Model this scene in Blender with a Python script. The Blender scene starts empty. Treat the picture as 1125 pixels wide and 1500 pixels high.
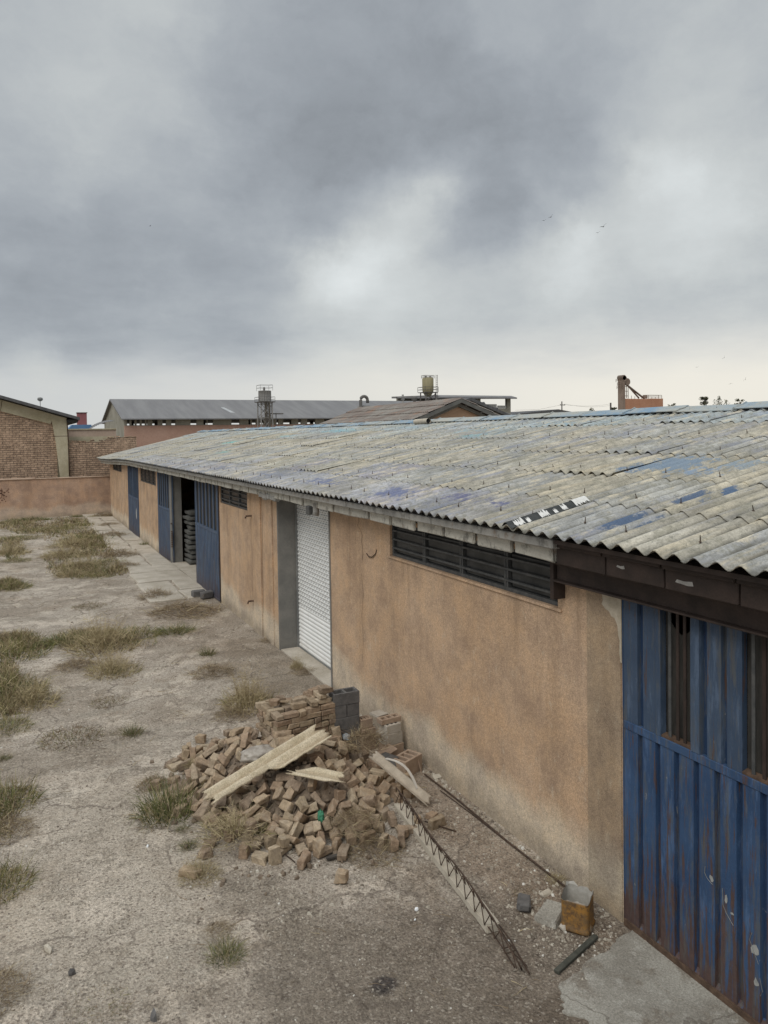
import bpy, bmesh, math, random
from mathutils import Vector, Matrix, Euler, noise as mnoise
random.seed(11)
S = bpy.context.scene
COL = S.collection
PI = math.pi
R_ = math.radians

# ------------------------------------------------------------------ camera
FPX, CX, CYP, CH = 1099.13, 562.5, 667.685, 4.1211
CR = Vector((0.89761279, -0.44052293, -0.01519311))
CU = Vector((0.02632168, 0.01916273, 0.99946984))
CF = Vector((0.43999824, 0.89753682, -0.02879602))
cam = bpy.data.cameras.new('camera')
camo = bpy.data.objects.new('camera', cam)
COL.objects.link(camo)
mw = Matrix.Identity(4)
for i in range(3):
    mw[i][0] = CR[i]; mw[i][1] = CU[i]; mw[i][2] = -CF[i]
mw[2][3] = CH
camo.matrix_world = mw
cam.sensor_fit = 'HORIZONTAL'
cam.sensor_width = 36.0
cam.lens = 36.0*FPX/1125.0
cam.shift_y = -(750.0-CYP)/1125.0
cam.clip_start = 0.1
cam.clip_end = 3000
S.camera = camo

def ray(px, py):
    return CF + CR*((px-CX)/FPX) - CU*((py-CYP)/FPX)
def at(px, py, z=0.0):                    # a photo point on a level plane
    r = ray(px, py); t = (z-CH)/r.z
    return Vector((r.x*t, r.y*t, z))
def at_y(px, py, Y):                      # a photo point on a plane Y = const
    r = ray(px, py); t = Y/r.y
    return Vector((r.x*t, Y, CH+r.z*t))

# ------------------------------------------------------------------ helpers
ORG = {}
def org(o): return ORG.get(o.name, Vector((0, 0, 0)))

def thing(name, label, cat, loc, group=None):
    o = bpy.data.objects.new(name, None); COL.objects.link(o)
    o.empty_display_size = 0.2
    o.location = loc; ORG[o.name] = Vector(loc)
    o['label'] = label; o['category'] = cat
    if group: o['group'] = group
    return o

def tag(o, label, cat, group=None, kind=None):
    o['label'] = label; o['category'] = cat
    if group: o['group'] = group
    if kind: o['kind'] = kind
    return o

def obj(name, bm, mats, parent=None, origin=None, smooth=False, sharp=None):
    """bm has WORLD coordinates; the object gets its origin at its parent's or at `origin`."""
    me = bpy.data.meshes.new(name)
    if parent is not None: o0 = org(parent)
    else: o0 = Vector(origin) if origin is not None else Vector((0, 0, 0))
    if o0.length > 0: bmesh.ops.translate(bm, verts=bm.verts, vec=-o0)
    bm.to_mesh(me); bm.free()
    if not isinstance(mats, (list, tuple)): mats = [mats]
    for m in mats: me.materials.append(m)
    if smooth:
        me.polygons.foreach_set('use_smooth', [True]*len(me.polygons))
        if sharp is not None: me.set_sharp_from_angle(angle=R_(sharp))
    o = bpy.data.objects.new(name, me); COL.objects.link(o)
    if parent is not None: o.parent = parent
    else: o.location = o0
    ORG[o.name] = o0
    return o

def split(name, bm, mats, parent):
    """every loose piece of bm becomes an object of its own"""
    bm.verts.ensure_lookup_table(); bm.verts.index_update(); seen = set(); out = []
    for v0 in bm.verts:
        if v0.index in seen: continue
        st = [v0]; isl = []; seen.add(v0.index)
        while st:
            v = st.pop(); isl.append(v)
            for e in v.link_edges:
                w_ = e.other_vert(v)
                if w_.index not in seen: seen.add(w_.index); st.append(w_)
        b = bmesh.new(); mp = {v: b.verts.new(v.co) for v in isl}
        for f in {f for v in isl for f in v.link_faces}: b.faces.new([mp[v] for v in f.verts]).smooth = f.smooth
        out.append(obj(name, b, mats, parent))
    bm.free(); return out

def struct(name, bm, mats, **k):
    o = obj(name, bm, mats, **k); o['kind'] = 'structure'; return o

def NB(): return bmesh.new()

def quad(bm, a, b, c, d, mi=0):
    vs = [bm.verts.new(p) for p in (a, b, c, d)]
    f = bm.faces.new(vs); f.material_index = mi; return f

def box(bm, x0, x1, y0, y1, z0, z1, mi=0):
    v = [bm.verts.new((x, y, z)) for x in (x0, x1) for y in (y0, y1) for z in (z0, z1)]
    fs = [(0, 1, 3, 2), (4, 6, 7, 5), (0, 4, 5, 1), (2, 3, 7, 6), (0, 2, 6, 4), (1, 5, 7, 3)]
    for f in fs:
        g = bm.faces.new([v[i] for i in f]); g.material_index = mi
    return v

def bbox(bm, x0, x1, y0, y1, z0, z1, bev=0.01, mi=0, jit=0.0, seg=1, m=None):
    """bevelled box, optionally jittered and transformed by m"""
    b = bmesh.new(); box(b, x0, x1, y0, y1, z0, z1)
    if bev > 0: bmesh.ops.bevel(b, geom=b.edges[:], offset=bev, segments=seg, affect='EDGES')
    merge(bm, b, mi, m, jit)

def merge(bm, b, mi=0, m=None, jit=0.0):
    mp = {}
    for v in b.verts:
        c = v.co.copy()
        if jit: c += Vector((random.uniform(-jit, jit), random.uniform(-jit, jit), random.uniform(-jit, jit)))
        if m is not None: c = m @ c
        mp[v] = bm.verts.new(c)
    for f in b.faces:
        try:
            g = bm.faces.new([mp[v] for v in f.verts]); g.material_index = mi; g.smooth = f.smooth
        except ValueError: pass
    b.free()

def tube(bm, pts, r, n=6, mi=0, caps=True):
    pts = [Vector(p) for p in pts]; rings = []
    rr = r if isinstance(r, (list, tuple)) else [r]*len(pts)
    for i, p in enumerate(pts):
        d = (pts[min(i+1, len(pts)-1)]-pts[max(i-1, 0)]).normalized()
        a = d.orthogonal().normalized() if abs(d.z) > .95 else d.cross(Vector((0, 0, 1))).normalized()
        b = d.cross(a)
        rings.append([bm.verts.new(p+(a*math.cos(2*PI*k/n)+b*math.sin(2*PI*k/n))*rr[i]) for k in range(n)])
    for i in range(len(rings)-1):
        for k in range(n):
            f = bm.faces.new([rings[i][k], rings[i][(k+1) % n], rings[i+1][(k+1) % n], rings[i+1][k]]); f.material_index = mi; f.smooth = n > 5
    if caps:
        for ring in (rings[0], rings[-1]):
            try: f = bm.faces.new(ring); f.material_index = mi
            except ValueError: pass

def prism_y(bm, prof, y0, y1, mi=0):
    """prof: list of (x,z) closed outline, extruded along y"""
    a = [bm.verts.new((x, y0, z)) for x, z in prof]; b = [bm.verts.new((x, y1, z)) for x, z in prof]
    n = len(prof)
    for i in range(n):
        f = bm.faces.new([a[i], a[(i+1) % n], b[(i+1) % n], b[i]]); f.material_index = mi
    bm.faces.new(a).material_index = mi; bm.faces.new(b[::-1]).material_index = mi

def prism_x(bm, prof, x0, x1, mi=0):
    """prof: list of (y,z)"""
    a = [bm.verts.new((x0, y, z)) for y, z in prof]; b = [bm.verts.new((x1, y, z)) for y, z in prof]
    n = len(prof)
    for i in range(n):
        f = bm.faces.new([a[i], a[(i+1) % n], b[(i+1) % n], b[i]]); f.material_index = mi
    bm.faces.new(a).material_index = mi; bm.faces.new(b[::-1]).material_index = mi

def plate_y(bm, prof, y0, y1, mi=0):       # prof in (x,z), slab between y0 and y1
    prism_y(bm, prof, y0, y1, mi)

def fixn(bm): bmesh.ops.recalc_face_normals(bm, faces=bm.faces[:])

def sstep(a, b, x):
    t = max(0., min(1., (x-a)/(b-a))); return t*t*(3-2*t)

# ------------------------------------------------------------------ materials
class Mat:
    def __init__(s, name, rough=.9, spec=.3, metal=0.):
        s.m = bpy.data.materials.new(name); s.m.use_nodes = True
        s.nt = s.m.node_tree; s.N = s.nt.nodes; s.L = s.nt.links
        s.b = s.N['Principled BSDF']
        s.b.inputs['Roughness'].default_value = rough
        s.b.inputs['Specular IOR Level'].default_value = spec
        s.b.inputs['Metallic'].default_value = metal
        s._pos = None; s._obj = None; s._rnd = None
    def new(s, t): return s.N.new(t)
    def put(s, sock, v):
        if isinstance(v, bpy.types.NodeSocket): s.L.new(v, sock)
        elif v is not None:
            try: sock.default_value = v
            except Exception: sock.default_value = (*v, 1.) if len(v) == 3 else v
    def pos(s):
        if not s._pos: s._pos = s.new('ShaderNodeNewGeometry').outputs['Position']
        return s._pos
    def obj(s):
        if not s._obj: s._obj = s.new('ShaderNodeTexCoord').outputs['Object']
        return s._obj
    def rnd(s):
        if not s._rnd: s._rnd = s.new('ShaderNodeObjectInfo').outputs['Random']
        return s._rnd
    def attr(s, n, fac=False):
        a = s.new('ShaderNodeAttribute'); a.attribute_name = n
        return a.outputs['Fac' if fac else 'Color']
    def sep(s, v):
        n = s.new('ShaderNodeSeparateXYZ'); s.L.new(v, n.inputs[0]); return n.outputs
    def comb(s, x, y, z):
        n = s.new('ShaderNodeCombineXYZ'); s.put(n.inputs[0], x); s.put(n.inputs[1], y); s.put(n.inputs[2], z); return n.outputs[0]
    def vs(s, v, sc):
        n = s.new('ShaderNodeVectorMath'); n.operation = 'MULTIPLY'; s.L.new(v, n.inputs[0]); n.inputs[1].default_value = sc; return n.outputs[0]
    def vadd(s, v, w):
        n = s.new('ShaderNodeVectorMath'); n.operation = 'ADD'; s.L.new(v, n.inputs[0]); s.put(n.inputs[1], w); return n.outputs[0]
    def noise(s, sc, det=4, rough=.55, vec=None, dist=0., col=False):
        n = s.new('ShaderNodeTexNoise'); s.L.new(vec if vec is not None else s.pos(), n.inputs['Vector'])
        n.inputs['Scale'].default_value = sc; n.inputs['Detail'].default_value = det
        n.inputs['Roughness'].default_value = rough; n.inputs['Distortion'].default_value = dist
        return n.outputs['Color' if col else 'Fac']
    def vor(s, sc, vec=None, feat='F1', out='Distance', rnd=1.):
        n = s.new('ShaderNodeTexVoronoi'); n.feature = feat
        s.L.new(vec if vec is not None else s.pos(), n.inputs['Vector']); n.inputs['Scale'].default_value = sc
        n.inputs['Randomness'].default_value = rnd
        return n.outputs[out]
    def math(s, op, a, b=None, clamp=False):
        n = s.new('ShaderNodeMath'); n.operation = op; n.use_clamp = clamp
        s.put(n.inputs[0], a)
        if b is not None: s.put(n.inputs[1], b)
        return n.outputs[0]
    def rng(s, v, a, b, c=0., d=1., smooth=True):
        n = s.new('ShaderNodeMapRange'); n.interpolation_type = 'SMOOTHSTEP' if smooth else 'LINEAR'
        s.put(n.inputs['Value'], v)
        for k, x in zip(('From Min', 'From Max', 'To Min', 'To Max'), (a, b, c, d)): s.put(n.inputs[k], x)
        return n.outputs['Result']
    def ramp(s, f, stops):
        n = s.new('ShaderNodeValToRGB'); s.put(n.inputs[0], f); e = n.color_ramp.elements
        while len(e) > 1: e.remove(e[-1])
        e[0].position = stops[0][0]; e[0].color = (*stops[0][1], 1)
        for p, c in stops[1:]:
            x = e.new(p); x.color = (*c, 1)
        return n.outputs[0]
    def mix(s, f, a, b, mode='MIX'):
        n = s.new('ShaderNodeMix'); n.data_type = 'RGBA'; n.blend_type = mode
        s.put(n.inputs[0], f)
        A, B = n.inputs[6], n.inputs[7]
        for q, v in ((A, a), (B, b)):
            if isinstance(v, bpy.types.NodeSocket): s.L.new(v, q)
            else: q.default_value = (*v, 1.) if len(v) == 3 else v
        return n.outputs[2]
    def grey(s, f, lo, hi):                # a grey multiplier from a 0..1 value
        return s.ramp(f, [(0, (lo,)*3), (1, (hi,)*3)])
    def bump(s, h, strength=.5, dist=.01, nrm=None):
        n = s.new('ShaderNodeBump'); s.put(n.inputs['Height'], h)
        n.inputs['Strength'].default_value = strength; n.inputs['Distance'].default_value = dist
        if nrm is not None: s.L.new(nrm, n.inputs['Normal'])
        s.L.new(n.outputs[0], s.b.inputs['Normal']); return n.outputs[0]
    def color(s, c): s.put(s.b.inputs['Base Color'], c); return s
    def rough(s, r): s.put(s.b.inputs['Roughness'], r); return s

def simple(name, c1, c2, sc=8., rough=.85, fine=.12, bump=.0, metal=0., vec=None, bsc=None, spec=.3):
    M = Mat(name, rough, spec, metal)
    v = M.pos() if vec is None else (M.obj() if vec == 'obj' else M.vs(M.pos(), vec))
    n = M.noise(sc, 6, .6, v); c = M.mix(M.rng(n, .3, .7), c1, c2)
    if fine:
        g = M.noise(sc*14, 3, .6, v); c = M.mix(1., c, M.grey(g, 1-fine*2, 1+fine*2), 'MULTIPLY')
    M.color(c)
    if bump: M.bump(M.noise(bsc or sc*10, 5, .65, v), bump, .01)
    return M.m

def plaster(name, base, alt, pale, dirt, band=True):
    M = Mat(name, .95, .15)
    p = M.pos(); x, y, z = M.sep(p)
    c = M.mix(M.rng(M.noise(.75, 5, .6), .3, .7), base, alt)
    st = M.noise(1.0, 5, .62, M.vs(p, (2.2, 2.2, .28)))
    c = M.mix(M.rng(st, .48, .72, 0, .5), c, tuple(q*.72 for q in base))
    st2 = M.noise(2.3, 5, .7, M.vs(p, (2.0, 2.0, .22)))
    c = M.mix(M.rng(st2, .56, .8, 0, .5), c, tuple(min(1, q*1.28) for q in alt))
    pat = M.noise(1.6, 7, .7)
    c = M.mix(M.rng(pat, .6, .74, 0, .45), c, pale)
    if band:
        nb = M.noise(.8, 5, .62)
        zz = M.math('ADD', z, M.math('MULTIPLY', M.math('SUBTRACT', nb, .5), .95))
        c = M.mix(M.rng(zz, .68, .36, 0, .85), c, pale)
        nb2 = M.noise(1.3, 5, .65)
        z2 = M.math('ADD', z, M.math('MULTIPLY', M.math('SUBTRACT', nb2, .5), .7))
        c = M.mix(M.rng(z2, .30, .06, 0, .65), c, dirt)
        nb3 = M.noise(22, 4, .7)
        c = M.mix(M.math('MULTIPLY', M.rng(zz, .95, .35, 0, 1), M.rng(nb3, .5, .62, 0, .32)), c, dirt)
    bl = M.noise(2.4, 6, .68); c = M.mix(1., c, M.ramp(M.rng(bl, .3, .7), [(0, (.80, .80, .83)), (.5, (1, 1, 1)), (1, (1.14, 1.10, 1.04))]), 'MULTIPLY')
    bl2 = M.noise(9, 5, .7, M.vs(p, (1, 1, .6))); c = M.mix(M.rng(bl2, .58, .70, 0, .35), c, pale)
    g = M.noise(95, 3, .75); c = M.mix(1., c, M.grey(M.rng(g, .28, .72), .70, 1.26), 'MULTIPLY')
    dr = M.noise(1., 6, .7, M.vs(p, (4.2, 4.2, .16))); c = M.mix(M.math('MULTIPLY', M.rng(dr, .53, .68, 0, .6), M.rng(z, 1.3, 2.9)), c, tuple(q*.58 for q in base))
    ck = M.vor(.75, M.vadd(p, M.vs(M.noise(1.8, 5, .65, None, 0, True), (.0, .9, .9))), 'DISTANCE_TO_EDGE'); c = M.mix(M.math('MULTIPLY', M.rng(ck, .010, .002, 0, .75), M.rng(M.noise(.9, 4), .66, .74)), c, tuple(q*.35 for q in base))
    g2 = M.noise(30, 3, .6); c = M.mix(1., c, M.grey(M.rng(g2, .3, .7), .9, 1.08), 'MULTIPLY')
    M.color(c)
    h = M.math('ADD', M.math('MULTIPLY', M.noise(85, 4, .7), .6), M.math('MULTIPLY', M.noise(7, 4, .6), .8))
    M.bump(h, .55, .012)
    return M.m

M_wall = plaster('tan_plaster', (.47, .325, .213), (.53, .382, .265), (.62, .53, .41), (.33, .275, .21))
M_pil = plaster('repaired_plaster', (.355, .262, .178), (.405, .308, .215), (.49, .42, .32), (.28, .225, .165))
M_bwall = plaster('pink_plaster', (.45, .295, .205), (.53, .37, .27), (.58, .46, .36), (.38, .31, .23))
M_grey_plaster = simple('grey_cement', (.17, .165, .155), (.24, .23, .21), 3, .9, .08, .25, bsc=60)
M_conc = simple('pale_concrete', (.40, .36, .29), (.52, .47, .39), 5, .95, .12, .35, bsc=45)
M_conc_far = simple('far_concrete', (.33, .31, .27), (.43, .40, .34), 2, .95, .08)
M_black = simple('hollow_shade', (.012, .012, .014), (.02, .02, .022), 3, .9, 0)
M_frame = simple('dark_grey_frame', (.055, .058, .06), (.10, .10, .098), 12, .6, .2)
M_glass = simple('dirty_glass', (.018, .02, .022), (.05, .052, .052), 4, .35, .15)
M_slot = simple('dusty_glass', (.028, .027, .025), (.062, .058, .052), 6, .5, .2, vec=(3, 3, .5))

# roof
def m_roof():
    M = Mat('weathered_asbestos', .95, .12)
    p = M.pos()
    c = M.attr('col')
    wv = M.attr('wave', True)
    s1 = M.noise(5.5, 7, .75, M.vs(p, (.4, 2.6, .4)))
    c = M.mix(1., c, M.grey(M.rng(s1, .25, .75), .64, 1.3), 'MULTIPLY')
    sk = M.noise(1., 5, .68, M.vs(p, (.45, 7.5, .45))); lo = M.noise(.45, 4, .6)
    c = M.mix(M.math('MULTIPLY', M.rng(sk, .50, .62, 0, .75), M.rng(lo, .40, .58)), c, (.255, .27, .325))
    sk2 = M.noise(1., 5, .68, M.vs(M.vadd(p, (9., 3., 0.)), (.45, 7.5, .45)))
    c = M.mix(M.math('MULTIPLY', M.rng(sk2, .52, .64, 0, .7), M.rng(lo, .56, .42)), c, (.50, .435, .315))
    bb = M.noise(1.1, 6, .7); c = M.mix(1., c, M.grey(M.rng(bb, .3, .7), .78, 1.18), 'MULTIPLY')
    # lichen: grey green and ochre blotches
    l1 = M.noise(6.5, 8, .78, None, .3); c = M.mix(M.rng(l1, .48, .62, 0, .62), c, (.235, .225, .175))
    l2 = M.noise(3.2, 7, .74, M.vs(p, (.6, 2.2, .6))); c = M.mix(M.math('MULTIPLY', M.rng(l2, .50, .66, 0, .75), M.rng(wv, .3, .8)), c, (.60, .53, .395))
    l3 = M.noise(17, 7, .8); c = M.mix(M.rng(l3, .52, .64, 0, .62), c, (.15, .15, .13))
    # grime that settles in the troughs, broken up
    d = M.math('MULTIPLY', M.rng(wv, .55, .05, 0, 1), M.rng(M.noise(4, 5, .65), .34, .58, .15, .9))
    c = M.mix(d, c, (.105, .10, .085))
    pt = M.attr('paint'); pf = M.attr('pfac', True)
    nn = M.noise(14, 6, .7, M.vs(p, (.6, 1.6, .6)))
    k = M.rng(M.math('ADD', pf, M.math('SUBTRACT', nn, .5)), .42, .6, 0, .92)
    c = M.mix(k, c, pt)
    g = M.noise(70, 3, .7); c = M.mix(1., c, M.grey(M.rng(g, .25, .75), .82, 1.16), 'MULTIPLY')
    M.color(c)
    M.bump(M.math('ADD', M.noise(60, 4, .7), M.noise(12, 4, .6)), .35, .008)
    return M.m
M_roof = m_roof()

def m_bluepaint(name, base, dark, rust=.5):
    M = Mat(name, .62, .35)
    p = M.pos(); x, y, z = M.sep(p)
    c = M.mix(M.rng(M.noise(1.6, 5, .6), .3, .7), base, dark)
    fl = M.noise(7, 7, .75, M.vs(p, (2, 2, .3)))
    c = M.mix(M.rng(fl, .50, .66, 0, .6), c, tuple(min(1, q*1.5+.03) for q in base))
    # rust streaks growing from the foot of the sheet
    rn = M.noise(8, 6, .72, M.vs(p, (3., 3., .2)))
    low = M.rng(z, 1.9, .0, .02, .15, False)
    low2 = M.rng(z, .42, .02, 0, .10, False)
    rf = M.rng(M.math('ADD', M.math('ADD', rn, low), low2), .605, .68, 0, rust)
    c = M.mix(rf, c, M.mix(M.noise(20, 4), (.055, .034, .026), (.125, .068, .045)))
    gy = M.noise(6, 6, .75, M.vs(p, (3., 3., .3))); c = M.mix(M.rng(gy, .50, .64, 0, .7), c, (.095, .098, .095))
    ch = M.noise(16, 7, .75, M.vs(p, (1, 1, .55))); c = M.mix(M.rng(ch, .665, .70, 0, .8), c, (.27, .27, .25))
    sc = M.noise(26, 6, .8, M.vs(p, (1.4, 1.4, .3))); c = M.mix(M.rng(sc, .62, .70, 0, .6), c, (.03, .035, .045))
    M.color(c)
    M.bump(M.math('ADD', M.math('MULTIPLY', M.noise(30, 5, .7), .15), M.math('MULTIPLY', M.noise(3.2, 3, .5), 1.)), .5, .03)
    return M.m
M_blue = m_bluepaint('blue_door_paint', (.040, .084, .172), (.024, .056, .126), .9)
M_blue_up = m_bluepaint('weathered_upper_paint', (.055, .086, .14), (.036, .060, .105), .9)
M_blue_far = m_bluepaint('faded_blue_paint', (.072, .11, .175), (.05, .080, .14), .6)
M_blue_in = m_bluepaint('blue_groove_shade', (.020, .046, .105), (.014, .034, .082), .9)  # darker copy of the blue, painting shade into the grooves
M_rust = simple('rusty_steel', (.07, .045, .032), (.14, .09, .06), 14, .85, .2, .3)
M_brown = simple('brown_painted_steel', (.030, .022, .019), (.052, .036, .030), 5, .7, .15, .15)
M_steel = simple('grey_steel', (.16, .165, .165), (.26, .26, .25), 3, .6, .1)
M_rebar = simple('rusted_rebar', (.045, .032, .025), (.09, .058, .04), 30, .85, .1)

def m_shutter():
    M = Mat('white_shutter', .5, .4)
    p = M.pos(); x, y, z = M.sep(p)
    c = M.mix(M.rng(M.noise(2, 5), .3, .7), (.82, .83, .82), (.88, .89, .88))
    # punched dashes: rows along each slat, in the upper part only
    row = M.math('FLOOR', M.math('DIVIDE', z, .0385))
    off = M.math('MULTIPLY', row, .047)
    fy = M.math('FRACT', M.math('DIVIDE', M.math('ADD', y, off), .125))
    fz = M.math('FRACT', M.math('DIVIDE', z, .0385))
    on = M.math('MULTIPLY', M.rng(fy, .30, .33), M.math('MULTIPLY', M.rng(fz, .2, .26), M.rng(fz, .66, .60)))
    on = M.math('MULTIPLY', on, M.rng(M.noise(7, 3), .34, .42, .3, 1))
    on = M.math('MULTIPLY', on, M.rng(z, .84, .86))
    c = M.mix(M.math('MULTIPLY', on, .75), c, (.20, .21, .21))
    dn = M.noise(3, 5, .6, M.vs(p, (2, 2, .3))); c = M.mix(M.rng(dn, .55, .75, 0, .3), c, (.45, .42, .37))
    c = M.mix(M.rng(M.math('ADD', z, M.math('MULTIPLY', M.noise(5, 4), .5)), .55, .25, 0, .35), c, (.52, .48, .42))
    M.color(c); return M.m
M_shutter = m_shutter()

def m_brickwall(name, c1, c2, mort, sc=1.):
    M = Mat(name, .95, .1)
    p = M.pos(); x, y, z = M.sep(p)
    v = M.comb(M.math('ADD', x, y), z, 0.)
    wob = M.noise(2.5, 3, .5, None, 0, True)
    v = M.vadd(v, M.vs(wob, (.06, .05, 0)))
    n = M.new('ShaderNodeTexBrick'); M.L.new(v, n.inputs['Vector'])
    n.inputs['Color1'].default_value = (*c1, 1); n.inputs['Color2'].default_value = (*c2, 1); n.inputs['Mortar'].default_value = (*mort, 1)
    n.inputs['Scale'].default_value = 1.; n.inputs['Mortar Size'].default_value = .011*sc
    n.inputs['Brick Width'].default_value = .25*sc; n.inputs['Row Height'].default_value = .088*sc
    n.inputs['Mortar Smooth'].default_value = .3; n.inputs['Bias'].default_value = -.1
    c = M.mix(1., n.outputs['Color'], M.grey(M.rng(M.noise(11, 4, .7), .25, .75), .65, 1.3), 'MULTIPLY')
    c = M.mix(M.rng(M.noise(.6, 5, .65), .5, .75, 0, .5), c, tuple(q*1.25 for q in c1))
    c = M.mix(1., c, M.grey(M.rng(M.noise(3, 5, .7), .3, .75), .7, 1.15), 'MULTIPLY')
    M.color(c)
    M.bump(M.math('SUBTRACT', M.noise(30, 4), n.outputs['Fac']), .6, .03)
    return M.m
M_bw = m_brickwall('rough_brick_wall', (.56, .40, .285), (.43, .30, .215), (.20, .155, .115), 1.35)

def m_brick():
    M = Mat('clay_brick', .97, .1)
    o = M.obj(); r = M.rnd()
    oo = M.vadd(o, M.comb(M.math('MULTIPLY', r, 37.), M.math('MULTIPLY', r, 91.), 0.))
    c = M.ramp(r, [(0, (.41, .325, .23)), (.2, (.235, .178, .13)), (.4, (.335, .24, .165)), (.55, (.385, .295, .20)), (.7, (.30, .215, .15)), (.85, (.30, .235, .16)), (1, (.43, .345, .245))])
    n = M.noise(22, 6, .7, oo); c = M.mix(1., c, M.grey(M.rng(n, .25, .75), .68, 1.22), 'MULTIPLY')
    # pale mortar and dust still sticking to the faces
    n2 = M.noise(13, 5, .7, oo); c = M.mix(M.rng(n2, .50, .66, 0, .6), c, (.36, .295, .225))
    n3 = M.noise(90, 3, .7, oo); c = M.mix(1., c, M.grey(n3, .75, 1.25), 'MULTIPLY')
    M.color(c)
    M.bump(M.math('ADD', M.noise(60, 5, .7, oo), M.noise(18, 4, .6, oo)), .6, .008)
    return M.m
M_brick = m_brick()
M_block = simple('grey_cinder_block', (.105, .10, .098), (.155, .148, .142), 14, .97, .22, .6, bsc=160)
M_hollow = simple('hollow_clay_brick', (.30, .215, .155), (.39, .295, .22), 10, .95, .12, .3, bsc=80)
M_hpale = simple('pale_block_face', (.38, .34, .285), (.46, .42, .36), 9, .95, .1, .3, bsc=80)
M_asb0 = simple('broken_asbestos', (.42, .35, .245), (.60, .52, .39), 9, .95, .18, .4, bsc=60)
def m_asb():
    M = Mat('broken_asbestos_sheet', .95, .12); p = M.pos(); wv = M.attr('wave', True)
    c = M.mix(M.rng(M.noise(7, 6, .7), .3, .7), (.44, .37, .255), (.60, .52, .39))
    c = M.mix(M.math('MULTIPLY', M.rng(wv, .5, .1), M.rng(M.noise(6, 5, .7), .3, .5, .1, .6)), c, (.33, .26, .175))  # browner troughs paint in shade the soft light lacks, plus dirt lines
    c = M.mix(M.rng(M.noise(14, 6, .75), .56, .68, 0, .7), c, (.27, .215, .15))
    c = M.mix(1., c, M.grey(M.rng(M.noise(70, 3, .7), .3, .7), .78, 1.2), 'MULTIPLY'); M.color(c); M.bump(M.noise(60, 5, .7), .4, .008); return M.m
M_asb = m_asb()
M_rubble = simple('rubble_fill', (.13, .10, .075), (.24, .185, .135), 9, .98, .3, .9, bsc=40)
M_sack = simple('woven_sack', (.075, .075, .07), (.12, .118, .11), 6, .9, .12, .3)
M_plastic = simple('dusty_plastic_bag', (.24, .205, .17), (.40, .36, .31), 9, .55, .1, .3, bsc=30, spec=.5)

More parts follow.
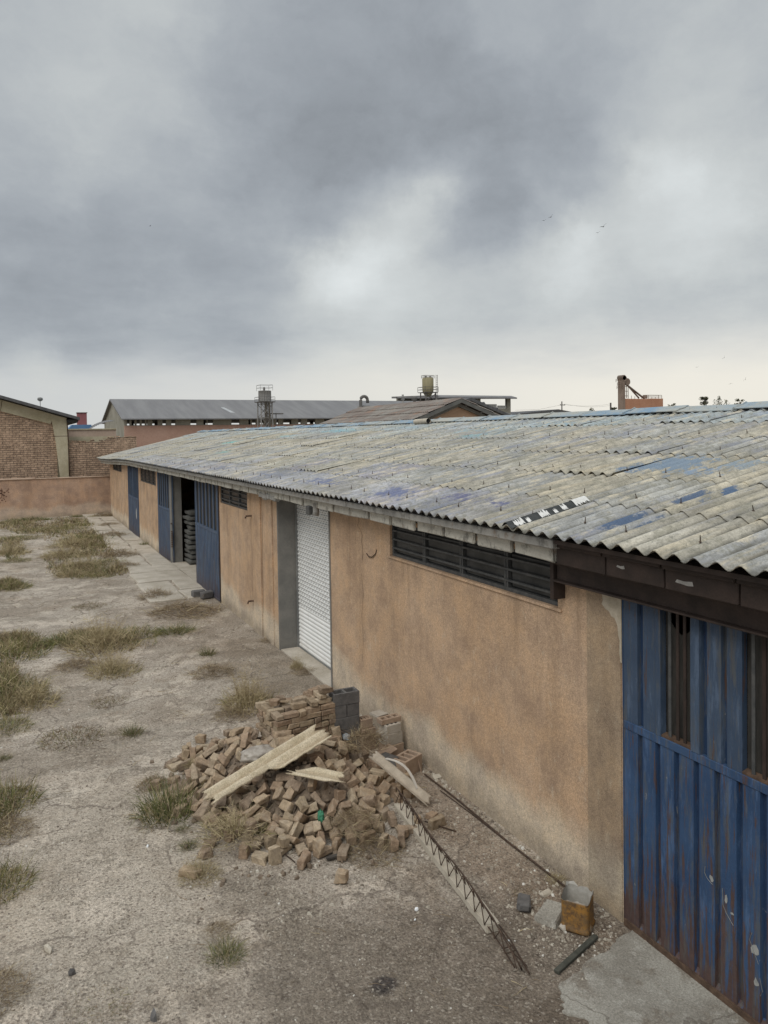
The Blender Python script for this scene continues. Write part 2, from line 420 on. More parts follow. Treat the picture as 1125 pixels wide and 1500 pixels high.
def m_ground():
    M = Mat('worn_concrete_yard', .97, .12)
    p = M.pos(); x, y, z = M.sep(p)
    big = M.noise(.42, 6, .62); mid = M.noise(1.5, 6, .66); fin = M.noise(9, 6, .72)
    c = M.mix(M.rng(big, .36, .62), (.345, .305, .255), (.465, .425, .37))
    c = M.mix(M.rng(mid, .5, .66, 0, .65), c, (.52, .48, .415))
    c = M.mix(M.rng(M.noise(.9, 6, .68, M.vadd(p, (13., 4., 0.))), .52, .66, 0, .6), c, (.285, .235, .18))
    c = M.mix(M.rng(M.noise(.5, 7, .7, M.vs(p, (.8, 2.6, 1))), .54, .64, 0, .5), c, (.33, .31, .265))
    pe = M.noise(1.15, 8, .74, M.vadd(p, (5., 9., 0.))); pm_ = M.rng(pe, .505, .53)
    c = M.mix(1., c, M.grey(pm_, .86, 1.10), 'MULTIPLY')
    pe2 = M.noise(2.7, 8, .76, M.vadd(p, (1., 2., 0.))); pm2 = M.rng(pe2, .56, .58)
    c = M.mix(M.math('MULTIPLY', pm2, .5), c, (.225, .195, .155))
    # darker oil stained patches where the yard is used
    def spot(cx, cy, rx, ry, n, a, col):
        q = M.math('ADD', M.math('POWER', M.math('ABSOLUTE', M.math('DIVIDE', M.math('SUBTRACT', x, cx), rx)), 2.), M.math('POWER', M.math('ABSOLUTE', M.math('DIVIDE', M.math('SUBTRACT', y, cy), ry)), 2.))
        q = M.math('ADD', q, M.math('MULTIPLY', M.math('SUBTRACT', n, .5), 2.4))
        return M.mix(M.rng(q, 1.1, .45, 0, a), c, col)
    c = spot(3.1, 4.5, 1.9, 1.75, big, .82, (.178, .152, .124))
    c = spot(.7, 7.6, 1.1, 2.2, mid, .4, (.50, .455, .385))
    c = spot(2.0, 4.6, 1.0, 1.3, mid, .35, (.21, .19, .16))
    c = spot(4.1, 7.3, .45, 3.2, mid, .55, (.27, .215, .165))
    c = spot(1.75, 6.6, .34, .36, mid, .6, (.225, .20, .165))
    c = spot(2.0, 5.95, .3, .55, fin, .6, (.225, .20, .165))
    c = spot(3.35, 4.12, .3, .22, mid, .75, (.15, .125, .10))
    c = spot(2.38, 4.98, .15, .12, mid, .9, (.06, .055, .055))
    c = spot(1.2, 4.6, .4, .3, fin, .45, (.20, .175, .145))
    c = spot(1.5, 5.4, .5, .25, fin, .45, (.21, .185, .155))
    c = spot(.2, 10.5, 1.6, .5, mid, .5, (.25, .22, .18))
    c = spot(-.6, 14., 2.2, .6, mid, .45, (.27, .235, .19))
    c = spot(3.9, 12.5, .7, 2.6, mid, .5, (.24, .205, .16))
    # speckle of aggregate
    sp = M.noise(42, 4, .8); c = M.mix(1., c, M.grey(M.rng(sp, .30, .70), .60, 1.28), 'MULTIPLY')
    sp2 = M.noise(14, 7, .82); c = M.mix(M.rng(sp2, .55, .63, 0, .55), c, (.185, .155, .12))
    v = M.vor(55, None, 'F1', 'Color'); vv = M.sep(v)[0]
    c = M.mix(M.rng(vv, .88, .95, 0, .3), c, (.56, .53, .47))
    c = M.mix(M.rng(vv, .12, .05, 0, .6), c, (.12, .10, .085))
    c = M.mix(M.rng(fin, .56, .70, 0, .35), c, (.22, .185, .145))
    # hairline cracks
    c = M.mix(1., c, (1.06, 1.01, .965), 'MULTIPLY')
    cr = M.vor(.55, M.vadd(p, M.vs(M.noise(1.6, 4, .6, None, 0, True), (.7, .7, 0))), 'DISTANCE_TO_EDGE')
    c = M.mix(M.math('MULTIPLY', M.rng(cr, .012, .003, 0, .6), M.rng(mid, .40, .55)), c, (.13, .105, .085))
    far = M.rng(y, 46, 60); c = M.mix(far, c, (.26, .21, .15))
    M.color(c)
    h = M.math('ADD', M.math('MULTIPLY', M.noise(28, 6, .75), 1.), M.math('MULTIPLY', M.vor(48), -.7))
    h = M.math('ADD', h, M.math('MULTIPLY', fin, 1.0)); h = M.math('ADD', h, M.math('ADD', M.math('MULTIPLY', pm_, .45), M.math('MULTIPLY', pm2, -.4)))
    M.bump(h, .75, .022)
    return M.m
M_ground = m_ground()
M_path = simple('slab_concrete', (.39, .345, .28), (.52, .47, .40), 2.2, .97, .16, .5, bsc=35)
def m_apron():
    M = Mat('apron_concrete', .96, .12); p = M.pos()
    c = M.mix(M.rng(M.noise(1.6, 6, .65), .35, .62), (.255, .235, .20), (.365, .345, .30))
    c = M.mix(M.rng(M.noise(3.1, 7, .7), .5, .6, 0, .75), c, (.20, .17, .135))
    c = M.mix(M.rng(M.noise(7, 6, .75, M.vadd(p, (3., 1., 0))), .54, .62, 0, .6), c, (.42, .40, .355))
    c = M.mix(1., c, M.grey(M.rng(M.noise(60, 4, .8), .28, .72), .68, 1.26), 'MULTIPLY')
    cr = M.vor(.45, M.vadd(p, M.vs(M.noise(2.6, 4, .6, None, 0, True), (.5, .5, 0))), 'DISTANCE_TO_EDGE')
    c = M.mix(M.rng(cr, .006, .002, 0, .6), c, (.13, .11, .09))
    M.color(c); M.bump(M.math('ADD', M.noise(40, 5, .75), M.noise(6, 5, .6)), .6, .015); return M.m
M_apron = m_apron()

def m_plant(name, c1, c2):
    M = Mat(name, .8, .2)
    r = M.attr('tone', True)
    c = M.mix(r, c1, c2); M.color(c)
    return M.m
M_straw = m_plant('straw_stems', (.25, .195, .11), (.54, .45, .28))
M_tangle = m_plant('brown_stems', (.13, .095, .06), (.30, .225, .145))
M_green = m_plant('green_blades', (.05, .066, .024), (.165, .185, .07))
M_olive = m_plant('olive_blades', (.12, .112, .042), (.32, .285, .12))
M_leaf = m_plant('tree_leaves', (.05, .055, .03), (.13, .12, .07))
# ------------------------------------------------------------------ ground
WX = 4.4656                                # face of the long wall
def gz(x, y):
    if x > 4.2 or x < -14 or y > 43 or y < 1: k = 0.
    else: k = sstep(4.2, 3.6, x)*sstep(43, 40, y)*sstep(1, 2, y)*sstep(-14, -10, x)
    if k == 0: return 0.
    return k*(.035*mnoise.noise((x*.45, y*.45, 1.))+.014*mnoise.noise((x*1.7, y*1.7, 4.))+.006*mnoise.noise((x*5, y*5, 2.)))
def build_ground():
    xs = [-900, -300, -100, -40, -24, -16, -12]+[-10+.25*i for i in range(20)]+[-5+.11*i for i in range(86)]+[4.6, 6, 10, 20, 40, 100, 300, 900]
    ys = [-300, -80, -20, -5, 0, 1]+[1.5+.11*i for i in range(120)]+[15+.3*i for i in range(96)]+[44, 46, 50, 60, 80, 120, 200, 400, 900, 1600]
    bm = NB(); g = [[bm.verts.new((x, y, gz(x, y))) for x in xs] for y in ys]
    for j in range(len(ys)-1):
        for i in range(len(xs)-1):
            f = bm.faces.new((g[j][i], g[j][i+1], g[j+1][i+1], g[j+1][i])); f.smooth = True
    struct('ground', bm, M_ground)
build_ground()

# slab path along the wall: broken flags
bm = NB(); rs = random.Random(3)
y = 19.2
while y < 42.6:
    L = rs.uniform(1.0, 1.7); xl = 3.12+rs.uniform(-.12, .12)-(.25 if y < 22 else 0)
    for (a, b) in ((xl, 3.78+rs.uniform(-.06, .06)), (3.80+rs.uniform(-.03, .06), 4.455)):
        q = [(a+rs.uniform(-.05, .05), y+rs.uniform(.01, .05)), (b, y+rs.uniform(.01, .06)), (b+rs.uniform(-.03, .0), y+L-rs.uniform(.01, .05)), (a+rs.uniform(-.05, .05), y+L-rs.uniform(.01, .05))]
        zt = .045+rs.uniform(-.012, .012)
        lo = [bm.verts.new((px, py, -.03)) for px, py in q]; hi = [bm.verts.new((px, py, zt+rs.uniform(-.008, .008))) for px, py in q]
        bm.faces.new(hi)
        for i in range(4): bm.faces.new((lo[i], lo[(i+1) % 4], hi[(i+1) % 4], hi[i]))
    y += L
fixn(bm)
bmesh.ops.bevel(bm, geom=bm.edges[:], offset=.012, segments=1, affect='EDGES')
struct('path', bm, M_path)

# concrete threshold in front of the near blue door
bm = NB()
rs2 = random.Random(6)
def rough_edge(E, n=5, a=.014):
    out = []
    for i in range(len(E)):
        p, q_ = Vector(E[i]), Vector(E[(i+1) % len(E)])
        for k in range(n):
            t = k/n; c = p.lerp(q_, t)
            if p.x < 4.44 or q_.x < 4.44: c += Vector((rs2.uniform(-a, a), rs2.uniform(-a, a)))
            out.append((min(c.x, 4.452), c.y))
    return out
edge = [(4.452, 1.0), (4.452, 4.56), (4.25, 4.53), (4.08, 4.46), (3.92, 4.47), (3.72, 4.38), (3.53, 4.37), (3.44, 4.22), (3.38, 4.13), (3.47, 3.98), (3.40, 3.80), (3.30, 3.55), (3.22, 3.0), (3.1, 1.0)]
def poly_slab(bm, edge, z0, z1):
    lo = [bm.verts.new((a, b, z0)) for a, b in edge]; hi = [bm.verts.new((a, b, z1)) for a, b in edge]
    n = len(edge); bm.faces.new(hi)
    for i in range(n): bm.faces.new((lo[i], lo[(i+1) % n], hi[(i+1) % n], hi[i]))
    fixn(bm)
poly_slab(bm, rough_edge(edge), -.04, .018)
struct('pavement', bm, M_apron)

# ------------------------------------------------------------------ long warehouse
YN, YF = -1.0, 42.3
WH = thing('warehouse', 'long tan plastered warehouse with corrugated asbestos roof, blue doors and white shutter', 'warehouse', (WX+2.7, 20, 0))
EX, EZ, RX, RZ = 4.0156, 3.2195, 9.8524, 4.385
SL = math.hypot(RX-EX, RZ-EZ)
WT = 2.985                                 # top of wall
def rects(bm, ylo, yhi, zlo, zhi, ops, x, back, mi=0, mir=1):
    """wall sheet at x facing -x with openings (y0,y1,z0,z1,depth); reveals run inwards"""
    ys = sorted({ylo, yhi, *[o[0] for o in ops], *[o[1] for o in ops]}); zs = sorted({zlo, zhi, *[o[2] for o in ops], *[o[3] for o in ops]})
    vd = {}
    def V(a, b):
        if (a, b) not in vd: vd[(a, b)] = bm.verts.new((x, a, b))
        return vd[(a, b)]
    for i in range(len(ys)-1):
        for j in range(len(zs)-1):
            cy, cz = (ys[i]+ys[i+1])/2, (zs[j]+zs[j+1])/2
            if any(o[0] < cy < o[1] and o[2] < cz < o[3] for o in ops): continue
            f = bm.faces.new((V(ys[i], zs[j]), V(ys[i], zs[j+1]), V(ys[i+1], zs[j+1]), V(ys[i+1], zs[j]))); f.material_index = mi
    for (a, b, c, d, dep) in ops:
        X = x+dep
        for P in (((a, c), (a, d)), ((b, c), (b, d)), ((a, d), (b, d))) + ((((a, c), (b, c)),) if c > zlo+.01 else ()):
            (p0, q0), (p1, q1) = P
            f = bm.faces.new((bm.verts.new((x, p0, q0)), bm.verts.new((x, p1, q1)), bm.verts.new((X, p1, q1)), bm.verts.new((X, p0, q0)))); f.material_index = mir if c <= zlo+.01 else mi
OPS = [(.9, 4.665, -.1, 2.80, .3), (5.50, 8.97, 2.49, 2.95, .16), (11.15, 13.75, -.1, 2.955, .40), (15.88, 18.33, 2.50, 2.95, .16),
       (18.41, 27.3, -.1, 2.96, .35), (27.72, 31.5, 2.38, 2.93, .16), (31.98, 35.1, -.1, 2.90, .3), (37.4, 41.0, 2.50, 2.88, .16)]
bm = NB(); rects(bm, YN, YF, -.1, WT+.12, OPS, WX, .4)
# far and near gable walls and the back wall close the building
for yy in (YN, YF):
    bm.faces.new([bm.verts.new(p) for p in ((WX, yy, -.1), (WX, yy, WT+.12), (RX, yy, RZ-.12), (15.1, yy, 3.1), (15.1, yy, -.1))])
quad(bm, (15.1, YN, -.1), (15.1, YN, 3.1), (15.1, YF, 3.1), (15.1, YF, -.1))
obj('wall', bm, [M_wall, M_grey_plaster], WH)
# shallow plaster pilasters on the face
for (a, b, t) in ((4.69, 5.10, .014), (14.1, 14.72, .022), (14.86, 15.42, .03)):
    bm = NB(); box(bm, WX-t, WX+.01, a, b, -.05, 2.96); bmesh.ops.bevel(bm, geom=bm.edges[:], offset=.006, segments=1, affect='EDGES')
    obj('pilaster', bm, M_pil if a < 5 else M_wall, WH)
# inside: partition beside the open doorway and a dim floor slab
bm = NB(); box(bm, WX+.03, WX+.36, 24.99, 25.3, -.02, 2.93); obj('doorway_pier', bm, M_grey_plaster, WH)
bm = NB(); box(bm, WX+.005, 15.0, 18.5, 25.0, -.05, .03); obj('floor_slab', bm, M_path, WH)
bm = NB(); box(bm, WX+.005, WX+.44, 11.16, 13.74, -.05, .022); obj('door_sill', bm, M_path, WH)

# broken plaster at the head of the near door, cracks, hook of wire
bm = NB()
o_ = [(4.70, 2.775), (4.86, 2.772), (4.895, 2.73), (4.885, 2.68), (4.90, 2.65), (4.86, 2.615), (4.81, 2.60), (4.785, 2.565), (4.745, 2.555), (4.715, 2.50), (4.705, 2.42), (4.69, 2.38), (4.695, 2.28), (4.68, 2.2), (4.668, 2.2), (4.668, 2.775)]
a = [bm.verts.new((WX-.019, p, q)) for p, q in o_]; bm.faces.new(a)
obj('broken_plaster', bm, simple('bare_plaster', (.40, .35, .27), (.52, .46, .37), 12, .95, .15, .6, bsc=50), WH)
bm = NB()
def crack(bm, pts, w):
    prev = None
    for i, (y_, z_) in enumerate(pts):
        k = w*(.4+.6*random.random())
        cur = (bm.verts.new((WX-.003, y_-k, z_)), bm.verts.new((WX-.003, y_+k, z_)))
        if prev: bm.faces.new((prev[0], prev[1], cur[1], cur[0]))
        prev = cur
crack(bm, [(9.99, 2.98), (9.97, 2.86), (10.02, 2.79), (9.90, 2.72), (9.86, 2.66), (9.88, 2.58), (9.85, 2.42), (9.87, 2.30)], .007)
crack(bm, [(4.72, 2.75), (4.93, 2.73), (4.96, 2.68), (4.92, 2.60), (4.83, 2.57), (4.79, 2.55), (4.76, 2.44), (4.73, 2.30), (4.72, 2.12), (4.70, 1.9)], .005)
crack(bm, [(9.9, 2.1), (9.86, 1.8), (9.92, 1.5), (9.88, 1.1), (9.93, .8)], .004)
crack(bm, [(15.6, 2.9), (15.62, 2.3), (15.58, 1.7), (15.6, 1.0), (15.57, .4)], .007)
crack(bm, [(14.8, 2.9), (14.79, 2.2), (14.82, 1.4), (14.8, .5)], .008)
obj('wall_crack', bm, simple('crack_brown', (.10, .07, .045), (.14, .10, .07), 20, 1, 0), WH)  # flat dark brown strips for the wall cracks
bm = NB()
tube(bm, [(WX-.004, 9.72, 2.42), (WX-.012, 9.62, 2.385), (WX-.015, 9.50, 2.40), (WX-.012, 9.40, 2.46), (WX-.003, 9.38, 2.52)], .007, 6)
obj('wire_hook', bm, M_rebar, WH)
bm = NB()
for (y_, z_) in ((15.55, 2.43), (15.5, .62)):
    tube(bm, [(WX+.01, y_, z_), (WX-.12, y_, z_), (WX-.14, y_, z_-.05)], .02, 8)
obj('pipe_stub', bm, M_rust, WH)

# ---- roof
ROWS = [0, .91, 1.85, 2.89, 3.83, 4.84, 5.68, 5.96]
WAVE, AMP = .177, .0255
def droop(y, u): return -.20*sstep(31, 43.5, y)*max(0, 1-u/SL)+.012*mnoise.noise((y*.35, u*.5, 3.))
dx, dz = (RX-EX)/SL, (RZ-EZ)/SL
def roofp(y, u, lift=0., ph=0.):
    h = AMP*math.cos(2*PI*(y/WAVE)+ph)+AMP+lift
    return Vector((EX+dx*u-dz*h, y, EZ+dz*u+dx*h+droop(y, u)))
PAL = [(.40, .375, .315), (.41, .385, .325), (.385, .37, .32), (.375, .37, .34), (.39, .36, .295), (.36, .36, .345), (.385, .38, .35), (.41, .38, .31), (.345, .35, .35)]
COOL = [(.335, .34, .36), (.315, .32, .345), (.35, .35, .36), (.37, .36, .345), (.33, .32, .345)]
TEAL = [(.37, .42, .43), (.385, .42, .42), (.40, .42, .395), (.37, .40, .415), (.41, .41, .37)]
PATCH = [  # (y, u, half width y, half length u, colour, weight)
    (4.76, .56, .055, .26, (.075, .115, .19), .30), (4.51, .62, .055, .20, (.075, .115, .19), .30), (4.72, 1.34, .06, .26, (.085, .125, .20), .28),
    (4.55, 1.62, .07, .10, (.08, .13, .22), .4), (4.57, 1.32, .05, .2, (.12, .16, .23), .1), (5.35, 2.2, .6, .5, (.20, .27, .36), .05), (3.9, 2.3, .7, .4, (.19, .28, .33), .1),
    (7.4, .62, .7, .3, (.15, .155, .24), .08), (6.6, .6, .5, .2, (.14, .15, .24), .1), (8.8, .45, .9, .45, (.16, .18, .28), .12), (11.5, .5, 1.6, .5, (.17, .19, .28), .05), (14.5, .5, 1.6, .45, (.19, .21, .27), .05), (18, .5, 2., .4, (.2, .21, .26), .05),
    (13.2, 4.6, 2.2, .8, (.27, .37, .40), .0), (10.8, 5.0, 2., .6, (.26, .36, .42), .0), (17, 5.2, 3., .7, (.28, .38, .42), .0), (8.5, 5.4, 2., .5, (.25, .33, .41), .0), (6.5, 5.5, 2., .5, (.25, .31, .38), .0),
    (27.5, 3.2, .9, .5, (.20, .42, .40), .15), (24., 4.2, 2., .5, (.27, .42, .43), .05), (21, 5., 3., .6, (.25, .40, .44), .08), (12.4, 4.05, .8, .28, (.22, .36, .38), .1), (23.3, 1.9, 1., .45, (.27, .41, .385), .1), (5.95, 2.5, .45, .45, (.19, .25, .32), .25), (6.25, 2.2, .2, .3, (.16, .22, .30), .2), (5.2, 2.6, .5, .4, (.24, .29, .33), .1)]
def build_roof():
    V, F, colA, waveA, paintA, pfA = [], [], [], [], [], []
    rr = random.Random(21)
    NS = 8; sw = 5*WAVE
    Y0, Y1 = .9, 44.55
    for r in range(7):
        u0, u1 = ROWS[r], ROWS[r+1]
        y = Y0+(.4*sw if r % 2 else 0)-(.0); k = 0
        while y < Y1:
            ya, yb = y, min(y+sw+.10, Y1)
            if r == 0 and y > 30: pal = PAL
            elif r == 0: pal = COOL if y > 6.2 else PAL
            elif r == 1 and y > 9 and y < 26: pal = COOL+PAL
            elif r >= 5: pal = TEAL
            elif r == 4: pal = TEAL+PAL
            else: pal = PAL
            base = rr.choice(pal); t = rr.uniform(.93, 1.06); base = tuple(c*t for c in base)
            ou = rr.uniform(-.025, .02) if r else rr.uniform(-.008, .008); la = .011+rr.uniform(0, .009)+(.02 if rr.random() < .08 else 0); lb = .002
            if r == 0: la = .004+rr.uniform(0, .004)
            near = y < 16
            n = max(2, int(round((yb-ya)/WAVE*(NS if near else 6)))); m = 9 if near else 5
            ua, ub = u0+ou, u1+.13
            i0 = len(V)
            lip0 = None
            for j in range(-1, m+1):
                jj = max(j, 0); u = ua+(ub-ua)*jj/m; f = (u-ua)/(ub-ua)
                for i in range(n+1):
                    yy = ya+(yb-ya)*i/n
                    lift = la*(1-f)+lb*f+.002*(k % 2)
                    if j == -1: lift -= .006
                    p = roofp(yy, u, lift); V.append(p)
                    c = base; colA += [*c, 1.]
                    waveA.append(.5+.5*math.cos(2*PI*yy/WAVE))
                    best = 0; bc = (0, 0, 0)
                    for (py, pu, hy, hu, cc, w) in PATCH:
                        d = max(abs(yy-py)/hy, abs(u-pu)/hu)
                        if d < 1.3:
                            s = (1.3-d)/1.3*.55+w
                            if s > best: best = s; bc = cc
                    paintA += [*bc, 1.]; pfA.append(best)
            for j in range(m+1):
                for i in range(n):
                    a = i0+j*(n+1)+i
                    F.append((a, a+1, a+n+2, a+n+1))
            y += sw; k += 1
    # back slope, plain
    i0 = len(V); n = 400
    for j in range(2):
        for i in range(n+1):
            yy = Y0+(Y1-Y0)*i/n; u = j*5.9
            h = AMP*math.cos(2*PI*i/4.)
            V.append(Vector((RX+dx*u+.05, yy, RZ-.02-dz*u+h))); colA += [.4, .38, .32, 1]; waveA.append(.5); paintA += [0, 0, 0, 1]; pfA.append(0)
    for i in range(n):
        a = i0+i; F.append((a, a+1, a+n+2, a+n+1))
    o0 = org(WH); me = bpy.data.meshes.new('roof'); me.from_pydata([v-o0 for v in V], [], F); me.update()
    me.polygons.foreach_set('use_smooth', [True]*len(me.polygons)); me.set_sharp_from_angle(angle=R_(60))
    for nm, tp, dat in (('col', 'FLOAT_COLOR', colA), ('paint', 'FLOAT_COLOR', paintA)):
        a = me.color_attributes.new(nm, tp, 'POINT'); a.data.foreach_set('color', dat)
    for nm, dat in (('wave', waveA), ('pfac', pfA)):
        a = me.attributes.new(nm, 'FLOAT', 'POINT'); a.data.foreach_set('value', dat)
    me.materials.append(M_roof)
    o = bpy.data.objects.new('roof', me); COL.objects.link(o); o.parent = WH; ORG[o.name] = o0
    return o
ROOF = build_roof()

# ridge capping: overlapping folded pieces
def m_ridge():
    M = Mat('ridge_cap_asbestos', .95, .12)
    y = M.sep(M.pos())[1]
    c = M.ramp(M.noise(.55, 4, .6), [(.3, (.42, .40, .34)), (.48, (.33, .37, .38)), (.6, (.20, .30, .40)), (.75, (.26, .38, .45))])
    c = M.mix(M.rng(M.noise(7, 6, .75), .45, .65, 0, .7), c, (.40, .38, .32))
    c = M.mix(M.rng(M.noise(16, 5, .7), .56, .68, 0, .7), c, (.17, .16, .15))
    M.color(c); M.bump(M.noise(50, 4), .3, .008); return M.m
M_ridge = m_ridge()
bm = NB(); y = .9; k = 0
while y < 44.5:
    L = 1.13; yb = min(y+L+.08, 44.6); t = .012*(k % 2)+random.uniform(0, .008)
    prof = []
    W2 = .27
    for s in [-1., -.62, -.3, 0, .3, .62, 1.]:
        prof.append((RX+s*W2, RZ+.095+t-abs(s)*W2*.22-(.012 if abs(s) > .9 else 0)+(.018 if s == 0 else 0)))
    end = []
    for yy in (y, yb):
        jit = random.uniform(-.008, .008)
        end.append([bm.verts.new((px, yy, pz+jit)) for px, pz in prof]); end.append([bm.verts.new((px, yy, pz-.012+jit)) for px, pz in prof])
    for i in range(6):
        for a, b in ((0, 2), (3, 1), (1, 0), (2, 3)): bm.faces.new((end[a][i], end[a][i+1], end[b][i+1], end[b][i]))
    for i in (0, 6): bm.faces.new((end[0][i], end[1][i], end[3][i], end[2][i]))
    # end collar of each piece
    tube(bm, [(px, yb-.03, pz+.008) for px, pz in prof], .014, 5)
    y += L; k += 1
fixn(bm)
obj('ridge_cap', bm, M_ridge, ROOF)
# dislodged piece of capping with a black plug painting the shade in its open end
bm = NB(); tube(bm, [(9.55, 17.55, RZ+.05), (9.5, 16.75, RZ+.06)], .07, 12, 0, False)
obj('loose_cap', bm, M_conc, ROOF)
bm = NB(); tube(bm, [(9.545, 17.5, RZ+.05), (9.503, 16.8, RZ+.06)], .06, 12, 0, True); obj('cap_shade_plug', bm, M_black, ROOF)

# hook bolts sticking up from the crests just above each lap
def bolt_bm(p):
    b = NB(); tube(b, [p-Vector((0, 0, .03)), p+Vector((0, 0, .02)), p+Vector((.0, .003, .046))], [.0055, .0045, .003], 5)
    tube(b, [p+Vector((0, 0, .0)), p+Vector((0, 0, .006))], .012, 6); return b
spots = []
for r in range(7):
    u = ROWS[r]+.17 if r else .30
    i = 0
    y = math.ceil(1.2/WAVE)*WAVE+(r % 2)*WAVE
    while y < 40:
        spots.append((y, u+random.uniform(-.03, .03))); y += WAVE*(3 if i % 2 else 4); i += 1
spots = [(s, roofp(s[0], s[1], .012)) for s in spots]
spots.sort(key=lambda q: (q[1]-Vector((0, 0, CH))).length)
m0 = bolt_bm(Vector((0, 0, 0))); bme = bpy.data.meshes.new('hook_bolt'); m0.to_mesh(bme); m0.free(); bme.materials.append(M_rebar)
for s, p in spots[:70]:
    o = bpy.data.objects.new('hook_bolt', bme); COL.objects.link(o); o.parent = ROOF; o.location = p-org(WH)
    o.rotation_euler = (random.uniform(-.15, .15), random.uniform(-.15, .15), 0); o.scale = (1, 1, random.uniform(.8, 1.15))
bm = NB()
for s, p in spots[70:]:
    b = bolt_bm(p); merge(bm, b)
o = obj('hook_bolt', bm, M_rebar, ROOF); o['kind'] = 'stuff'

# bitumen strip with torn white foil along one crest
def strip(bm, yc, w, u0, u1, lift, seed, edge=0.):
    q = random.Random(seed); n = 22; m = 8; g = []
    for j in range(n+1):
        u = u0+(u1-u0)*j/n; e0 = q.uniform(-edge, edge); e1 = q.uniform(-edge, edge)
        g.append([bm.verts.new(roofp(yc-w+e0+(2*w+e1-e0)*i/m, u, lift)) for i in range(m+1)])
    for j in range(n):
        for i in range(m): bm.faces.new((g[j][i], g[j][i+1], g[j+1][i+1], g[j+1][i])).smooth = True
YB = 32*WAVE
bm = NB(); strip(bm, YB, .085, .0, .80, .030, 1, .012); obj('bitumen_patch', bm, simple('bitumen', (.018, .02, .02), (.05, .052, .05), 12, .6, .2), ROOF)
bm = NB()
strip(bm, YB-.055, .028, .06, .17, .035, 2, .025); strip(bm, YB-.06, .02, .20, .24, .035, 8, .012); strip(bm, YB-.05, .03, .36, .46, .035, 3, .025); strip(bm, YB-.06, .018, .52, .56, .035, 9, .012)
strip(bm, YB+.0, .07, .78, .95, .036, 4, .02); strip(bm, YB-.05, .025, .62, .68, .035, 5, .02); strip(bm, YB+.06, .02, .04, .10, .035, 6, .012)
split('torn_foil', bm, simple('torn_foil', (.62, .61, .58), (.74, .73, .70), 12, .6, .1), ROOF)

# ---- eaves
def drop_seg(y): return -.20*sstep(31, 43.5, y)
bm = NB(); ya = 5.10; seg = 0
while ya < 44.2:
    yb = min(ya+random.uniform(1.8, 2.6), 44.3); z0 = drop_seg(ya); z1 = drop_seg(yb); j = random.uniform(-.008, .008)
    for (xa, xb, za, zb) in ((4.085+j, 4.36, 3.115, 3.195),):
        v = [bm.verts.new((x, y_, z+d)) for (y_, d) in ((ya+.004, z0), (yb-.004, z1)) for (x, z) in ((xa, za), (xb, za), (xb, zb), (xa, zb))]
        for f in ((0, 1, 2, 3), (7, 6, 5, 4), (0, 4, 5, 1), (1, 5, 6, 2), (2, 6, 7, 3), (3, 7, 4, 0)): bm.faces.new([v[i] for i in f])
    ya = yb
fixn(bm); bmesh.ops.bevel(bm, geom=bm.edges[:], offset=.008, segments=1, affect='EDGES')
def m_eave(name, c1, c2):
    M = Mat(name, .95, .12); p = M.pos()
    c = M.mix(M.rng(M.noise(1.8, 5, .6), .3, .7), c1, c2)
    c = M.mix(M.rng(M.noise(6, 7, .75, M.vs(p, (1, 1., .8))), .52, .64, 0, .7), c, (.13, .125, .115))
    c = M.mix(M.rng(M.noise(9, 6, .7), .56, .7, 0, .6), c, (.22, .15, .10))
    c = M.mix(1., c, M.grey(M.noise(50, 3), .8, 1.2), 'MULTIPLY')
    M.color(c); M.bump(M.noise(45, 5, .7), .4, .008); return M.m
M_lip = m_eave('eave_concrete', (.27, .265, .25), (.36, .35, .325))
M_panel = m_eave('eave_panel_face', (.42, .405, .36), (.54, .52, .46))
obj('eave_lip', bm, M_lip, WH)
pm = []
for v in range(5):
    b = NB(); bbox(b, -.02, .02, -.292, .292, -.068, .068, .012, 0, .005, 2); me = bpy.data.meshes.new('eave_panel'); b.to_mesh(me); b.free(); me.materials.append(M_panel); pm.append(me)
y = 5.166; k = 0
while y < 43.6:
    o = bpy.data.objects.new('eave_panel', pm[k % 5]); COL.objects.link(o); o.parent = WH
    o.location = Vector((4.205+random.uniform(-.008, .008), y+.32, 3.050+drop_seg(y)+random.uniform(-.006, .006)))-org(WH)
    o.rotation_euler = (random.uniform(-.02, .02), random.uniform(-.05, .05), random.uniform(-.015, .015))
    y += .64; k += 1
bm = NB(); box(bm, 4.23, WX-.004, 5.17, 43.6, 3.06, 3.11); obj('soffit', bm, M_lip, WH)
# ribs between panels (mortar stubs that hang a little lower)
bm = NB(); y = 5.166
while y < 43.6:
    box(bm, 4.222, 4.30, y-.012, y+.012, 2.985+drop_seg(y), 3.10+drop_seg(y)); y += .64
obj('rafter_end', bm, M_frame, WH)
# little box and pipe end beside the shutter
bm = NB(); bbox(bm, 4.13, 4.28, 11.16, 11.30, 2.86, 3.0, .01); obj('junction_box', bm, M_frame, WH)
bm = NB(); tube(bm, [(4.20, 11.02, 3.05), (4.20, 11.02, 2.93), (4.19, 11.02, 2.86)], .05, 10); obj('drain_spout', bm, M_lip, WH)
# lumps of mortar over the shutter
bm = NB()
for (y_, z_) in ((13.9, 3.0), (13.7, 2.985), (13.45, 3.0), (13.2, 2.99)): bbox(bm, 4.16, 4.3, y_-.14, y_+.1, z_-.06, z_+.05, .03, 0, .012)
obj('mortar_lump', bm, M_lip, WH)

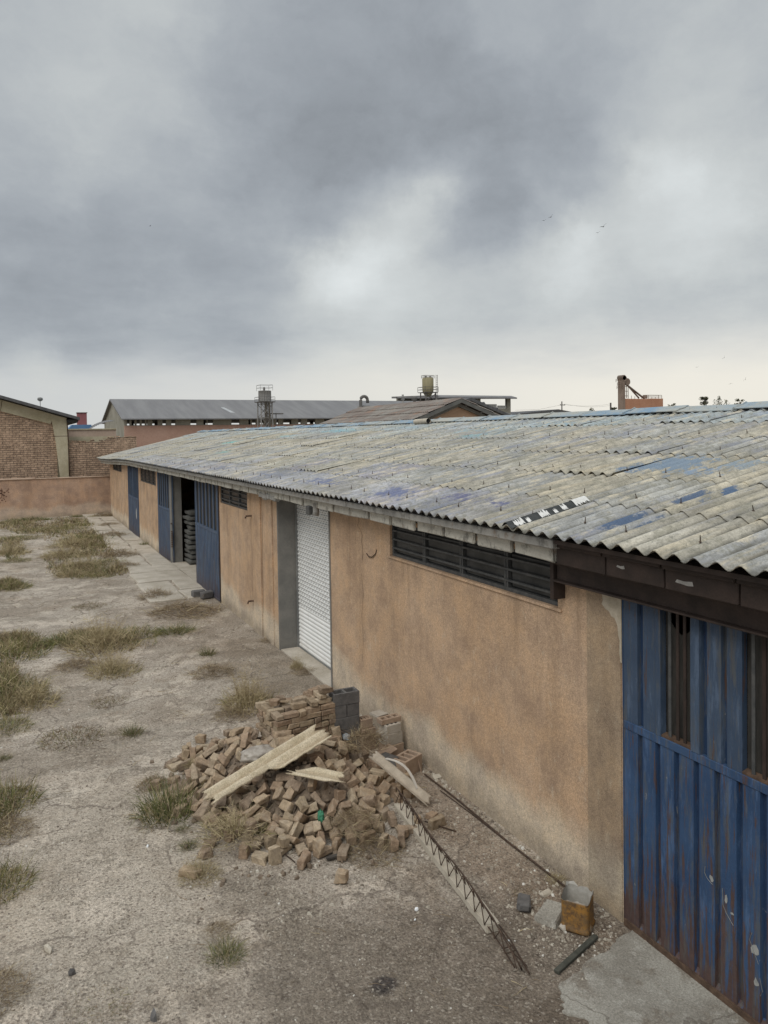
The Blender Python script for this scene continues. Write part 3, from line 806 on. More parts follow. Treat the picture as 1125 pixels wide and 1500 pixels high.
# brown metal fascia and beam over the near door
bm = NB()
for (a, b) in ((4.565, 5.155), (3.96, 4.55), (3.335, 3.945), (2.7, 3.32), (1.0, 2.69)):
    bbox(bm, 4.175, 4.21, a, b, 2.975, 3.125, .006, 0, .002)
    bbox(bm, 4.135, 4.20, a, b, 3.127, 3.16, .006, 0, .002)
obj('metal_fascia', bm, M_brown, WH)
bm = NB(); box(bm, 4.09, 4.40, 1.0, 5.09, 3.165, 3.20); obj('eave_board', bm, M_brown, WH)
bm = NB()
for (a, b, c, d) in ((4.34, 4.43, 3.058, 3.078), (3.69, 3.85, 3.038, 3.064)):
    o_ = [(a, c), (a+(b-a)*.3, c-.006), (b, c+.004), (b-(b-a)*.1, d), (a+(b-a)*.5, d-.005), (a+.01, d+.004)]
    bm.faces.new([bm.verts.new((4.1718, p, q)) for p, q in o_])
split('paint_flake', bm, simple('pale_flakes', (.24, .23, .22), (.36, .35, .33), 20, .8, .1), WH)
bm = NB()
box(bm, 4.36, 4.375, 1.0, 5.38, 2.79, 2.935); box(bm, 4.30, 4.46, 1.0, 5.38, 2.935, 2.95); box(bm, 4.30, 4.46, 1.0, 5.38, 2.775, 2.79)
bmesh.ops.bevel(bm, geom=bm.edges[:], offset=.003, segments=1, affect='EDGES')
obj('lintel_beam', bm, M_brown, WH)
bm = NB(); box(bm, 4.33, WX-.003, 5.392, 5.44, 2.60, 2.98); obj('eave_bracket', bm, M_brown, WH)

# ---- vents with slats
def vent(y0, y1, z0, z1, panes, first=False):
    x = WX+.035
    bm = NB(); box(bm, x+.06, x+.07, y0+.01, y1-.01, z0+.01, z1-.01); w = obj('vent_window', bm, M_glass, WH)
    bm = NB(); t = .04
    box(bm, x, x+.05, y0+.002, y0+t, z0+.002, z1-.002); box(bm, x, x+.05, y1-t, y1-.002, z0+.002, z1-.002)
    box(bm, x, x+.05, y0+t, y1-t, z0+.002, z0+t); box(bm, x, x+.05, y0+t, y1-t, z1-t, z1-.002)
    for k in range(1, panes):
        yy = y0+(y1-y0)*k/panes; box(bm, x+.002, x+.05, yy-.035, yy-.006, z0+t, z1-t); box(bm, x+.002, x+.05, yy+.006, yy+.035, z0+t, z1-t)
    obj('frame', bm, M_frame, w)
    n = 3
    for k in range(1, n+1):
        zz = z0+(z1-z0)*k/(n+1); bm = NB()
        prism_y(bm, [(x-.012, zz-.012), (x+.0, zz-.016), (x+.0, zz+.012), (x-.012, zz+.008)], y0+.02, y1-.02); fixn(bm)
        obj('bar', bm, M_frame, w)
    # pane rims hanging loose inside
    bm = NB()
    for k in range(panes):
        a = y0+(y1-y0)*k/panes+.06; b = y0+(y1-y0)*(k+1)/panes-.07
        for q in range(2):
            c = z0+.05+(z1-z0-.1)*q/2; d = z0+.03+(z1-z0-.1)*(q+1)/2
            tilt = random.uniform(0, .03)
            box(bm, x+.03, x+.036, a, b, c+.01, d-.006)
    obj('pane', bm, M_glass, w)
    return w
vent(5.50, 8.97, 2.49, 2.95, 4); vent(15.88, 18.33, 2.50, 2.95, 3); vent(27.72, 31.5, 2.38, 2.93, 4); vent(37.4, 41.0, 2.50, 2.88, 3)
bm = NB(); bbox(bm, WX-.02, WX+.03, 5.44, 9.02, 2.462, 2.489, .005, 0, .003); obj('vent_sill', bm, M_wall, WH)

# ---- roller shutter
sx = WX+.385
bm = NB(); z = .03; pr = []
while z < 2.93:
    for (fz, fx) in ((0, .0), (.12, -.010), (.35, -.017), (.65, -.017), (.88, -.010)): pr.append((z+fz*.077, sx+fx))
    z += .077
a = [bm.verts.new((x, 11.19, zz)) for zz, x in pr]; b = [bm.verts.new((x, 13.71, zz)) for zz, x in pr]
for i in range(len(pr)-1): bm.faces.new((a[i], a[i+1], b[i+1], b[i])).smooth = True
SH = obj('shutter_door', bm, M_shutter, WH)
bm = NB()
box(bm, sx-.045, sx+.02, 11.152, 11.19, .02, 2.95); box(bm, sx-.045, sx+.02, 13.71, 13.748, .02, 2.95); obj('guide_rail', bm, M_steel, SH)
bm = NB(); bbox(bm, sx-.03, sx+.005, 11.2, 13.7, .022, .06, .006); obj('bottom_bar', bm, M_steel, SH)
bm = NB(); box(bm, WX-.012, WX+.05, 11.10, 11.148, 0, 2.95); box(bm, WX-.012, WX+.05, 13.752, 13.80, 0, 2.95); split('door_trim', bm, M_grey_plaster, WH)

# ---- blue sheet doors
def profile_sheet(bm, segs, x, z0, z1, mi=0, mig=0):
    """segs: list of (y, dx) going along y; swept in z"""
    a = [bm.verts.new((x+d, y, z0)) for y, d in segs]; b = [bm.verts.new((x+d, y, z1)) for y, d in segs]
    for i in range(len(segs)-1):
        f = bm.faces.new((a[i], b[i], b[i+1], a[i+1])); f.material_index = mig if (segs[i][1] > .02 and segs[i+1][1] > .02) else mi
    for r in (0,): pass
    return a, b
def near_door():
    x = WX-.012
    bm = NB(); segs = [(4.655, 0.), (4.50, 0.)]
    g = 4.50
    while g > 1.2:
        segs += [(g-.004, .034), (g-.040, .034), (g-.052, .0), (g-.185, .0)]; g -= .185
    profile_sheet(bm, [(y_, d) for y_, d in segs], x, .065, 1.665, 0, 1)
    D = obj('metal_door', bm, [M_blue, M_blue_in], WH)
    bm = NB(); box(bm, x-.014, x+.04, 1.0, 4.654, .005, .064); obj('bottom_rail', bm, M_rust, D)
    bm = NB(); box(bm, x-.008, x+.04, 1.0, 4.655, 1.667, 1.735); bmesh.ops.bevel(bm, geom=bm.edges[:], offset=.005, segments=1, affect='EDGES'); obj('middle_rail', bm, M_blue, D)
    # small sloping caps closing each groove at foot and head
    bm = NB(); g = 4.50
    while g > 1.2:
        prism_y(bm, [(x+.002, .0645), (x+.034, .0645), (x+.034, .095)], g-.045, g-.003); g -= .185
    fixn(bm); split('groove_foot', bm, M_blue, D)
    # upper leaf: blue ribs and two kinds of slots
    def upper(y0):
        bm = NB()
        sg = [(y0, 0), (y0-.155, 0), (y0-.160, .034), (y0-.205, .034), (y0-.217, 0.0), (y0-.34, .0), (y0-.352, -.01), (y0-.405, -.01), (y0-.405, .05)]
        profile_sheet(bm, sg, x, 1.737, 2.772, 0, 1)
        sg = [(y0-.695, .05), (y0-.695, -.012), (y0-.775, -.012), (y0-.78, .034), (y0-.822, .034), (y0-.834, 0), (y0-.955, 0), (y0-.962, .034), (y0-.995, .034), (y0-1.005, 0), (y0-1.128, 0), (y0-1.128, .05)]
        profile_sheet(bm, sg, x, 1.737, 2.772, 0, 1)
        return bm
    for y0 in (4.655,):
        obj('upper_sheet', upper(y0), [M_blue_up, M_blue_in], D)
    def slot(ya, yb, hole):
        # dusty pane with a broken hole, dark bars in front
        bm = NB(); X = x+.055
        if hole:
            c = (ya-.155, 2.70); r = .115; pts = [(ya, 1.737), (yb, 1.737), (yb, 2.772)]
            n = 11; e = []
            for k in range(n+1):
                t = -.25+(-PI+.1)*k/n
                e.append((c[0]-math.cos(t)*r*(1+random.uniform(-.1, .1)), min(2.772, c[1]+math.sin(t)*r*1.15*(1+random.uniform(-.08, .08)))))
            pts += [(e[0][0], 2.772)]+e+[(e[-1][0], 2.772), (ya, 2.772)]
            f = bm.faces.new([bm.verts.new((X, p, q)) for p, q in pts]); bmesh.ops.triangulate(bm, faces=[f])
        else: quad(bm, (X, ya, 1.737), (X, yb, 1.737), (X, yb, 2.772), (X, ya, 2.772))
        p_ = obj('door_window', bm, M_slot, D)
        for k in range(1, 4):
            yy = ya+(yb-ya)*k/4+random.uniform(-.006, .006); bm = NB(); box(bm, x+.012, x+.02, yy-.013, yy+.013, 1.75, 2.77); obj('window_bar', bm, M_frame if k == 1 else M_brown, p_)
        bm = NB(); prism_y(bm, [(x-.004, 1.737), (x+.05, 1.737), (x+.05, 1.765), (x-.004, 1.752)], yb+.002, ya-.002); fixn(bm); obj('window_ledge', bm, M_rust, p_)
    slot(4.25, 3.96, True); slot(3.527, 3.20, False)
    obj('upper_sheet', upper(3.20), [M_blue_up, M_blue_in], D)
    bm = NB(); box(bm, x-.004, x+.25, 4.656, 4.664, 0, 2.78); obj('door_post', bm, M_blue, D)
    # bare patches where the paint has peeled to primer
    bm = NB()
    for (y_, z_, w, h) in ((3.785, .86, .045, .06), (3.66, .78, .03, .07), (3.43, .55, .07, .10), (3.42, .33, .05, .07), (3.61, .70, .04, .025)):
        n = 9; bm.faces.new([bm.verts.new((x-.0022, y_+w*.5*math.cos(2*PI*k/n)*random.uniform(.5, 1.1), z_+h*.5*math.sin(2*PI*k/n)*random.uniform(.5, 1.1))) for k in range(n)])
    obj('peeled_paint', bm, simple('grey_primer', (.24, .25, .25), (.36, .36, .34), 30, .8, .15), D)
    bm = NB()
    for pts in ([(3.84, .92), (3.845, .87), (3.82, .84), (3.775, .82)], [(3.69, .84), (3.685, .72), (3.66, .68), (3.60, .62)], [(4.10, 1.25), (4.095, 1.20)], [(3.45, .66), (3.47, .60), (3.40, .47)], [(3.39, .38), (3.37, .30), (3.385, .26)]):
        tube(bm, [(x-.0025, a_, b_) for a_, b_ in pts], .0022, 4)
    split('paint_scratch', bm, M_steel, D)
near_door()

def far_leaf(y0, y1, zt, name='door_leaf', mid=1.62, wins=2, hinge=None, ang=0.):
    """ribbed blue leaf between y0<y1 at the wall face"""
    x = WX-.02; m = Matrix.Identity(4)
    if ang: m = Matrix.Translation(Vector((x, hinge, 0))) @ Matrix.Rotation(ang, 4, 'Z') @ Matrix.Translation(Vector((-x, -hinge, 0)))
    def T(bm):
        if ang: bmesh.ops.transform(bm, matrix=m, verts=bm.verts)
        return bm
    bm = NB(); segs = [(y0+.03, 0.)]; p = .165; g = y0+.06
    while g < y1-.16:
        segs += [(g, 0), (g+.008, .035), (g+.045, .035), (g+.055, 0)]; g += p
    segs += [(y1-.03, 0.)]
    profile_sheet(bm, segs, x, .07, mid, 0, 1); box(bm, x-.005, x+.03, y0, y0+.029, .03, zt); box(bm, x-.005, x+.03, y1-.029, y1, .03, zt)
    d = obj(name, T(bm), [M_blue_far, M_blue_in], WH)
    bm = NB(); box(bm, x-.012, x+.032, y0+.03, y1-.03, mid, mid+.07); obj('middle_rail', T(bm), M_blue_far, d)
    bm = NB(); box(bm, x-.008, x+.032, y0+.03, y1-.03, .03, .069); obj('bottom_rail', T(bm), M_blue_far, d)
    # upper part: narrow blue strips with dark slots between
    bm = NB(); n = wins*4+1; w = (y1-y0-.06)/n
    for k in range(0, n, 2):
        a_ = y0+.03+k*w; box(bm, x, x+.025, a_+w*.2, a_+w*.75, mid+.071, zt)
    obj('upper_strip', T(bm), M_blue_far, d)
    bm = NB(); quad(bm, (x+.03, y0+.03, mid+.06), (x+.03, y1-.03, mid+.06), (x+.03, y1-.03, zt), (x+.03, y0+.03, zt)); obj('slot_pane', T(bm), M_slot, d)
    return d
far_leaf(18.44, 21.10, 2.95, 'metal_door', 1.69, 3)
L2 = far_leaf(24.95, 27.26, 2.94, 'metal_door', 1.69, 3, 27.26, 0.035)
bm = NB()
for z_ in (.55, .62, .69, .76, .83, .90, .97, 1.04, 1.3): box(bm, WX-.012, WX+.03, 24.86, 24.95, z_, z_+.035)
obj('hinge_teeth', bm, M_rust, L2)
far_leaf(33.55, 35.08, 2.88, 'metal_door', 1.55, 2); DL = far_leaf(32.0, 33.53, 2.88, 'metal_door', 1.55, 2)
bm = NB(); n = 10; bm.faces.new([bm.verts.new((WX-.026, 32.6+.12*math.cos(2*PI*k/n)*random.uniform(.6, 1.1), 1.0+.3*math.sin(2*PI*k/n)*random.uniform(.6, 1.1))) for k in range(n)])
obj('peeled_paint', bm, simple('peeled_white', (.45, .45, .44), (.55, .55, .53), 20, .8, .1), DL)
# dark steel post at the near side of the open double doorway and pulled-in black back wall
bm = NB(); box(bm, WX-.02, WX+.2, 18.385, 18.435, 0, 2.96); obj('door_post', bm, M_brown, WH)
# stacked sacks inside the open doorway
tops = []
for c_ in range(2):
    for k in range(11 if c_ == 0 else 8):
        b = bmesh.new(); bmesh.ops.create_cube(b, size=1.); bmesh.ops.subdivide_edges(b, edges=b.edges[:], cuts=3, use_grid_fill=True)
        for v in b.verts:
            p = v.co; e = 1-.75*max(abs(p.x), abs(p.y))*2*.35
            v.co = Vector((p.x*.55, p.y*.85, p.z*.17*(1-.5*(max(abs(p.x), abs(p.y))*2)**3)))+Vector(mnoise.noise_vector(p*3+Vector((k, c_, 0))))*.02
        cx_, cy_, cz_ = WX+.72+.6*c_+random.uniform(-.05, .05), 24.6+random.uniform(-.06, .06), .03+.085+.155*k
        bm = NB(); merge(bm, b, 0, Matrix.Translation((0, 0, .085)) @ Matrix.Rotation(random.uniform(-.1, .1), 4, 'Z'))
        o = obj('sack', bm, M_sack, None, None, True); o.location = (cx_, cy_, cz_-.085)
        tag(o, 'grey woven sack in the dark stack inside the open doorway', 'sack', 'sacks stacked inside the open doorway')
# grey blocks lying by the open leaf
for (px, py, s) in ((291, 875, .17), (303, 877, .15)):
    p = at(px, py); b = NB(); bbox(b, -s, s, -s*.6, s*.6, 0, .17, .02, 0, .012)
    o = obj('concrete_lump', b, M_block); o.location = (p.x, p.y, gz(p.x, p.y)+.02); o.rotation_euler = (0, 0, random.uniform(0, 1))
    tag(o, 'grey concrete lump propping the near blue door leaf' if px > 295 else 'paler round concrete lump left of the one at the blue leaf', 'lump')
# ------------------------------------------------------------------ boundary wall and the brick building behind it
BY = 43.44
BW = thing('boundary_wall', 'low pinkish plastered yard wall below the rough brick building', 'wall', (-6, BY, 0))
bm = NB(); n = 30; top = []
M_cop = simple('coping_mortar', (.42, .30, .22), (.50, .38, .29), 4, .95, .12, .4, bsc=40)
box(bm, -30, 6.2, BY, BY+.25, -.1, 2.03); obj('wall', bm, M_bwall, BW)
bm = NB(); x = -30
while x < 6.1:
    L = random.uniform(.9, 2.6); xb = min(x+L, 6.2); j = random.uniform(-.015, .015)
    bbox(bm, x+.005, xb-.005, BY-.05, BY+.28, 2.033+j*.1, 2.09+j, .012, 0, .006); x = xb
obj('coping', bm, M_cop, BW)
bm = NB(); q = random.Random(4)
for k in range(60):
    x_ = -.75+q.gauss(0, .14); z_ = 1.35+q.gauss(0, .2); r = q.uniform(.015, .05)
    bm.faces.new([bm.verts.new((x_+r*math.cos(a*PI/3)*q.uniform(.5, 1.2), BY-.004, z_+r*math.sin(a*PI/3)*q.uniform(.5, 1.2))) for a in range(6)])
obj('flaked_patch', bm, simple('flaked_dark', (.16, .09, .06), (.22, .13, .09), 20, 1, .1), BW)

FY = 45.5
M_darkroof = simple('dark_sheet_roof', (.085, .085, .088), (.125, .125, .127), .8, .85, .06, vec=(6, .4, 1))
M_frameconc = simple('yellowed_concrete', (.42, .37, .25), (.53, .48, .35), 1.6, .95, .12, .3, bsc=25)
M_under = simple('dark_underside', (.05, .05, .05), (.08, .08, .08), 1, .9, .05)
BB = thing('brick_building', 'rough brick gable building with concrete portal frame and dark overhanging roof behind the yard wall', 'building', (-6, FY, 0))
def rz(x): return 5.32-(x-3.2)*.306
bm = NB(); plate_y(bm, [(-16, -.1), (2.05, -.1), (2.05, rz(2.05)-.35), (-9, rz(-9)-.35), (-16, rz(-9)-.35-2.2)], FY, FY+.3); fixn(bm); obj('wall', bm, M_bw, BB)
bm = NB(); box(bm, 1.5, 2.05, FY+.31, 74, -.1, 4.9); obj('side_wall', bm, M_bw, BB)
bm = NB(); plate_y(bm, [(-16, rz(-9)-2.4), (-9, rz(-9)-.22), (2.0, rz(2.0)-.22), (1.74, rz(1.74)-.80), (-9, rz(-9)-.98), (-16, rz(-9)-3.2)], FY-.12, FY+.28); fixn(bm); obj('frame_beam', bm, M_frameconc, BB)
bm = NB(); plate_y(bm, [(1.76, rz(1.76)-.24), (2.56, rz(2.56)-.22), (2.62, 4.1), (2.62, 2.0), (2.16, 2.0), (1.98, 4.0)], FY-.16, FY+.27); fixn(bm); obj('frame_column', bm, M_frameconc, BB)
bm = NB(); tube(bm, [(2.60, FY-.17, 5.0), (2.63, FY-.17, 4.0), (2.64, FY-.17, 2.05)], .03, 6); obj('rust_edge', bm, M_rust, BB)
bm = NB()
for xx in (-.62, -3.5, -6.3):
    quad(bm, (xx, FY-.124, rz(xx)-.25), (xx+.03, FY-.124, rz(xx)-.25), (xx-.06, FY-.124, rz(xx)-.8), (xx-.09, FY-.124, rz(xx)-.8))
quad(bm, (1.9, FY-.164, 4.27), (2.6, FY-.164, 4.27), (2.6, FY-.164, 4.30), (1.9, FY-.164, 4.30))
obj('frame_joint', bm, M_rust, BB)
bm = NB(); plate_y(bm, [(3.22, rz(3.22)), (-9, rz(-9)), (-19, rz(-9)-3.06), (-19, rz(-9)-3.2), (-9, rz(-9)-.16), (3.22, rz(3.22)-.16)], FY-.75, 75); fixn(bm); RB = obj('roof', bm, M_darkroof, BB)
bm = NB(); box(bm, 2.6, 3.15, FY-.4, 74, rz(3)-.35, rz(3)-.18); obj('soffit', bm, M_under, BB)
p = at_y(59, 594, 50); bm = NB(); zb = rz(p.x)-.02
tube(bm, [(p.x, 50, zb), (p.x, 50, p.z+.28)], .02, 6); tube(bm, [(p.x, 50, p.z+.26), (p.x, 50, p.z+.34), (p.x, 50, p.z+.46), (p.x, 50, p.z+.5)], [.07, .16, .14, .03], 8); obj('roof_vent', bm, M_steel, RB)

LW = thing('brick_wall', 'low rough brick wall with a broken top edge right of the concrete column', 'wall', (4.5, FY, 0))
bm = NB(); n = 16; q = random.Random(9); prof = [(2.66, -.1)]
xs_ = [2.66+(6.3-2.66)*i/n for i in range(n+1)]
topz = []
for i, x_ in enumerate(xs_):
    z_ = 3.93+(.05 if i % 3 else -.02)+q.uniform(-.05, .05)
    if x_ > 4.6: z_ = 4.10+q.uniform(-.02, .03)
    if x_ > 5.3: z_ = 4.18
    topz.append((x_, z_))
prof = [(2.66, -.1), (6.3, -.1)]+topz[::-1]
plate_y(bm, prof, FY+.02, FY+.26); fixn(bm); obj('wall', bm, M_bw, LW)
bm = NB()
for i in range(n):
    if q.random() < .75: bbox(bm, xs_[i]+.01, xs_[i+1]-.01, FY-.02, FY+.27, max(topz[i][1], topz[i+1][1])+.002, max(topz[i][1], topz[i+1][1])+.06+q.uniform(-.02, .03), .012, 0, .012)
obj('top_course', bm, M_bw, LW)

# ------------------------------------------------------------------ far sheds
M_farroof = simple('far_grey_roof', (.175, .172, .175), (.22, .217, .217), .5, .9, .05, vec=(2.2, .25, .3))
M_farconc = simple('far_bare_concrete', (.25, .24, .20), (.34, .325, .275), .8, .95, .06)
M_farpink = simple('far_pink_render', (.42, .26, .20), (.50, .33, .26), .5, .95, .08)
M_white = simple('plain_white', (.72, .74, .75), (.80, .81, .82), 3, .4, 0)  # plain white of the scraps and pebbles
M_terra = None
FW = thing('far_warehouse', 'long grey roofed warehouse with a row of window openings above a pink wall, far behind', 'warehouse', (30, 85, 0))
x0, x1 = 10.55, 62.
EZf, RZf = 6.34, 8.82
bm = NB()
wins = []
for (px0, px1) in ((186, 216), (223, 231), (238, 243), (251, 257), (279, 288), (298, 303), (304, 312), (339, 351), (364, 367), (369, 375), (381, 386), (404, 408), (415, 427), (437, 441), (450, 462), (475, 487)):
    wins.append((at_y(px0, 618, 85).x, at_y(px1, 618, 85).x))
zs_ = (5.50, 6.12)
# front wall in two bands with real openings
cur = x0
for (a, b) in wins+[(x1, x1)]:
    box(bm, cur, a, 85, 85.25, 5.452, 6.3)
    if b > a: box(bm, a+.001, b-.001, 85, 85.25, 6.12, 6.3); box(bm, a+.001, b-.001, 85, 85.25, 5.452, 5.50)
    cur = b
obj('upper_wall', bm, M_farconc, FW)
bm = NB(); box(bm, x0, x1, 84.97, 85.25, -.1, 5.45); obj('wall', bm, M_farpink, FW)
bm = NB()
for (a, b) in wins[:1]:
    for k in range(4): box(bm, a+(b-a)*(.12+.25*k), a+(b-a)*(.22+.25*k), 85.02, 85.2, 5.5, 6.12)
obj('window_post', bm, M_farconc, FW)
# daylight through openings in the back wall
bm = NB(); cur = x0
box(bm, x0, x1, 105, 105.2, -.1, 4.9); box(bm, x0, x1, 105, 105.2, 6.6, 6.7)
for k in range(16): box(bm, x0+3.2*k, x0+3.2*k+.5, 105, 105.2, 4.9, 6.6)
obj('back_wall', bm, M_farconc, FW)
bm = NB(); prism_x(bm, [(85.26, -.1), (104.99, -.1), (104.99, 6.5), (95, RZf-.2), (85.26, EZf-.05)], x0, x0+.3); fixn(bm); obj('gable_wall', bm, M_farconc, FW)
bm = NB(); prism_x(bm, [(84.3, EZf-.14), (95, RZf), (105.8, EZf-.14), (105.8, EZf-.3), (95, RZf-.16), (84.3, EZf-.26)], x0-.35, x1); fixn(bm); FR = obj('roof', bm, M_farroof, FW)
pa = [at_y(324, 598.5, 89.), at_y(328.5, 598.5, 89.)]
bm = NB(); a = at_y(324, 600, 90); zz = lambda y_: EZf-.14+(y_-84.3)*(RZf-EZf+.14)/10.7+.012
quad(bm, (a.x, 90.2, zz(90.2)), (a.x+.42, 90.2, zz(90.2)), (a.x+.95, 87.2, zz(87.2)), (a.x+.45, 87.2, zz(87.2))); obj('skylight', bm, simple('dull_skylight', (.36, .37, .37), (.44, .45, .45), 3, .5, .05), FR)

TS = thing('farther_shed', 'dark flat roofed shed with an open pale corner bay, right of the silo', 'shed', (62, 97, 0))
sl, sr = at_y(640, 580, 97).x, at_y(748, 583, 97).x
zt = at_y(700, 579, 97).z
bm = NB(); prism_x(bm, [(96, zt-.35), (97.5, zt), (112, zt+.5), (112, zt+.2), (96, zt-.55)], sl, sr+.5); fixn(bm); obj('roof', bm, M_farroof, TS)
bm = NB(); box(bm, sl, sr-6.2, 97, 97.3, -.1, zt-.5); box(bm, sr-6.2, sr-5.6, 97, 97.5, -.1, zt-.45); box(bm, sr-.7, sr, 97, 97.5, -.1, zt-.45); box(bm, sr-5.6, sr-.7, 97, 97.3, -.1, zt-2.0)
box(bm, sl, sr, 110, 110.3, -.1, zt+.25); obj('wall', bm, M_farconc, TS)
bm = NB(); box(bm, sr-5.5, sr-2.6, 97.05, 97.2, zt-1.98, zt-1.35); box(bm, sr-2.4, sr-.8, 97.05, 97.2, zt-1.98, zt-1.55); obj('panel', bm, simple('pale_panels', (.44, .44, .42), (.52, .52, .5), 2, .8, .05), TS)
bm = NB(); box(bm, sl, sr-6.3, 96.95, 96.99, zt-1.9, zt-.6); obj('opening_shade', bm, M_under, TS)  # dark panel on the wall, painting the shade of an open front

# shed next door with weathered brown roof, gable towards the yard
def m_terra():
    M = Mat('brown_weathered_sheets', .95, .1); p = M.pos()
    c = M.mix(M.rng(M.noise(.8, 5, .6), .35, .65), (.20, .165, .145), (.27, .25, .225))
    c = M.mix(M.rng(M.noise(1.3, 6, .7, M.vs(p, (1., .4, 1))), .52, .66, 0, .7), c, (.34, .21, .15))
    ry = M.math('FRACT', M.math('DIVIDE', M.sep(p)[0], .92)); c = M.mix(M.rng(ry, .12, .0, 0, .6), c, (.09, .08, .075))
    c = M.mix(1., c, M.grey(M.noise(4, 5, .7, M.vs(p, (2.5, .8, 1))), .65, 1.3), 'MULTIPLY'); M.color(c)
    M.bump(M.noise(6, 4), .4, .05); return M.m
M_terra = m_terra()
NS_ = thing('neighbour_shed', 'weathered brown sheet roofed shed with a tan gable, just behind the blue ridge', 'shed', (22, 41, 0))
yn, yf = 35.117, 48.67; rxx, rzz = 22., 6.05; el = 16.2; er = 28.4; sl_ = .386
bm = NB()
for sg in (-1, 1):
    n = 70; L = 6.2
    for lay in (0,):
        g = []
        rows = 6
        for j in range(rows+1):
            u = L*j/rows
            g.append((u, u*sl_))
        for r_ in range(rows):
            a0, a1 = g[r_], g[r_+1]
            va = []; vb = []
            for i in range(n*2+1):
                yy = yn+(yf-yn)*i/(n*2); h = .03*(1 if i % 2 else -1)
                va.append(bm.verts.new((rxx+sg*a0[0], yy, rzz-a0[1]+h)))
                vb.append(bm.verts.new((rxx+sg*(a1[0]+.05), yy, rzz-a1[1]+h+.035)))
            for i in range(n*2): bm.faces.new((va[i], va[i+1], vb[i+1], vb[i]))
obj('roof', bm, M_terra, NS_)
bm = NB(); plate_y(bm, [(el+.2, -.1), (er-.2, -.1), (er-.2, rzz-6*sl_-.2), (rxx, rzz-.48), (el+.2, rzz-6*sl_-.2)], yn+.45, yn+.7); fixn(bm)
def m_gable():
    M = Mat('tan_gable_render', .95, .1)
    c = M.mix(M.rng(M.noise(.55, 5, .65), .4, .62), (.32, .245, .18), (.42, .28, .19)); c = M.mix(M.rng(M.noise(1.5, 5, .7), .55, .7, 0, .6), c, (.17, .14, .115)); M.color(c); return M.m
obj('gable_wall', bm, m_gable(), NS_)
bm = NB()
plate_y(bm, [(rxx, rzz-.05), (rxx, rzz-.26), (el-.1, rzz-.26-5.9*sl_), (el-.1, rzz-.05-5.9*sl_)], yn-.02, yn+.06)
plate_y(bm, [(rxx, rzz-.05), (rxx, rzz-.26), (er+.1, rzz-.26-6.4*sl_), (er+.1, rzz-.05-6.4*sl_)], yn-.02, yn+.06); fixn(bm)
obj('rake_board', bm, simple('dark_rake_board', (.10, .10, .095), (.15, .15, .14), 2, .9, .1), NS_)
bm = NB()
plate_y(bm, [(rxx, rzz-.28), (rxx, rzz-.46), (el-.1, rzz-.46-5.9*sl_), (el-.1, rzz-.28-5.9*sl_)], yn+.25, yn+.43)
plate_y(bm, [(rxx, rzz-.28), (rxx, rzz-.46), (er+.1, rzz-.46-6.4*sl_), (er+.1, rzz-.28-6.4*sl_)], yn+.25, yn+.43); fixn(bm)
obj('gable_beam', bm, simple('grey_gable_beam', (.14, .135, .12), (.19, .18, .16), 2, .9, .1), NS_)
bm = NB(); box(bm, er-.45, er-.2, yn+.71, yf, -.1, 3.5); box(bm, el+.2, el+.45, yn+.71, yf, -.1, 3.5); obj('wall', bm, M_farconc, NS_)
# bigger dark roof slope behind the gable's right side
OS = thing('outer_shed', 'dark ragged roof slope falling to the right behind the tan gable', 'shed', (30, 52, 0))
a = at_y(690, 584, 52); b = at_y(764, 612, 52)
bm = NB(); plate_y(bm, [(a.x-7, a.z-2.2), (a.x, a.z+.1), (b.x+3, b.z-1.2), (b.x+3, b.z-1.45), (a.x, a.z-.15), (a.x-7, a.z-2.45)], 52, 64); fixn(bm); RO = obj('roof', bm, M_darkroof, OS)
bm = NB(); plate_y(bm, [(a.x-6.7, -.1), (b.x+2.8, -.1), (b.x+2.8, b.z-1.45), (a.x, a.z-.17), (a.x-6.7, a.z-2.4)], 52.3, 52.6); fixn(bm); obj('gable_wall', bm, M_farconc, OS)
bm = NB()
for k in range(5):
    t = .25+.14*k; px = a.x+(b.x-a.x)*t; pz = a.z+(b.z-a.z)*t
    bbox(bm, px-.2, px+.25, 52.2+k*.4, 52.9+k*.4, pz-.1, pz+random.uniform(.12, .4), .04, 0, .04)
obj('ragged_tile', bm, M_darkroof, RO)

# low dark roof further right
DS = thing('low_shed', 'low dark roofed shed peeping over the ridge beside a utility pole', 'shed', (80, 100, 0))
a = at_y(750, 607, 100); m_ = at_y(818, 599.5, 100); b = at_y(842, 604, 100)
bm = NB(); plate_y(bm, [(a.x, a.z), (m_.x, m_.z), (b.x, b.z), (b.x, b.z-.4), (a.x, a.z-.4)], 100, 118); fixn(bm); obj('roof', bm, M_darkroof, DS)
bm = NB(); box(bm, a.x+.5, b.x-.5, 101, 117, -.1, min(a.z, b.z)-.41); obj('wall', bm, M_farconc, DS)

# ------------------------------------------------------------------ towers, ducts, elevator
M_tank = simple('weathered_galvanised', (.21, .205, .195), (.30, .29, .275), .8, .8, .08, vec=(1.5, 1.5, .4))
M_silo = simple('yellowed_silo_paint', (.24, .21, .125), (.31, .275, .17), .8, .8, .08, vec=(1.5, 1.5, .3))
M_dsteel = simple('dull_steelwork', (.10, .095, .09), (.16, .15, .14), 1, .8, .05)
def rail(bm, pts, h, r=.03):
    for p in pts: tube(bm, [p, (p[0], p[1], p[2]+h)], r, 4)
    for z_ in (h, h*.5): tube(bm, [(p[0], p[1], p[2]+z_) for p in pts+[pts[0]]], r*.8, 4)
Y = 80.; c0 = at_y(388, 588, Y)
T1 = thing('water_tank_tower', 'grey ribbed tank on a lattice tower in front of the long grey roof', 'tower', (c0.x, Y, 0))
cx, zb, ztp = c0.x, c0.z+.02, at_y(388, 572.5, Y).z
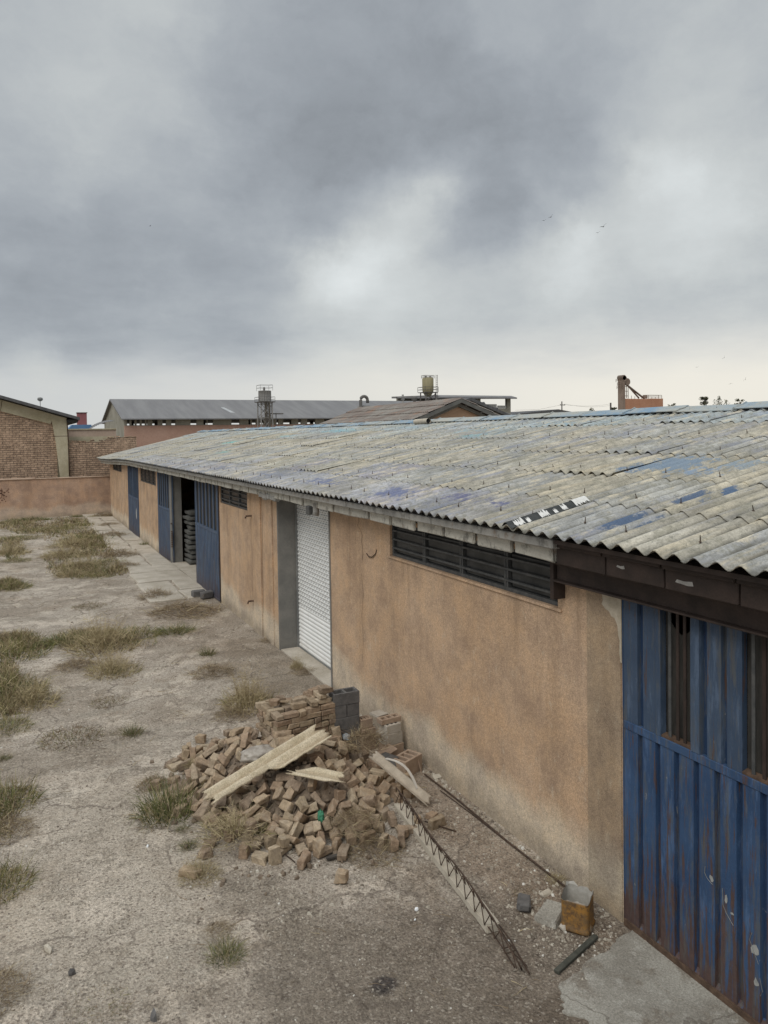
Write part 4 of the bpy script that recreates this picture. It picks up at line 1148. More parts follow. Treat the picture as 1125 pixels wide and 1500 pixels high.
bm = NB(); tube(bm, [(cx, Y, zb), (cx, Y, ztp-.06), (cx, Y, ztp)], [.66, .66, .70], 16)
for k in range(16): tube(bm, [(cx+.67*math.cos(k*PI/8), Y+.67*math.sin(k*PI/8), zb), (cx+.67*math.cos(k*PI/8), Y+.67*math.sin(k*PI/8), ztp)], .035, 4)
tk = obj('tank', bm, M_tank, T1)
bm = NB(); tube(bm, [(cx-.15, Y-.3, ztp), (cx-.15, Y-.3, ztp+.3), (cx-.15, Y-.3, ztp+.42)], [.12, .12, .02], 8); obj('tank_cap', bm, M_dsteel, tk)
bm = NB(); bx = [(cx-.88, Y-.88, zb-.05), (cx+.88, Y-.88, zb-.05), (cx+.88, Y+.88, zb-.05), (cx-.88, Y+.88, zb-.05)]
box(bm, cx-.9, cx+.9, Y-.9, Y+.9, zb-.14, zb-.05); rail(bm, bx, .5, .02); obj('platform', bm, M_dsteel, T1)
bm = NB(); rail(bm, [(cx-.7, Y-.7, ztp), (cx+.7, Y-.7, ztp), (cx+.7, Y+.7, ztp), (cx-.7, Y+.7, ztp)], .62, .018); obj('guard_rail', bm, M_dsteel, T1)
bm = NB()
for sx_ in (-1, 1):
    for sy_ in (-1, 1): tube(bm, [(cx+sx_*.62, Y+sy_*.62, zb-.16), (cx+sx_*.72, Y+sy_*.72, 0)], .07, 5)
for k in range(5):
    z_ = zb-.3-k*1.5
    for sy_ in (-1, 1):
        tube(bm, [(cx-.65, Y+sy_*.65, z_), (cx+.65, Y+sy_*.65, z_-1.5)], .035, 4); tube(bm, [(cx+.65, Y+sy_*.65, z_), (cx-.65, Y+sy_*.65, z_-1.5)], .035, 4); tube(bm, [(cx-.66, Y+sy_*.65, z_), (cx+.66, Y+sy_*.65, z_)], .035, 4)
tube(bm, [(cx, Y-.4, zb-.1), (cx, Y-.4, 0)], .18, 8); tube(bm, [(cx+.3, Y-.7, zb-.1), (cx+.3, Y-.7, 0)], .08, 6)
obj('lattice_tower', bm, M_tank, T1)
bm = NB(); a = at_y(404, 606, 80); 
tube(bm, [(a.x-.5, 80.4, 0), (a.x-.5, 80.4, a.z+.0)], .05, 5); tube(bm, [(a.x+.15, 80.4, 0), (a.x+.15, 80.4, a.z+.1)], .05, 5); tube(bm, [(a.x-1., 80.4, a.z), (a.x+1.0, 80.4, a.z+.02)], .07, 5); tube(bm, [(a.x-.4, 80.4, a.z+.05), (a.x-.4, 80.4, a.z+.9)], .03, 4)
o = obj('steel_gantry', bm, M_dsteel, None, (a.x, 80.4, 0)); tag(o, 'thin steel gantry right beside the lattice tank tower', 'gantry')

Y = 92.; c0 = at_y(627, 580, Y); cx = c0.x
T2 = thing('silo', 'yellowish cylindrical silo with caged ladder and rails above the brown roof', 'silo', (cx, Y, 0))
zb = at_y(627, 571, Y).z; ztp = at_y(627, 554.5, Y).z; zc = at_y(627, 579, Y).z
bm = NB(); tube(bm, [(cx, Y, zc-.2), (cx, Y, zb-.35), (cx, Y, zb+.2), (cx, Y, ztp), (cx, Y, ztp+.1)], [.35, .75, .80, .80, .70], 18); s_ = obj('silo_body', bm, M_silo, T2)
bm = NB(); tube(bm, [(cx-.3, Y, ztp+.05), (cx-.3, Y, ztp+.4)], .12, 8); tube(bm, [(cx+.2, Y-.3, ztp+.05), (cx+.2, Y-.3, ztp+.3)], .14, 8); obj('roof_fitting', bm, M_dsteel, s_)
bm = NB(); box(bm, cx-1.05, cx+1.05, Y-1.05, Y+1.05, zb-.42, zb-.34); rail(bm, [(cx-1.05, Y-1.05, zb-.34), (cx+1.05, Y-1.05, zb-.34), (cx+1.05, Y+1.05, zb-.34), (cx-1.05, Y+1.05, zb-.34)], .7, .035); obj('platform', bm, M_dsteel, T2)
bm = NB(); rail(bm, [(cx-.75, Y-.5, ztp), (cx+.75, Y-.5, ztp), (cx+.75, Y+.5, ztp), (cx-.75, Y+.5, ztp)], .42, .03); obj('guard_rail', bm, M_dsteel, T2)
bm = NB()
for d in (.98, 1.22): tube(bm, [(cx+d, Y-.6, zc-1), (cx+d, Y-.6, ztp+.5)], .03, 4)
k = zc
while k < ztp+.4: tube(bm, [(cx+.98, Y-.6, k), (cx+1.22, Y-.6, k)], .025, 4); k += .3
obj('ladder', bm, M_dsteel, T2)
bm = NB()
for sx_ in (-1, 1):
    for sy_ in (-1, 1): tube(bm, [(cx+sx_*.75, Y+sy_*.75, zb-.4), (cx+sx_*1.1, Y+sy_*1.1, 0)], .09, 5)
tube(bm, [(cx-.8, Y-.8, zc+.2), (cx+.8, Y-.8, zc-.9)], .05, 4); tube(bm, [(cx+.8, Y-.8, zc+.2), (cx-.8, Y-.8, zc-.9)], .05, 4)
obj('support_frame', bm, M_dsteel, T2)

Y = 50.5; a = at_y(528.5, 596, Y); b = at_y(538.5, 596, Y); t_ = at_y(533.5, 583, Y)
bm = NB(); cxx = (a.x+b.x)/2; r = (b.x-a.x)/2
pts = [(a.x, Y, 3.8), (a.x, Y, t_.z-r*.55)]+[(cxx-r*math.cos(k*PI/8), Y, t_.z-r*.55+r*math.sin(k*PI/8)) for k in range(1, 8)]+[(b.x, Y, t_.z-r*.55), (b.x, Y, t_.z-r*1.3)]
tube(bm, pts, .115, 10); bm2 = None
PD = thing('exhaust_duct', 'hooked metal exhaust duct rising behind the brown roof', 'duct', (cxx, Y, 0))
obj('pipe', bm, M_dsteel, PD)
bm = NB(); tube(bm, [(cxx+.2, Y+.5, 0), (cxx+.2, Y+.5, at_y(535, 594, Y).z)], .5, 14); obj('fan_housing', bm, M_tank, PD)
for (px, py0, py1, kind) in ((590, 578, 590, 0), (607, 580, 592, 1)):
    Y = 56.; p = at_y(px, py0, Y); bm = NB()
    if kind: 
        tube(bm, [(p.x, Y, 0), (p.x, Y, p.z-.38)], .13, 8); tube(bm, [(p.x, Y, p.z-.4), (p.x, Y, p.z-.25), (p.x, Y, p.z-.1), (p.x, Y, p.z)], [.16, .28, .25, .08], 10)
        o = obj('roof_ventilator', bm, M_dsteel, None, (p.x, Y, 0)); tag(o, 'dark round topped ventilator pipe left of the silo', 'vent')
    else:
        tube(bm, [(p.x, Y, 0), (p.x, Y, p.z)], .09, 6); tube(bm, [(p.x-.45, Y, p.z-.3), (p.x+.3, Y, p.z-.26)], .035, 4); box(bm, p.x-.12, p.x+.12, Y-.1, Y+.1, p.z-.45, p.z-.2)
        o = obj('mast', bm, M_tank, None, (p.x, Y, 0)); tag(o, 'pale mast with a short cross arm beyond the brown roof', 'mast')

Y = 120.; a = at_y(909.5, 600, Y)
EL = thing('grain_elevator', 'rusty elevator tower with sloping chutes beside a brick coloured block on the skyline', 'elevator', (a.x, Y, 0))
M_rustt = simple('rust_brown_tower', (.20, .15, .12), (.27, .21, .17), .4, .9, .06)
M_rblock = simple('terracotta_block', (.40, .20, .125), (.47, .255, .165), .5, .9, .06)
w = at_y(905, 590, Y+1.5).x; e = at_y(915.5, 590, Y).x+.1; zt_ = at_y(910, 549, Y).z; zm = at_y(940, 583.5, Y).z
bm = NB(); bbox(bm, w, e, Y, Y+1.5, 0, zt_-.3, .03); obj('shaft', bm, M_rustt, EL)
bm = NB(); tube(bm, [(w+.35, Y-.05, zt_-.55), (w+.35, Y+1.5, zt_-.55)], .55, 14); tube(bm, [(e-.15, Y-.05, zt_-.75), (e-.15, Y+1.5, zt_-.75)], .6, 14); obj('head_pulley', bm, M_rustt, EL)
h = at_y(921, 559, Y); bm = NB(); tube(bm, [(h.x, Y+.3, h.z), (h.x, Y+1.2, h.z)], .75, 14); box(bm, e, h.x, Y+.5, Y+1.0, h.z-.2, h.z+.4); obj('discharge_drum', bm, M_rustt, EL)
bm = NB(); p2 = at_y(939, 583, Y); p3 = at_y(948, 583.5, Y)
tube(bm, [(h.x+.1, Y+.6, h.z-.6), (p2.x, Y+.6, p2.z)], .17, 6); tube(bm, [(h.x+.3, Y+.9, h.z-.6), (p3.x, Y+.9, p3.z)], .2, 6); obj('chute', bm, M_rustt, EL)
bm = NB(); 
for k in range(2): tube(bm, [(h.x-.3+.5*k, Y+.4, h.z-.5), (h.x-.3+.5*k, Y+.4, zm)], .08, 5)
for k in range(4): tube(bm, [(e, Y+.4, h.z-1-k*1.0), (h.x+.2, Y+.4, h.z-1-k*1.)], .06, 4)
obj('stand', bm, M_rustt, EL)
bm = NB()
for k, (wd, zz_) in enumerate(((.95, 555), (.6, 560), (.7, 565))):
    z_ = at_y(900, zz_, Y).z; rail(bm, [(w-wd, Y, z_-.6), (w, Y, z_-.6), (w, Y+1, z_-.6), (w-wd, Y+1, z_-.6)], .6, .045)
obj('side_platform', bm, M_rustt, EL)
bm = NB(); rb = at_y(972.5, 590, Y).x; lb = at_y(907, 590, Y).x
bbox(bm, e+.02, (e+rb)/2+2, Y+.1, Y+1.5, 0, zm-.1, .04); bbox(bm, (e+rb)/2+2.02, rb, Y+.2, Y+1.6, 0, zm+.02, .04); bl = obj('block', bm, M_rblock, EL)
bm = NB()
for k in range(9):
    px = at_y(924+k*5, 583, Y).x; tube(bm, [(px, Y+.8, zm-.12), (px, Y+.8, zm+random.uniform(.3, .9))], .05, 4)
rail(bm, [(rb-4.4, Y+.5, zm), (rb-.1, Y+.5, zm), (rb-.1, Y+1.4, zm), (rb-4.4, Y+1.4, zm)], .75, .05); bbox(bm, rb-5, rb-4.2, Y+.5, Y+1.3, zm, zm+.8, .1)
obj('rooftop_railing', bm, M_rustt, bl)
M_pole = simple('dark_timber_pole', (.06, .055, .05), (.1, .09, .08), 1, .9, .05)
a = at_y(823, 588, 90); bm = NB(); tube(bm, [(a.x, 90, 0), (a.x, 90, a.z)], [.13, .09], 6); tube(bm, [(a.x-.35, 90, a.z-.55), (a.x+.6, 90, a.z-.55)], .05, 4)
for k in (-.3, 0, .55): tube(bm, [(a.x+k, 90, a.z-.55), (a.x+k, 90, a.z-.4)], .04, 4)
o = obj('utility_pole', bm, M_pole, None, (a.x, 90, 0)); tag(o, 'dark utility pole with a cross arm over the low dark roof', 'pole')
b = at_y(894.5, 590, 110); bm = NB(); tube(bm, [(b.x, 110, 0), (b.x, 110, b.z)], .18, 6); o = obj('post', bm, M_pole, None, (b.x, 110, 0)); tag(o, 'short dark post just left of the rusty elevator tower', 'post')
bm = NB()
for k, (q0, q1) in enumerate((((a.x-.3, 90, a.z-.4), (b.x, 110, b.z-.2)), ((a.x+.55, 90, a.z-.4), (b.x, 110, b.z-.5)))):
    q0, q1 = Vector(q0), Vector(q1); tube(bm, [q0.lerp(q1, t/12)-Vector((0, 0, 1.2*4*(t/12)*(1-t/12)*.3)) for t in range(13)], .012, 4)
q0 = Vector((a.x, 90, a.z-.5)); q1 = at_y(755, 601, 88); tube(bm, [q0, q0.lerp(q1, .5)-Vector((0, 0, .3)), q1], .012, 4)
o = obj('power_line', bm, M_pole, None, (a.x, 90, a.z)); tag(o, 'thin sagging power line running from the cross arm pole', 'power line')

# small things between brick building and far warehouse
a = at_y(113.5, 605, 75); b = at_y(127.5, 621, 75); bm = NB(); bbox(bm, a.x, b.x, 75, 76.2, b.z-1, a.z, .02)
TB = thing('red_block', 'small dull red tower block standing behind the blue roof', 'building', ((a.x+b.x)/2, 75, 0))
obj('body', bm, simple('dull_red_paint', (.30, .115, .115), (.36, .15, .15), 1, .8, .06), TB)
bm = NB(); box(bm, a.x-.05, b.x+.05, 74.95, 76.25, a.z, a.z+.06); obj('cap', bm, M_rust, TB)
bm = NB(); box(bm, a.x+.1, b.x-.1, 75.1, 76, 0, b.z-1); obj('base', bm, M_farconc, TB)
BS = thing('blue_shed', 'little blue roofed shed behind the pale far wall', 'shed', (5, 71, 0))
a = at_y(97, 629, 71); b = at_y(134, 622, 71); bm = NB(); plate_y(bm, [(a.x, a.z-.2), (a.x+.5, b.z), (b.x, b.z), (b.x, a.z-.2)], 71, 73.5); fixn(bm); obj('roof', bm, simple('blue_sheet', (.10, .20, .36), (.14, .26, .43), .8, .8, .05), BS)
bm = NB(); box(bm, a.x+.1, b.x-.1, 71.2, 73.4, 0, a.z-.21); obj('wall', bm, M_farpink, BS)
GS = thing('grey_shed', 'low shed with a curved grey corrugated roof left of the long warehouse', 'shed', (7, 70, 0))
a = at_y(128, 629, 68); b = at_y(168, 617.5, 68); bm = NB(); n = 30
va = []; vb = []
for i in range(n+1):
    t = i/n; x_ = a.x+(b.x-a.x)*t; z_ = a.z-.1+(b.z-a.z+.15)*math.sin(t*PI/2)**1.0; h = .03*(1 if i % 2 else -1)
    va.append(bm.verts.new((x_, 68, z_+h))); vb.append(bm.verts.new((x_+.3, 74, z_+h+.2)))
for i in range(n): bm.faces.new((va[i], va[i+1], vb[i+1], vb[i]))
obj('roof', bm, M_farroof, GS)
bm = NB(); box(bm, a.x+.1, b.x, 68.1, 73.8, 0, a.z-.2); obj('wall', bm, M_farconc, GS)
FWL = thing('far_wall', 'pale pink far compound wall in front of the blue and grey sheds', 'wall', (5, 62, 0))
a = at_y(94, 629, 62); b = at_y(170, 627.5, 62); bm = NB(); box(bm, a.x-8, b.x, 62, 62.25, 0, b.z-.08); obj('wall', bm, simple('pale_pink_render', (.44, .33, .26), (.52, .41, .33), .6, .95, .07), FWL)
bm = NB(); box(bm, a.x-8, b.x, 61.92, 62.3, b.z-.08, b.z); obj('coping', bm, M_frameconc, FWL)
FB = thing('low_terrace', 'low tan roof edge between the brick wall and the far pink wall', 'building', (4, 55, 0))
a = at_y(93, 640, 55); b = at_y(163, 637, 55); bm = NB(); box(bm, a.x-3, b.x+.2, 55, 59, 0, a.z); obj('wall', bm, M_frameconc, FB)

# ------------------------------------------------------------------ brick stack, blocks, rubble heap
def brick_mesh(d, seed, bev=.007):
    q = random.Random(seed); b = bmesh.new(); bmesh.ops.create_cube(b, size=1.)
    for v in b.verts: v.co = Vector((v.co.x*d[0], v.co.y*d[1], v.co.z*d[2]))
    # a broken end for the short ones
    if d[0] < .18:
        for v in b.verts:
            if v.co.x > 0: v.co.x += q.uniform(-.03, .022)
    for v in b.verts: v.co += Vector((q.uniform(-1, 1), q.uniform(-1, 1), q.uniform(-1, 1)))*(.014 if d[0] != .20 and bev > .0065 else .006)
    bmesh.ops.subdivide_edges(b, edges=b.edges[:], cuts=2, use_grid_fill=True)
    bmesh.ops.bevel(b, geom=[e for e in b.edges if e.calc_face_angle(0) > .5], offset=bev, segments=1, affect='EDGES')
    off = Vector((seed*1.7, seed*.3, 0))
    for v in b.verts:
        v.co += Vector(mnoise.noise_vector(v.co*14+off))*(.011 if bev > .0065 else .007)+Vector(mnoise.noise_vector(v.co*45+off))*.003
    for f in b.faces: f.smooth = False
    me = bpy.data.meshes.new('brick'); b.to_mesh(me); b.free(); me.materials.append(M_brick); return me
DIMS = [(.115, .105, .085), (.13, .105, .07), (.155, .10, .07), (.195, .10, .065)]
BM = [[brick_mesh(d, 10*i+k) for k in range(7)] for i, d in enumerate(DIMS)]
BR = "3,2924,8251,315,579,37,117 3,2643,8394,251,607,20,54 2,1742,7917,50,471,0,373 3,1716,8266,32,314,0,37 1,3626,7642,35,0,0,450 3,3430,8555,239,623,623,95 2,2387,7264,109,141,621,519 1,1713,8896,38,6,0,592 3,2679,8287,315,127,50,87 0,2516,8674,203,413,24,534 1,1557,8485,35,0,314,94 3,2102,7775,141,187,66,530 0,1967,8434,112,613,365,602 0,2444,8740,239,126,583,397 3,2015,7863,81,559,27,316 3,1704,8512,60,531,0,404 0,2533,8880,179,396,522,34 1,1642,8768,68,0,559,213 2,1779,9341,68,157,26,279 1,3191,8519,242,9,7,561 1,2499,9637,102,131,575,8 1,3839,8275,35,0,0,512 2,1825,9665,35,314,0,515 3,1991,7209,32,0,0,257 1,1951,7546,35,0,314,564 1,2662,8734,246,616,607,123 1,1849,8990,76,19,73,360 2,2179,7503,87,549,290,40 1,2550,9532,163,197,553,117 3,2420,8525,269,597,34,603 2,1984,9415,107,42,384,134 2,2424,6929,35,0,0,471 3,2731,8163,369,587,21,30 1,3027,8651,231,273,11,126 0,2453,9760,42,0,314,73 2,2604,6812,35,0,0,25 1,2807,8405,263,62,556,197 0,2312,7420,107,89,78,216 1,3323,7888,218,3,407,24 2,2421,8978,205,34,52,108 2,2457,8347,335,493,41,114 1,2496,9368,165,605,357,51 3,2045,7598,81,36,590,327 1,2634,8567,235,21,21,380 1,1805,7718,35,0,0,348 1,2382,7085,61,71,0,208 2,2816,7004,61,54,7,467 3,2175,7931,190,301,35,127 1,2469,7491,207,228,12,196 3,1757,8695,48,0,612,56 1,3433,7385,86,557,58,407 2,2500,9212,176,442,43,75 1,2475,9755,120,0,0,461 1,2199,7633,128,57,290,40 0,2034,8847,205,155,394,9 1,1842,7999,52,471,0,263 0,3564,7435,42,0,0,351 2,2245,8377,272,559,7,111 2,1984,7804,113,355,62,506 3,2137,9523,136,586,33,390 1,2901,8314,352,581,587,619 3,3286,7546,173,357,626,445 3,2244,7014,32,0,0,364 1,2301,9954,35,0,314,505 1,2097,8452,172,1,233,626 0,2563,9807,42,0,0,541 2,2763,8534,257,10,579,382 1,2342,8070,284,360,606,529 2,1908,9748,78,319,157,0 2,2540,8795,206,88,519,25 0,2413,8826,247,102,212,21 3,3485,7895,128,263,617,160 1,3354,8712,248,7,309,498 1,2081,9720,41,302,0,159 2,1800,8159,35,314,0,503 3,1805,7627,50,471,0,33 0,3685,7888,52,157,0,576 1,3053,8471,234,4,15,514 2,2820,8693,292,516,417,12 1,2263,7351,60,586,304,576 3,2602,8409,331,624,570,502 3,3734,7955,50,157,0,246 1,2023,7690,95,484,135,26 3,3121,7074,124,10,580,543 1,3195,8012,305,79,344,5 1,2539,6983,52,157,0,144 3,3457,8085,149,43,589,413 2,3520,7580,73,218,612,160 1,3377,8368,265,121,1,354 3,1884,8619,137,248,73,47 0,2500,8628,294,528,293,562 3,3841,8011,33,0,314,518 1,3409,7262,83,568,577,275 0,2343,9680,88,474,40,116 2,3404,7510,101,34,47,3 3,2869,9524,50,157,0,4 2,2814,9417,50,471,0,62 0,3282,6958,42,0,314,94 3,2410,9302,244,2,26,434 1,3403,7724,131,618,71,617 2,3282,7132,49,609,320,562 0,1918,8071,79,600,562,290 0,3307,7744,207,550,24,427 0,3019,7363,252,213,184,70 1,2068,8726,201,84,30,182 3,2149,9847,32,0,0,598 2,2778,8318,323,105,529,149 1,2345,8877,277,497,55,101 0,2017,7392,57,601,471,130 0,2598,8768,340,99,14,146 2,3224,7903,293,323,587,626 0,3559,8045,90,566,58,539 0,2280,7743,195,346,610,563 0,3190,7027,56,598,314,94 3,2070,9571,63,39,14,351 1,3455,7144,52,157,0,21 1,2922,7051,123,586,560,0 3,3031,6975,62,0,33,567 0,2901,8321,443,608,256,493 1,2913,8461,253,418,20,137 1,4090,7842,35,0,314,154 0,2667,8870,271,603,175,409 0,3256,8642,269,171,13,158 1,2185,7174,53,157,0,347 1,1850,9126,85,421,0,479 2,3713,7347,50,471,0,456 0,1763,7707,137,129,615,620 3,1941,8205,74,609,591,558 3,1910,7734,81,178,28,512 0,2593,7143,95,582,31,264 1,3864,8554,52,157,0,143 2,2312,7186,84,316,98,41 2,3146,8360,261,8,359,39 1,2541,9138,188,436,561,108 2,2987,7825,402,32,413,568 0,1850,7497,57,383,471,0 3,3575,8781,290,564,451,529 2,3151,7204,124,465,571,243 0,2607,9033,251,103,581,65 0,2681,8761,387,509,94,45 1,3142,7527,234,307,66,554 0,1778,7824,101,492,531,191 2,2179,8489,257,404,604,439 1,3272,6594,52,471,0,138 0,2877,8610,256,47,522,323 0,2447,7673,254,592,575,88 3,2610,7660,313,363,627,519 0,3341,8250,245,601,214,623 0,2333,8708,303,131,370,10 3,1697,8199,101,626,623,67 0,2435,9773,197,0,0,189 3,3731,8233,74,591,285,576 3,2936,8701,332,504,431,586 1,2366,8388,314,603,621,425 1,2120,8162,181,415,608,119 1,3426,7616,123,481,61,15 1,2646,6964,83,471,530,132 0,3440,6712,58,504,157,0 1,3535,7741,54,610,612,420 0,2472,8771,335,306,58,625 2,2354,9223,289,26,616,626 2,1979,9625,92,537,575,8 3,1929,9037,168,208,45,605 2,2571,8552,336,31,568,384 0,2753,6833,52,471,0,386 1,2225,8027,229,618,579,490 1,2010,7950,109,88,261,609 3,1731,8883,123,473,6,462 2,1927,9273,113,585,45,314 1,2116,7291,35,0,0,199 0,3206,7769,282,527,610,431 1,3099,8230,331,585,597,463 3,3490,8210,155,39,582,421 3,3298,7273,161,519,596,543 1,2451,7160,110,134,542,51 2,3687,8128,58,477,621,281 1,2170,7451,136,581,383,555 0,2470,7785,288,97,10,246 2,3261,8163,261,51,589,220 0,2268,7009,122,340,471,0 1,4013,8007,52,471,0,537 2,2621,8037,413,254,606,616 2,3194,7660,287,451,588,627 3,2699,8614,339,567,622,530 3,2530,8949,296,532,289,562 0,3127,8640,296,430,557,607 1,1930,9155,141,25,581,273 1,3367,6601,65,61,157,0 1,3627,8047,130,76,36,123 3,2893,7091,172,549,6,102 2,1658,9556,35,0,314,52 3,2548,8210,395,597,623,172 3,3521,6805,32,0,314,610 2,1767,8407,77,100,157,0 2,2498,9095,253,5,74,378 1,2027,8046,134,420,542,561 0,1370,9024,52,157,0,287 0,2876,8119,403,543,413,462 0,2595,6319,58,400,471,0 0,1851,8875,77,471,101,49 3,3854,6743,50,157,0,27 2,2089,9037,206,561,12,188 1,3884,6906,35,0,0,166 2,3218,8128,346,7,254,140 3,1368,7058,32,0,314,548 2,2117,7607,189,581,607,47 2,2565,6792,120,471,0,474 2,2128,6878,78,489,471,0 2,1922,8295,110,39,590,389 1,3271,7623,233,23,38,321 0,2043,7390,157,314,0,497 2,3163,7359,198,534,597,142 3,1542,8825,32,0,314,55 1,3087,6818,52,157,0,20 3,2089,9290,193,38,274,3 3,2820,8691,472,611,10,12 3,2861,8575,349,47,605,522 1,3013,8183,393,529,0,160 0,2953,9151,743,0,314,149 2,3470,7011,50,157,0,449 2,3039,8363,350,219,47,154 3,3729,7892,137,314,0,545 2,2666,7096,127,430,70,80 0,3453,8290,216,18,502,173 1,2021,7507,131,534,369,1 0,3585,7724,148,596,206,59 3,2683,8453,386,61,320,5 3,2788,8085,444,294,7,512 1,2239,7286,108,605,36,337 3,3586,8403,250,561,32,44 3,3442,8302,333,600,19,448 3,3574,8114,186,560,36,102 0,2927,6869,58,304,471,0 3,3365,8533,325,498,309,603 1,2510,8432,417,193,203,62 3,1904,9487,109,471,505,125 2,1979,8747,161,215,622,520 2,2309,7845,249,102,252,591 0,3525,8690,262,496,3,263 3,2828,8511,454,385,624,622 0,3885,8024,107,0,0,612 3,2533,7228,175,135,561,394 3,3118,8491,307,617,316,614 3,1701,9453,32,314,0,39 3,2046,7925,225,555,607,431 1,1645,7473,35,314,0,623 0,2533,7584,271,490,571,47 2,2220,9417,175,549,17,105 3,3269,7234,110,519,38,578 3,2468,8505,405,479,529,54 0,1837,8521,80,229,602,108 1,2438,8572,359,170,517,51 1,3006,7231,198,93,335,13 0,1890,8771,96,371,608,514 1,2432,8185,339,615,591,48 1,3384,8099,228,509,584,424 0,2679,7320,202,57,315,18 2,2410,9545,139,538,611,579 1,3636,7540,126,501,226,612 3,2390,6728,50,157,0,395 3,1899,8025,167,349,604,121 3,2385,9834,50,471,0,373 0,2595,8637,395,596,412,407 3,2881,7223,217,411,14,431 2,2006,8578,161,22,374,588 1,3075,8701,340,584,559,611 1,3419,7486,188,214,619,107 2,2689,7200,182,617,263,468 1,3324,8447,296,421,565,12 3,2253,8942,289,10,58,359 0,1834,9646,122,471,0,453 0,1880,8476,165,541,598,114 0,3898,7440,42,0,0,72 1,2769,7115,129,104,31,110 1,3575,7891,104,92,225,111 1,2625,9200,307,98,626,446 2,3404,7970,228,395,72,559 1,3107,7863,354,571,407,54 1,2541,9277,235,592,42,54 3,2574,7834,355,576,18,264 0,2324,7924,281,108,266,589 0,3675,7768,109,490,520,57 3,3981,7619,50,471,0,596 0,1526,8660,43,0,0,205 3,1717,8077,79,610,584,73 1,3646,8240,112,596,35,279 0,2207,7401,190,66,52,588 1,2375,9093,273,77,34,207 3,2594,7377,250,111,6,454 1,1833,8349,102,489,45,77 3,1790,8764,157,512,20,446 1,2237,8182,249,551,571,439 3,2130,7759,234,63,590,60 3,2441,9373,334,621,10,70 0,1561,7307,43,0,314,520 1,3240,8380,314,441,35,611 0,2133,10084,52,157,0,243 1,3068,8046,350,267,4,493 3,2774,7361,248,532,41,529 3,2788,8630,395,578,13,206 0,1904,7137,53,157,0,100 3,2131,8845,257,541,613,177 3,3299,8379,385,43,329,560 1,2934,8439,379,558,336,45 1,3755,7535,65,573,471,0 1,3689,6845,52,471,0,92 3,2777,6697,32,0,0,415 3,1396,8525,32,0,0,194 0,2479,9086,353,509,65,429 3,3347,7370,186,67,28,604 2,3791,7736,50,157,0,365 2,2016,6990,35,314,0,544 2,1517,8281,50,471,0,67 0,1650,8344,79,26,554,471 0,2566,9458,238,568,593,271 2,2050,8311,158,267,610,481 1,1586,9081,35,0,314,54 3,3750,8051,154,465,4,500 3,3232,8617,363,323,17,123 1,2247,7674,255,619,36,332 3,2539,9273,341,33,18,388 1,1826,9517,118,74,120,353 1,2446,7318,168,559,0,528 2,2429,8912,346,465,59,74 1,3206,6690,52,471,0,58 1,2746,8265,414,558,252,599 1,2631,9374,266,580,55,404 2,1991,8193,177,130,597,584 3,2790,7579,373,492,49,416 2,3805,7483,77,572,471,0 0,2666,8531,439,508,64,213 2,1681,8616,116,586,612,66 3,2077,7963,292,567,580,396 2,3080,6917,129,16,324,66 3,2981,7991,439,624,318,25"
q = random.Random(77)
for s in BR.split():
    v = [int(t) for t in s.split(',')]
    o = bpy.data.objects.new('brick', q.choice(BM[v[0]])); COL.objects.link(o)
    o.location = (v[1]/1000., v[2]/1000., v[3]/1000.+gz(v[1]/1000., v[2]/1000.)*.6); o.rotation_euler = (v[4]/100., v[5]/100., v[6]/100.)
    tag(o, 'weathered old clay brick lying loose in the tumbled rubble heap', 'brick', 'loose bricks of the rubble heap')

# fine fill between the loose bricks
OUTL = [(1.78,9.4),(1.8,8.75),(1.98,7.75),(2.35,7.15),(2.95,6.92),(3.42,7.2),(3.58,7.7),(3.68,8.35),(3.66,8.88),(2.75,8.75),(2.7,9.65),(2.2,9.75)]
def inpoly(x, y, P):
    c = False; n = len(P)
    for i in range(n):
        x1, y1 = P[i]; x2, y2 = P[(i+1) % n]
        if (y1 > y) != (y2 > y) and x < (x2-x1)*(y-y1)/(y2-y1)+x1: c = not c
    return c
def pdist(x, y, P):
    b = 9; p = Vector((x, y))
    for i in range(len(P)):
        a = Vector(P[i]); d = Vector(P[(i+1) % len(P)])-a; t = max(0, min(1, (p-a).dot(d)/d.dot(d))); b = min(b, (p-a-d*t).length)
    return b
def core(x, y):
    if not inpoly(x, y, OUTL): return -.08
    d = pdist(x, y, OUTL)
    if x > 2.6 and y > 8.3: d = max(d, .5)
    top = .43 if y > 7.5 else .31
    if x > 2.3: top = min(top, .43-.24*max(0, min(1, (y-7.9)/.5))*max(0, min(1, (x-2.3)/.3)))
    return min(top, max(0, d-.05)*.6)
bm = NB(); nx, ny = 90, 120; g = []
for j in range(ny+1):
    row = []
    for i in range(nx+1):
        x, y = 1.3+2.7*i/nx, 6.3+4.*j/ny
        row.append(bm.verts.new((x, y, core(x, y)-.012+.02*mnoise.noise((x*9, y*9, 3))+gz(x, y)*.6)))
    g.append(row)
for j in range(ny):
    for i in range(nx):
        if max(v.co.z for v in (g[j][i], g[j][i+1], g[j+1][i+1], g[j+1][i])) > -.03: bm.faces.new((g[j][i], g[j][i+1], g[j+1][i+1], g[j+1][i])).smooth = True
bmesh.ops.delete(bm, geom=[v for v in bm.verts if not v.link_faces], context='VERTS')
def chunk(bm, c, r, q):
    b = bmesh.new(); bmesh.ops.create_icosphere(b, subdivisions=1, radius=1.)
    m = Matrix.Translation(c) @ Euler((q.uniform(0, 6), q.uniform(0, 6), q.uniform(0, 6))).to_matrix().to_4x4() @ Matrix.Diagonal((r*q.uniform(.7, 1.3), r*q.uniform(.6, 1.1), r*q.uniform(.4, .8), 1))
    for v in b.verts: v.co *= q.uniform(.75, 1.15)
    merge(bm, b, 0, m)
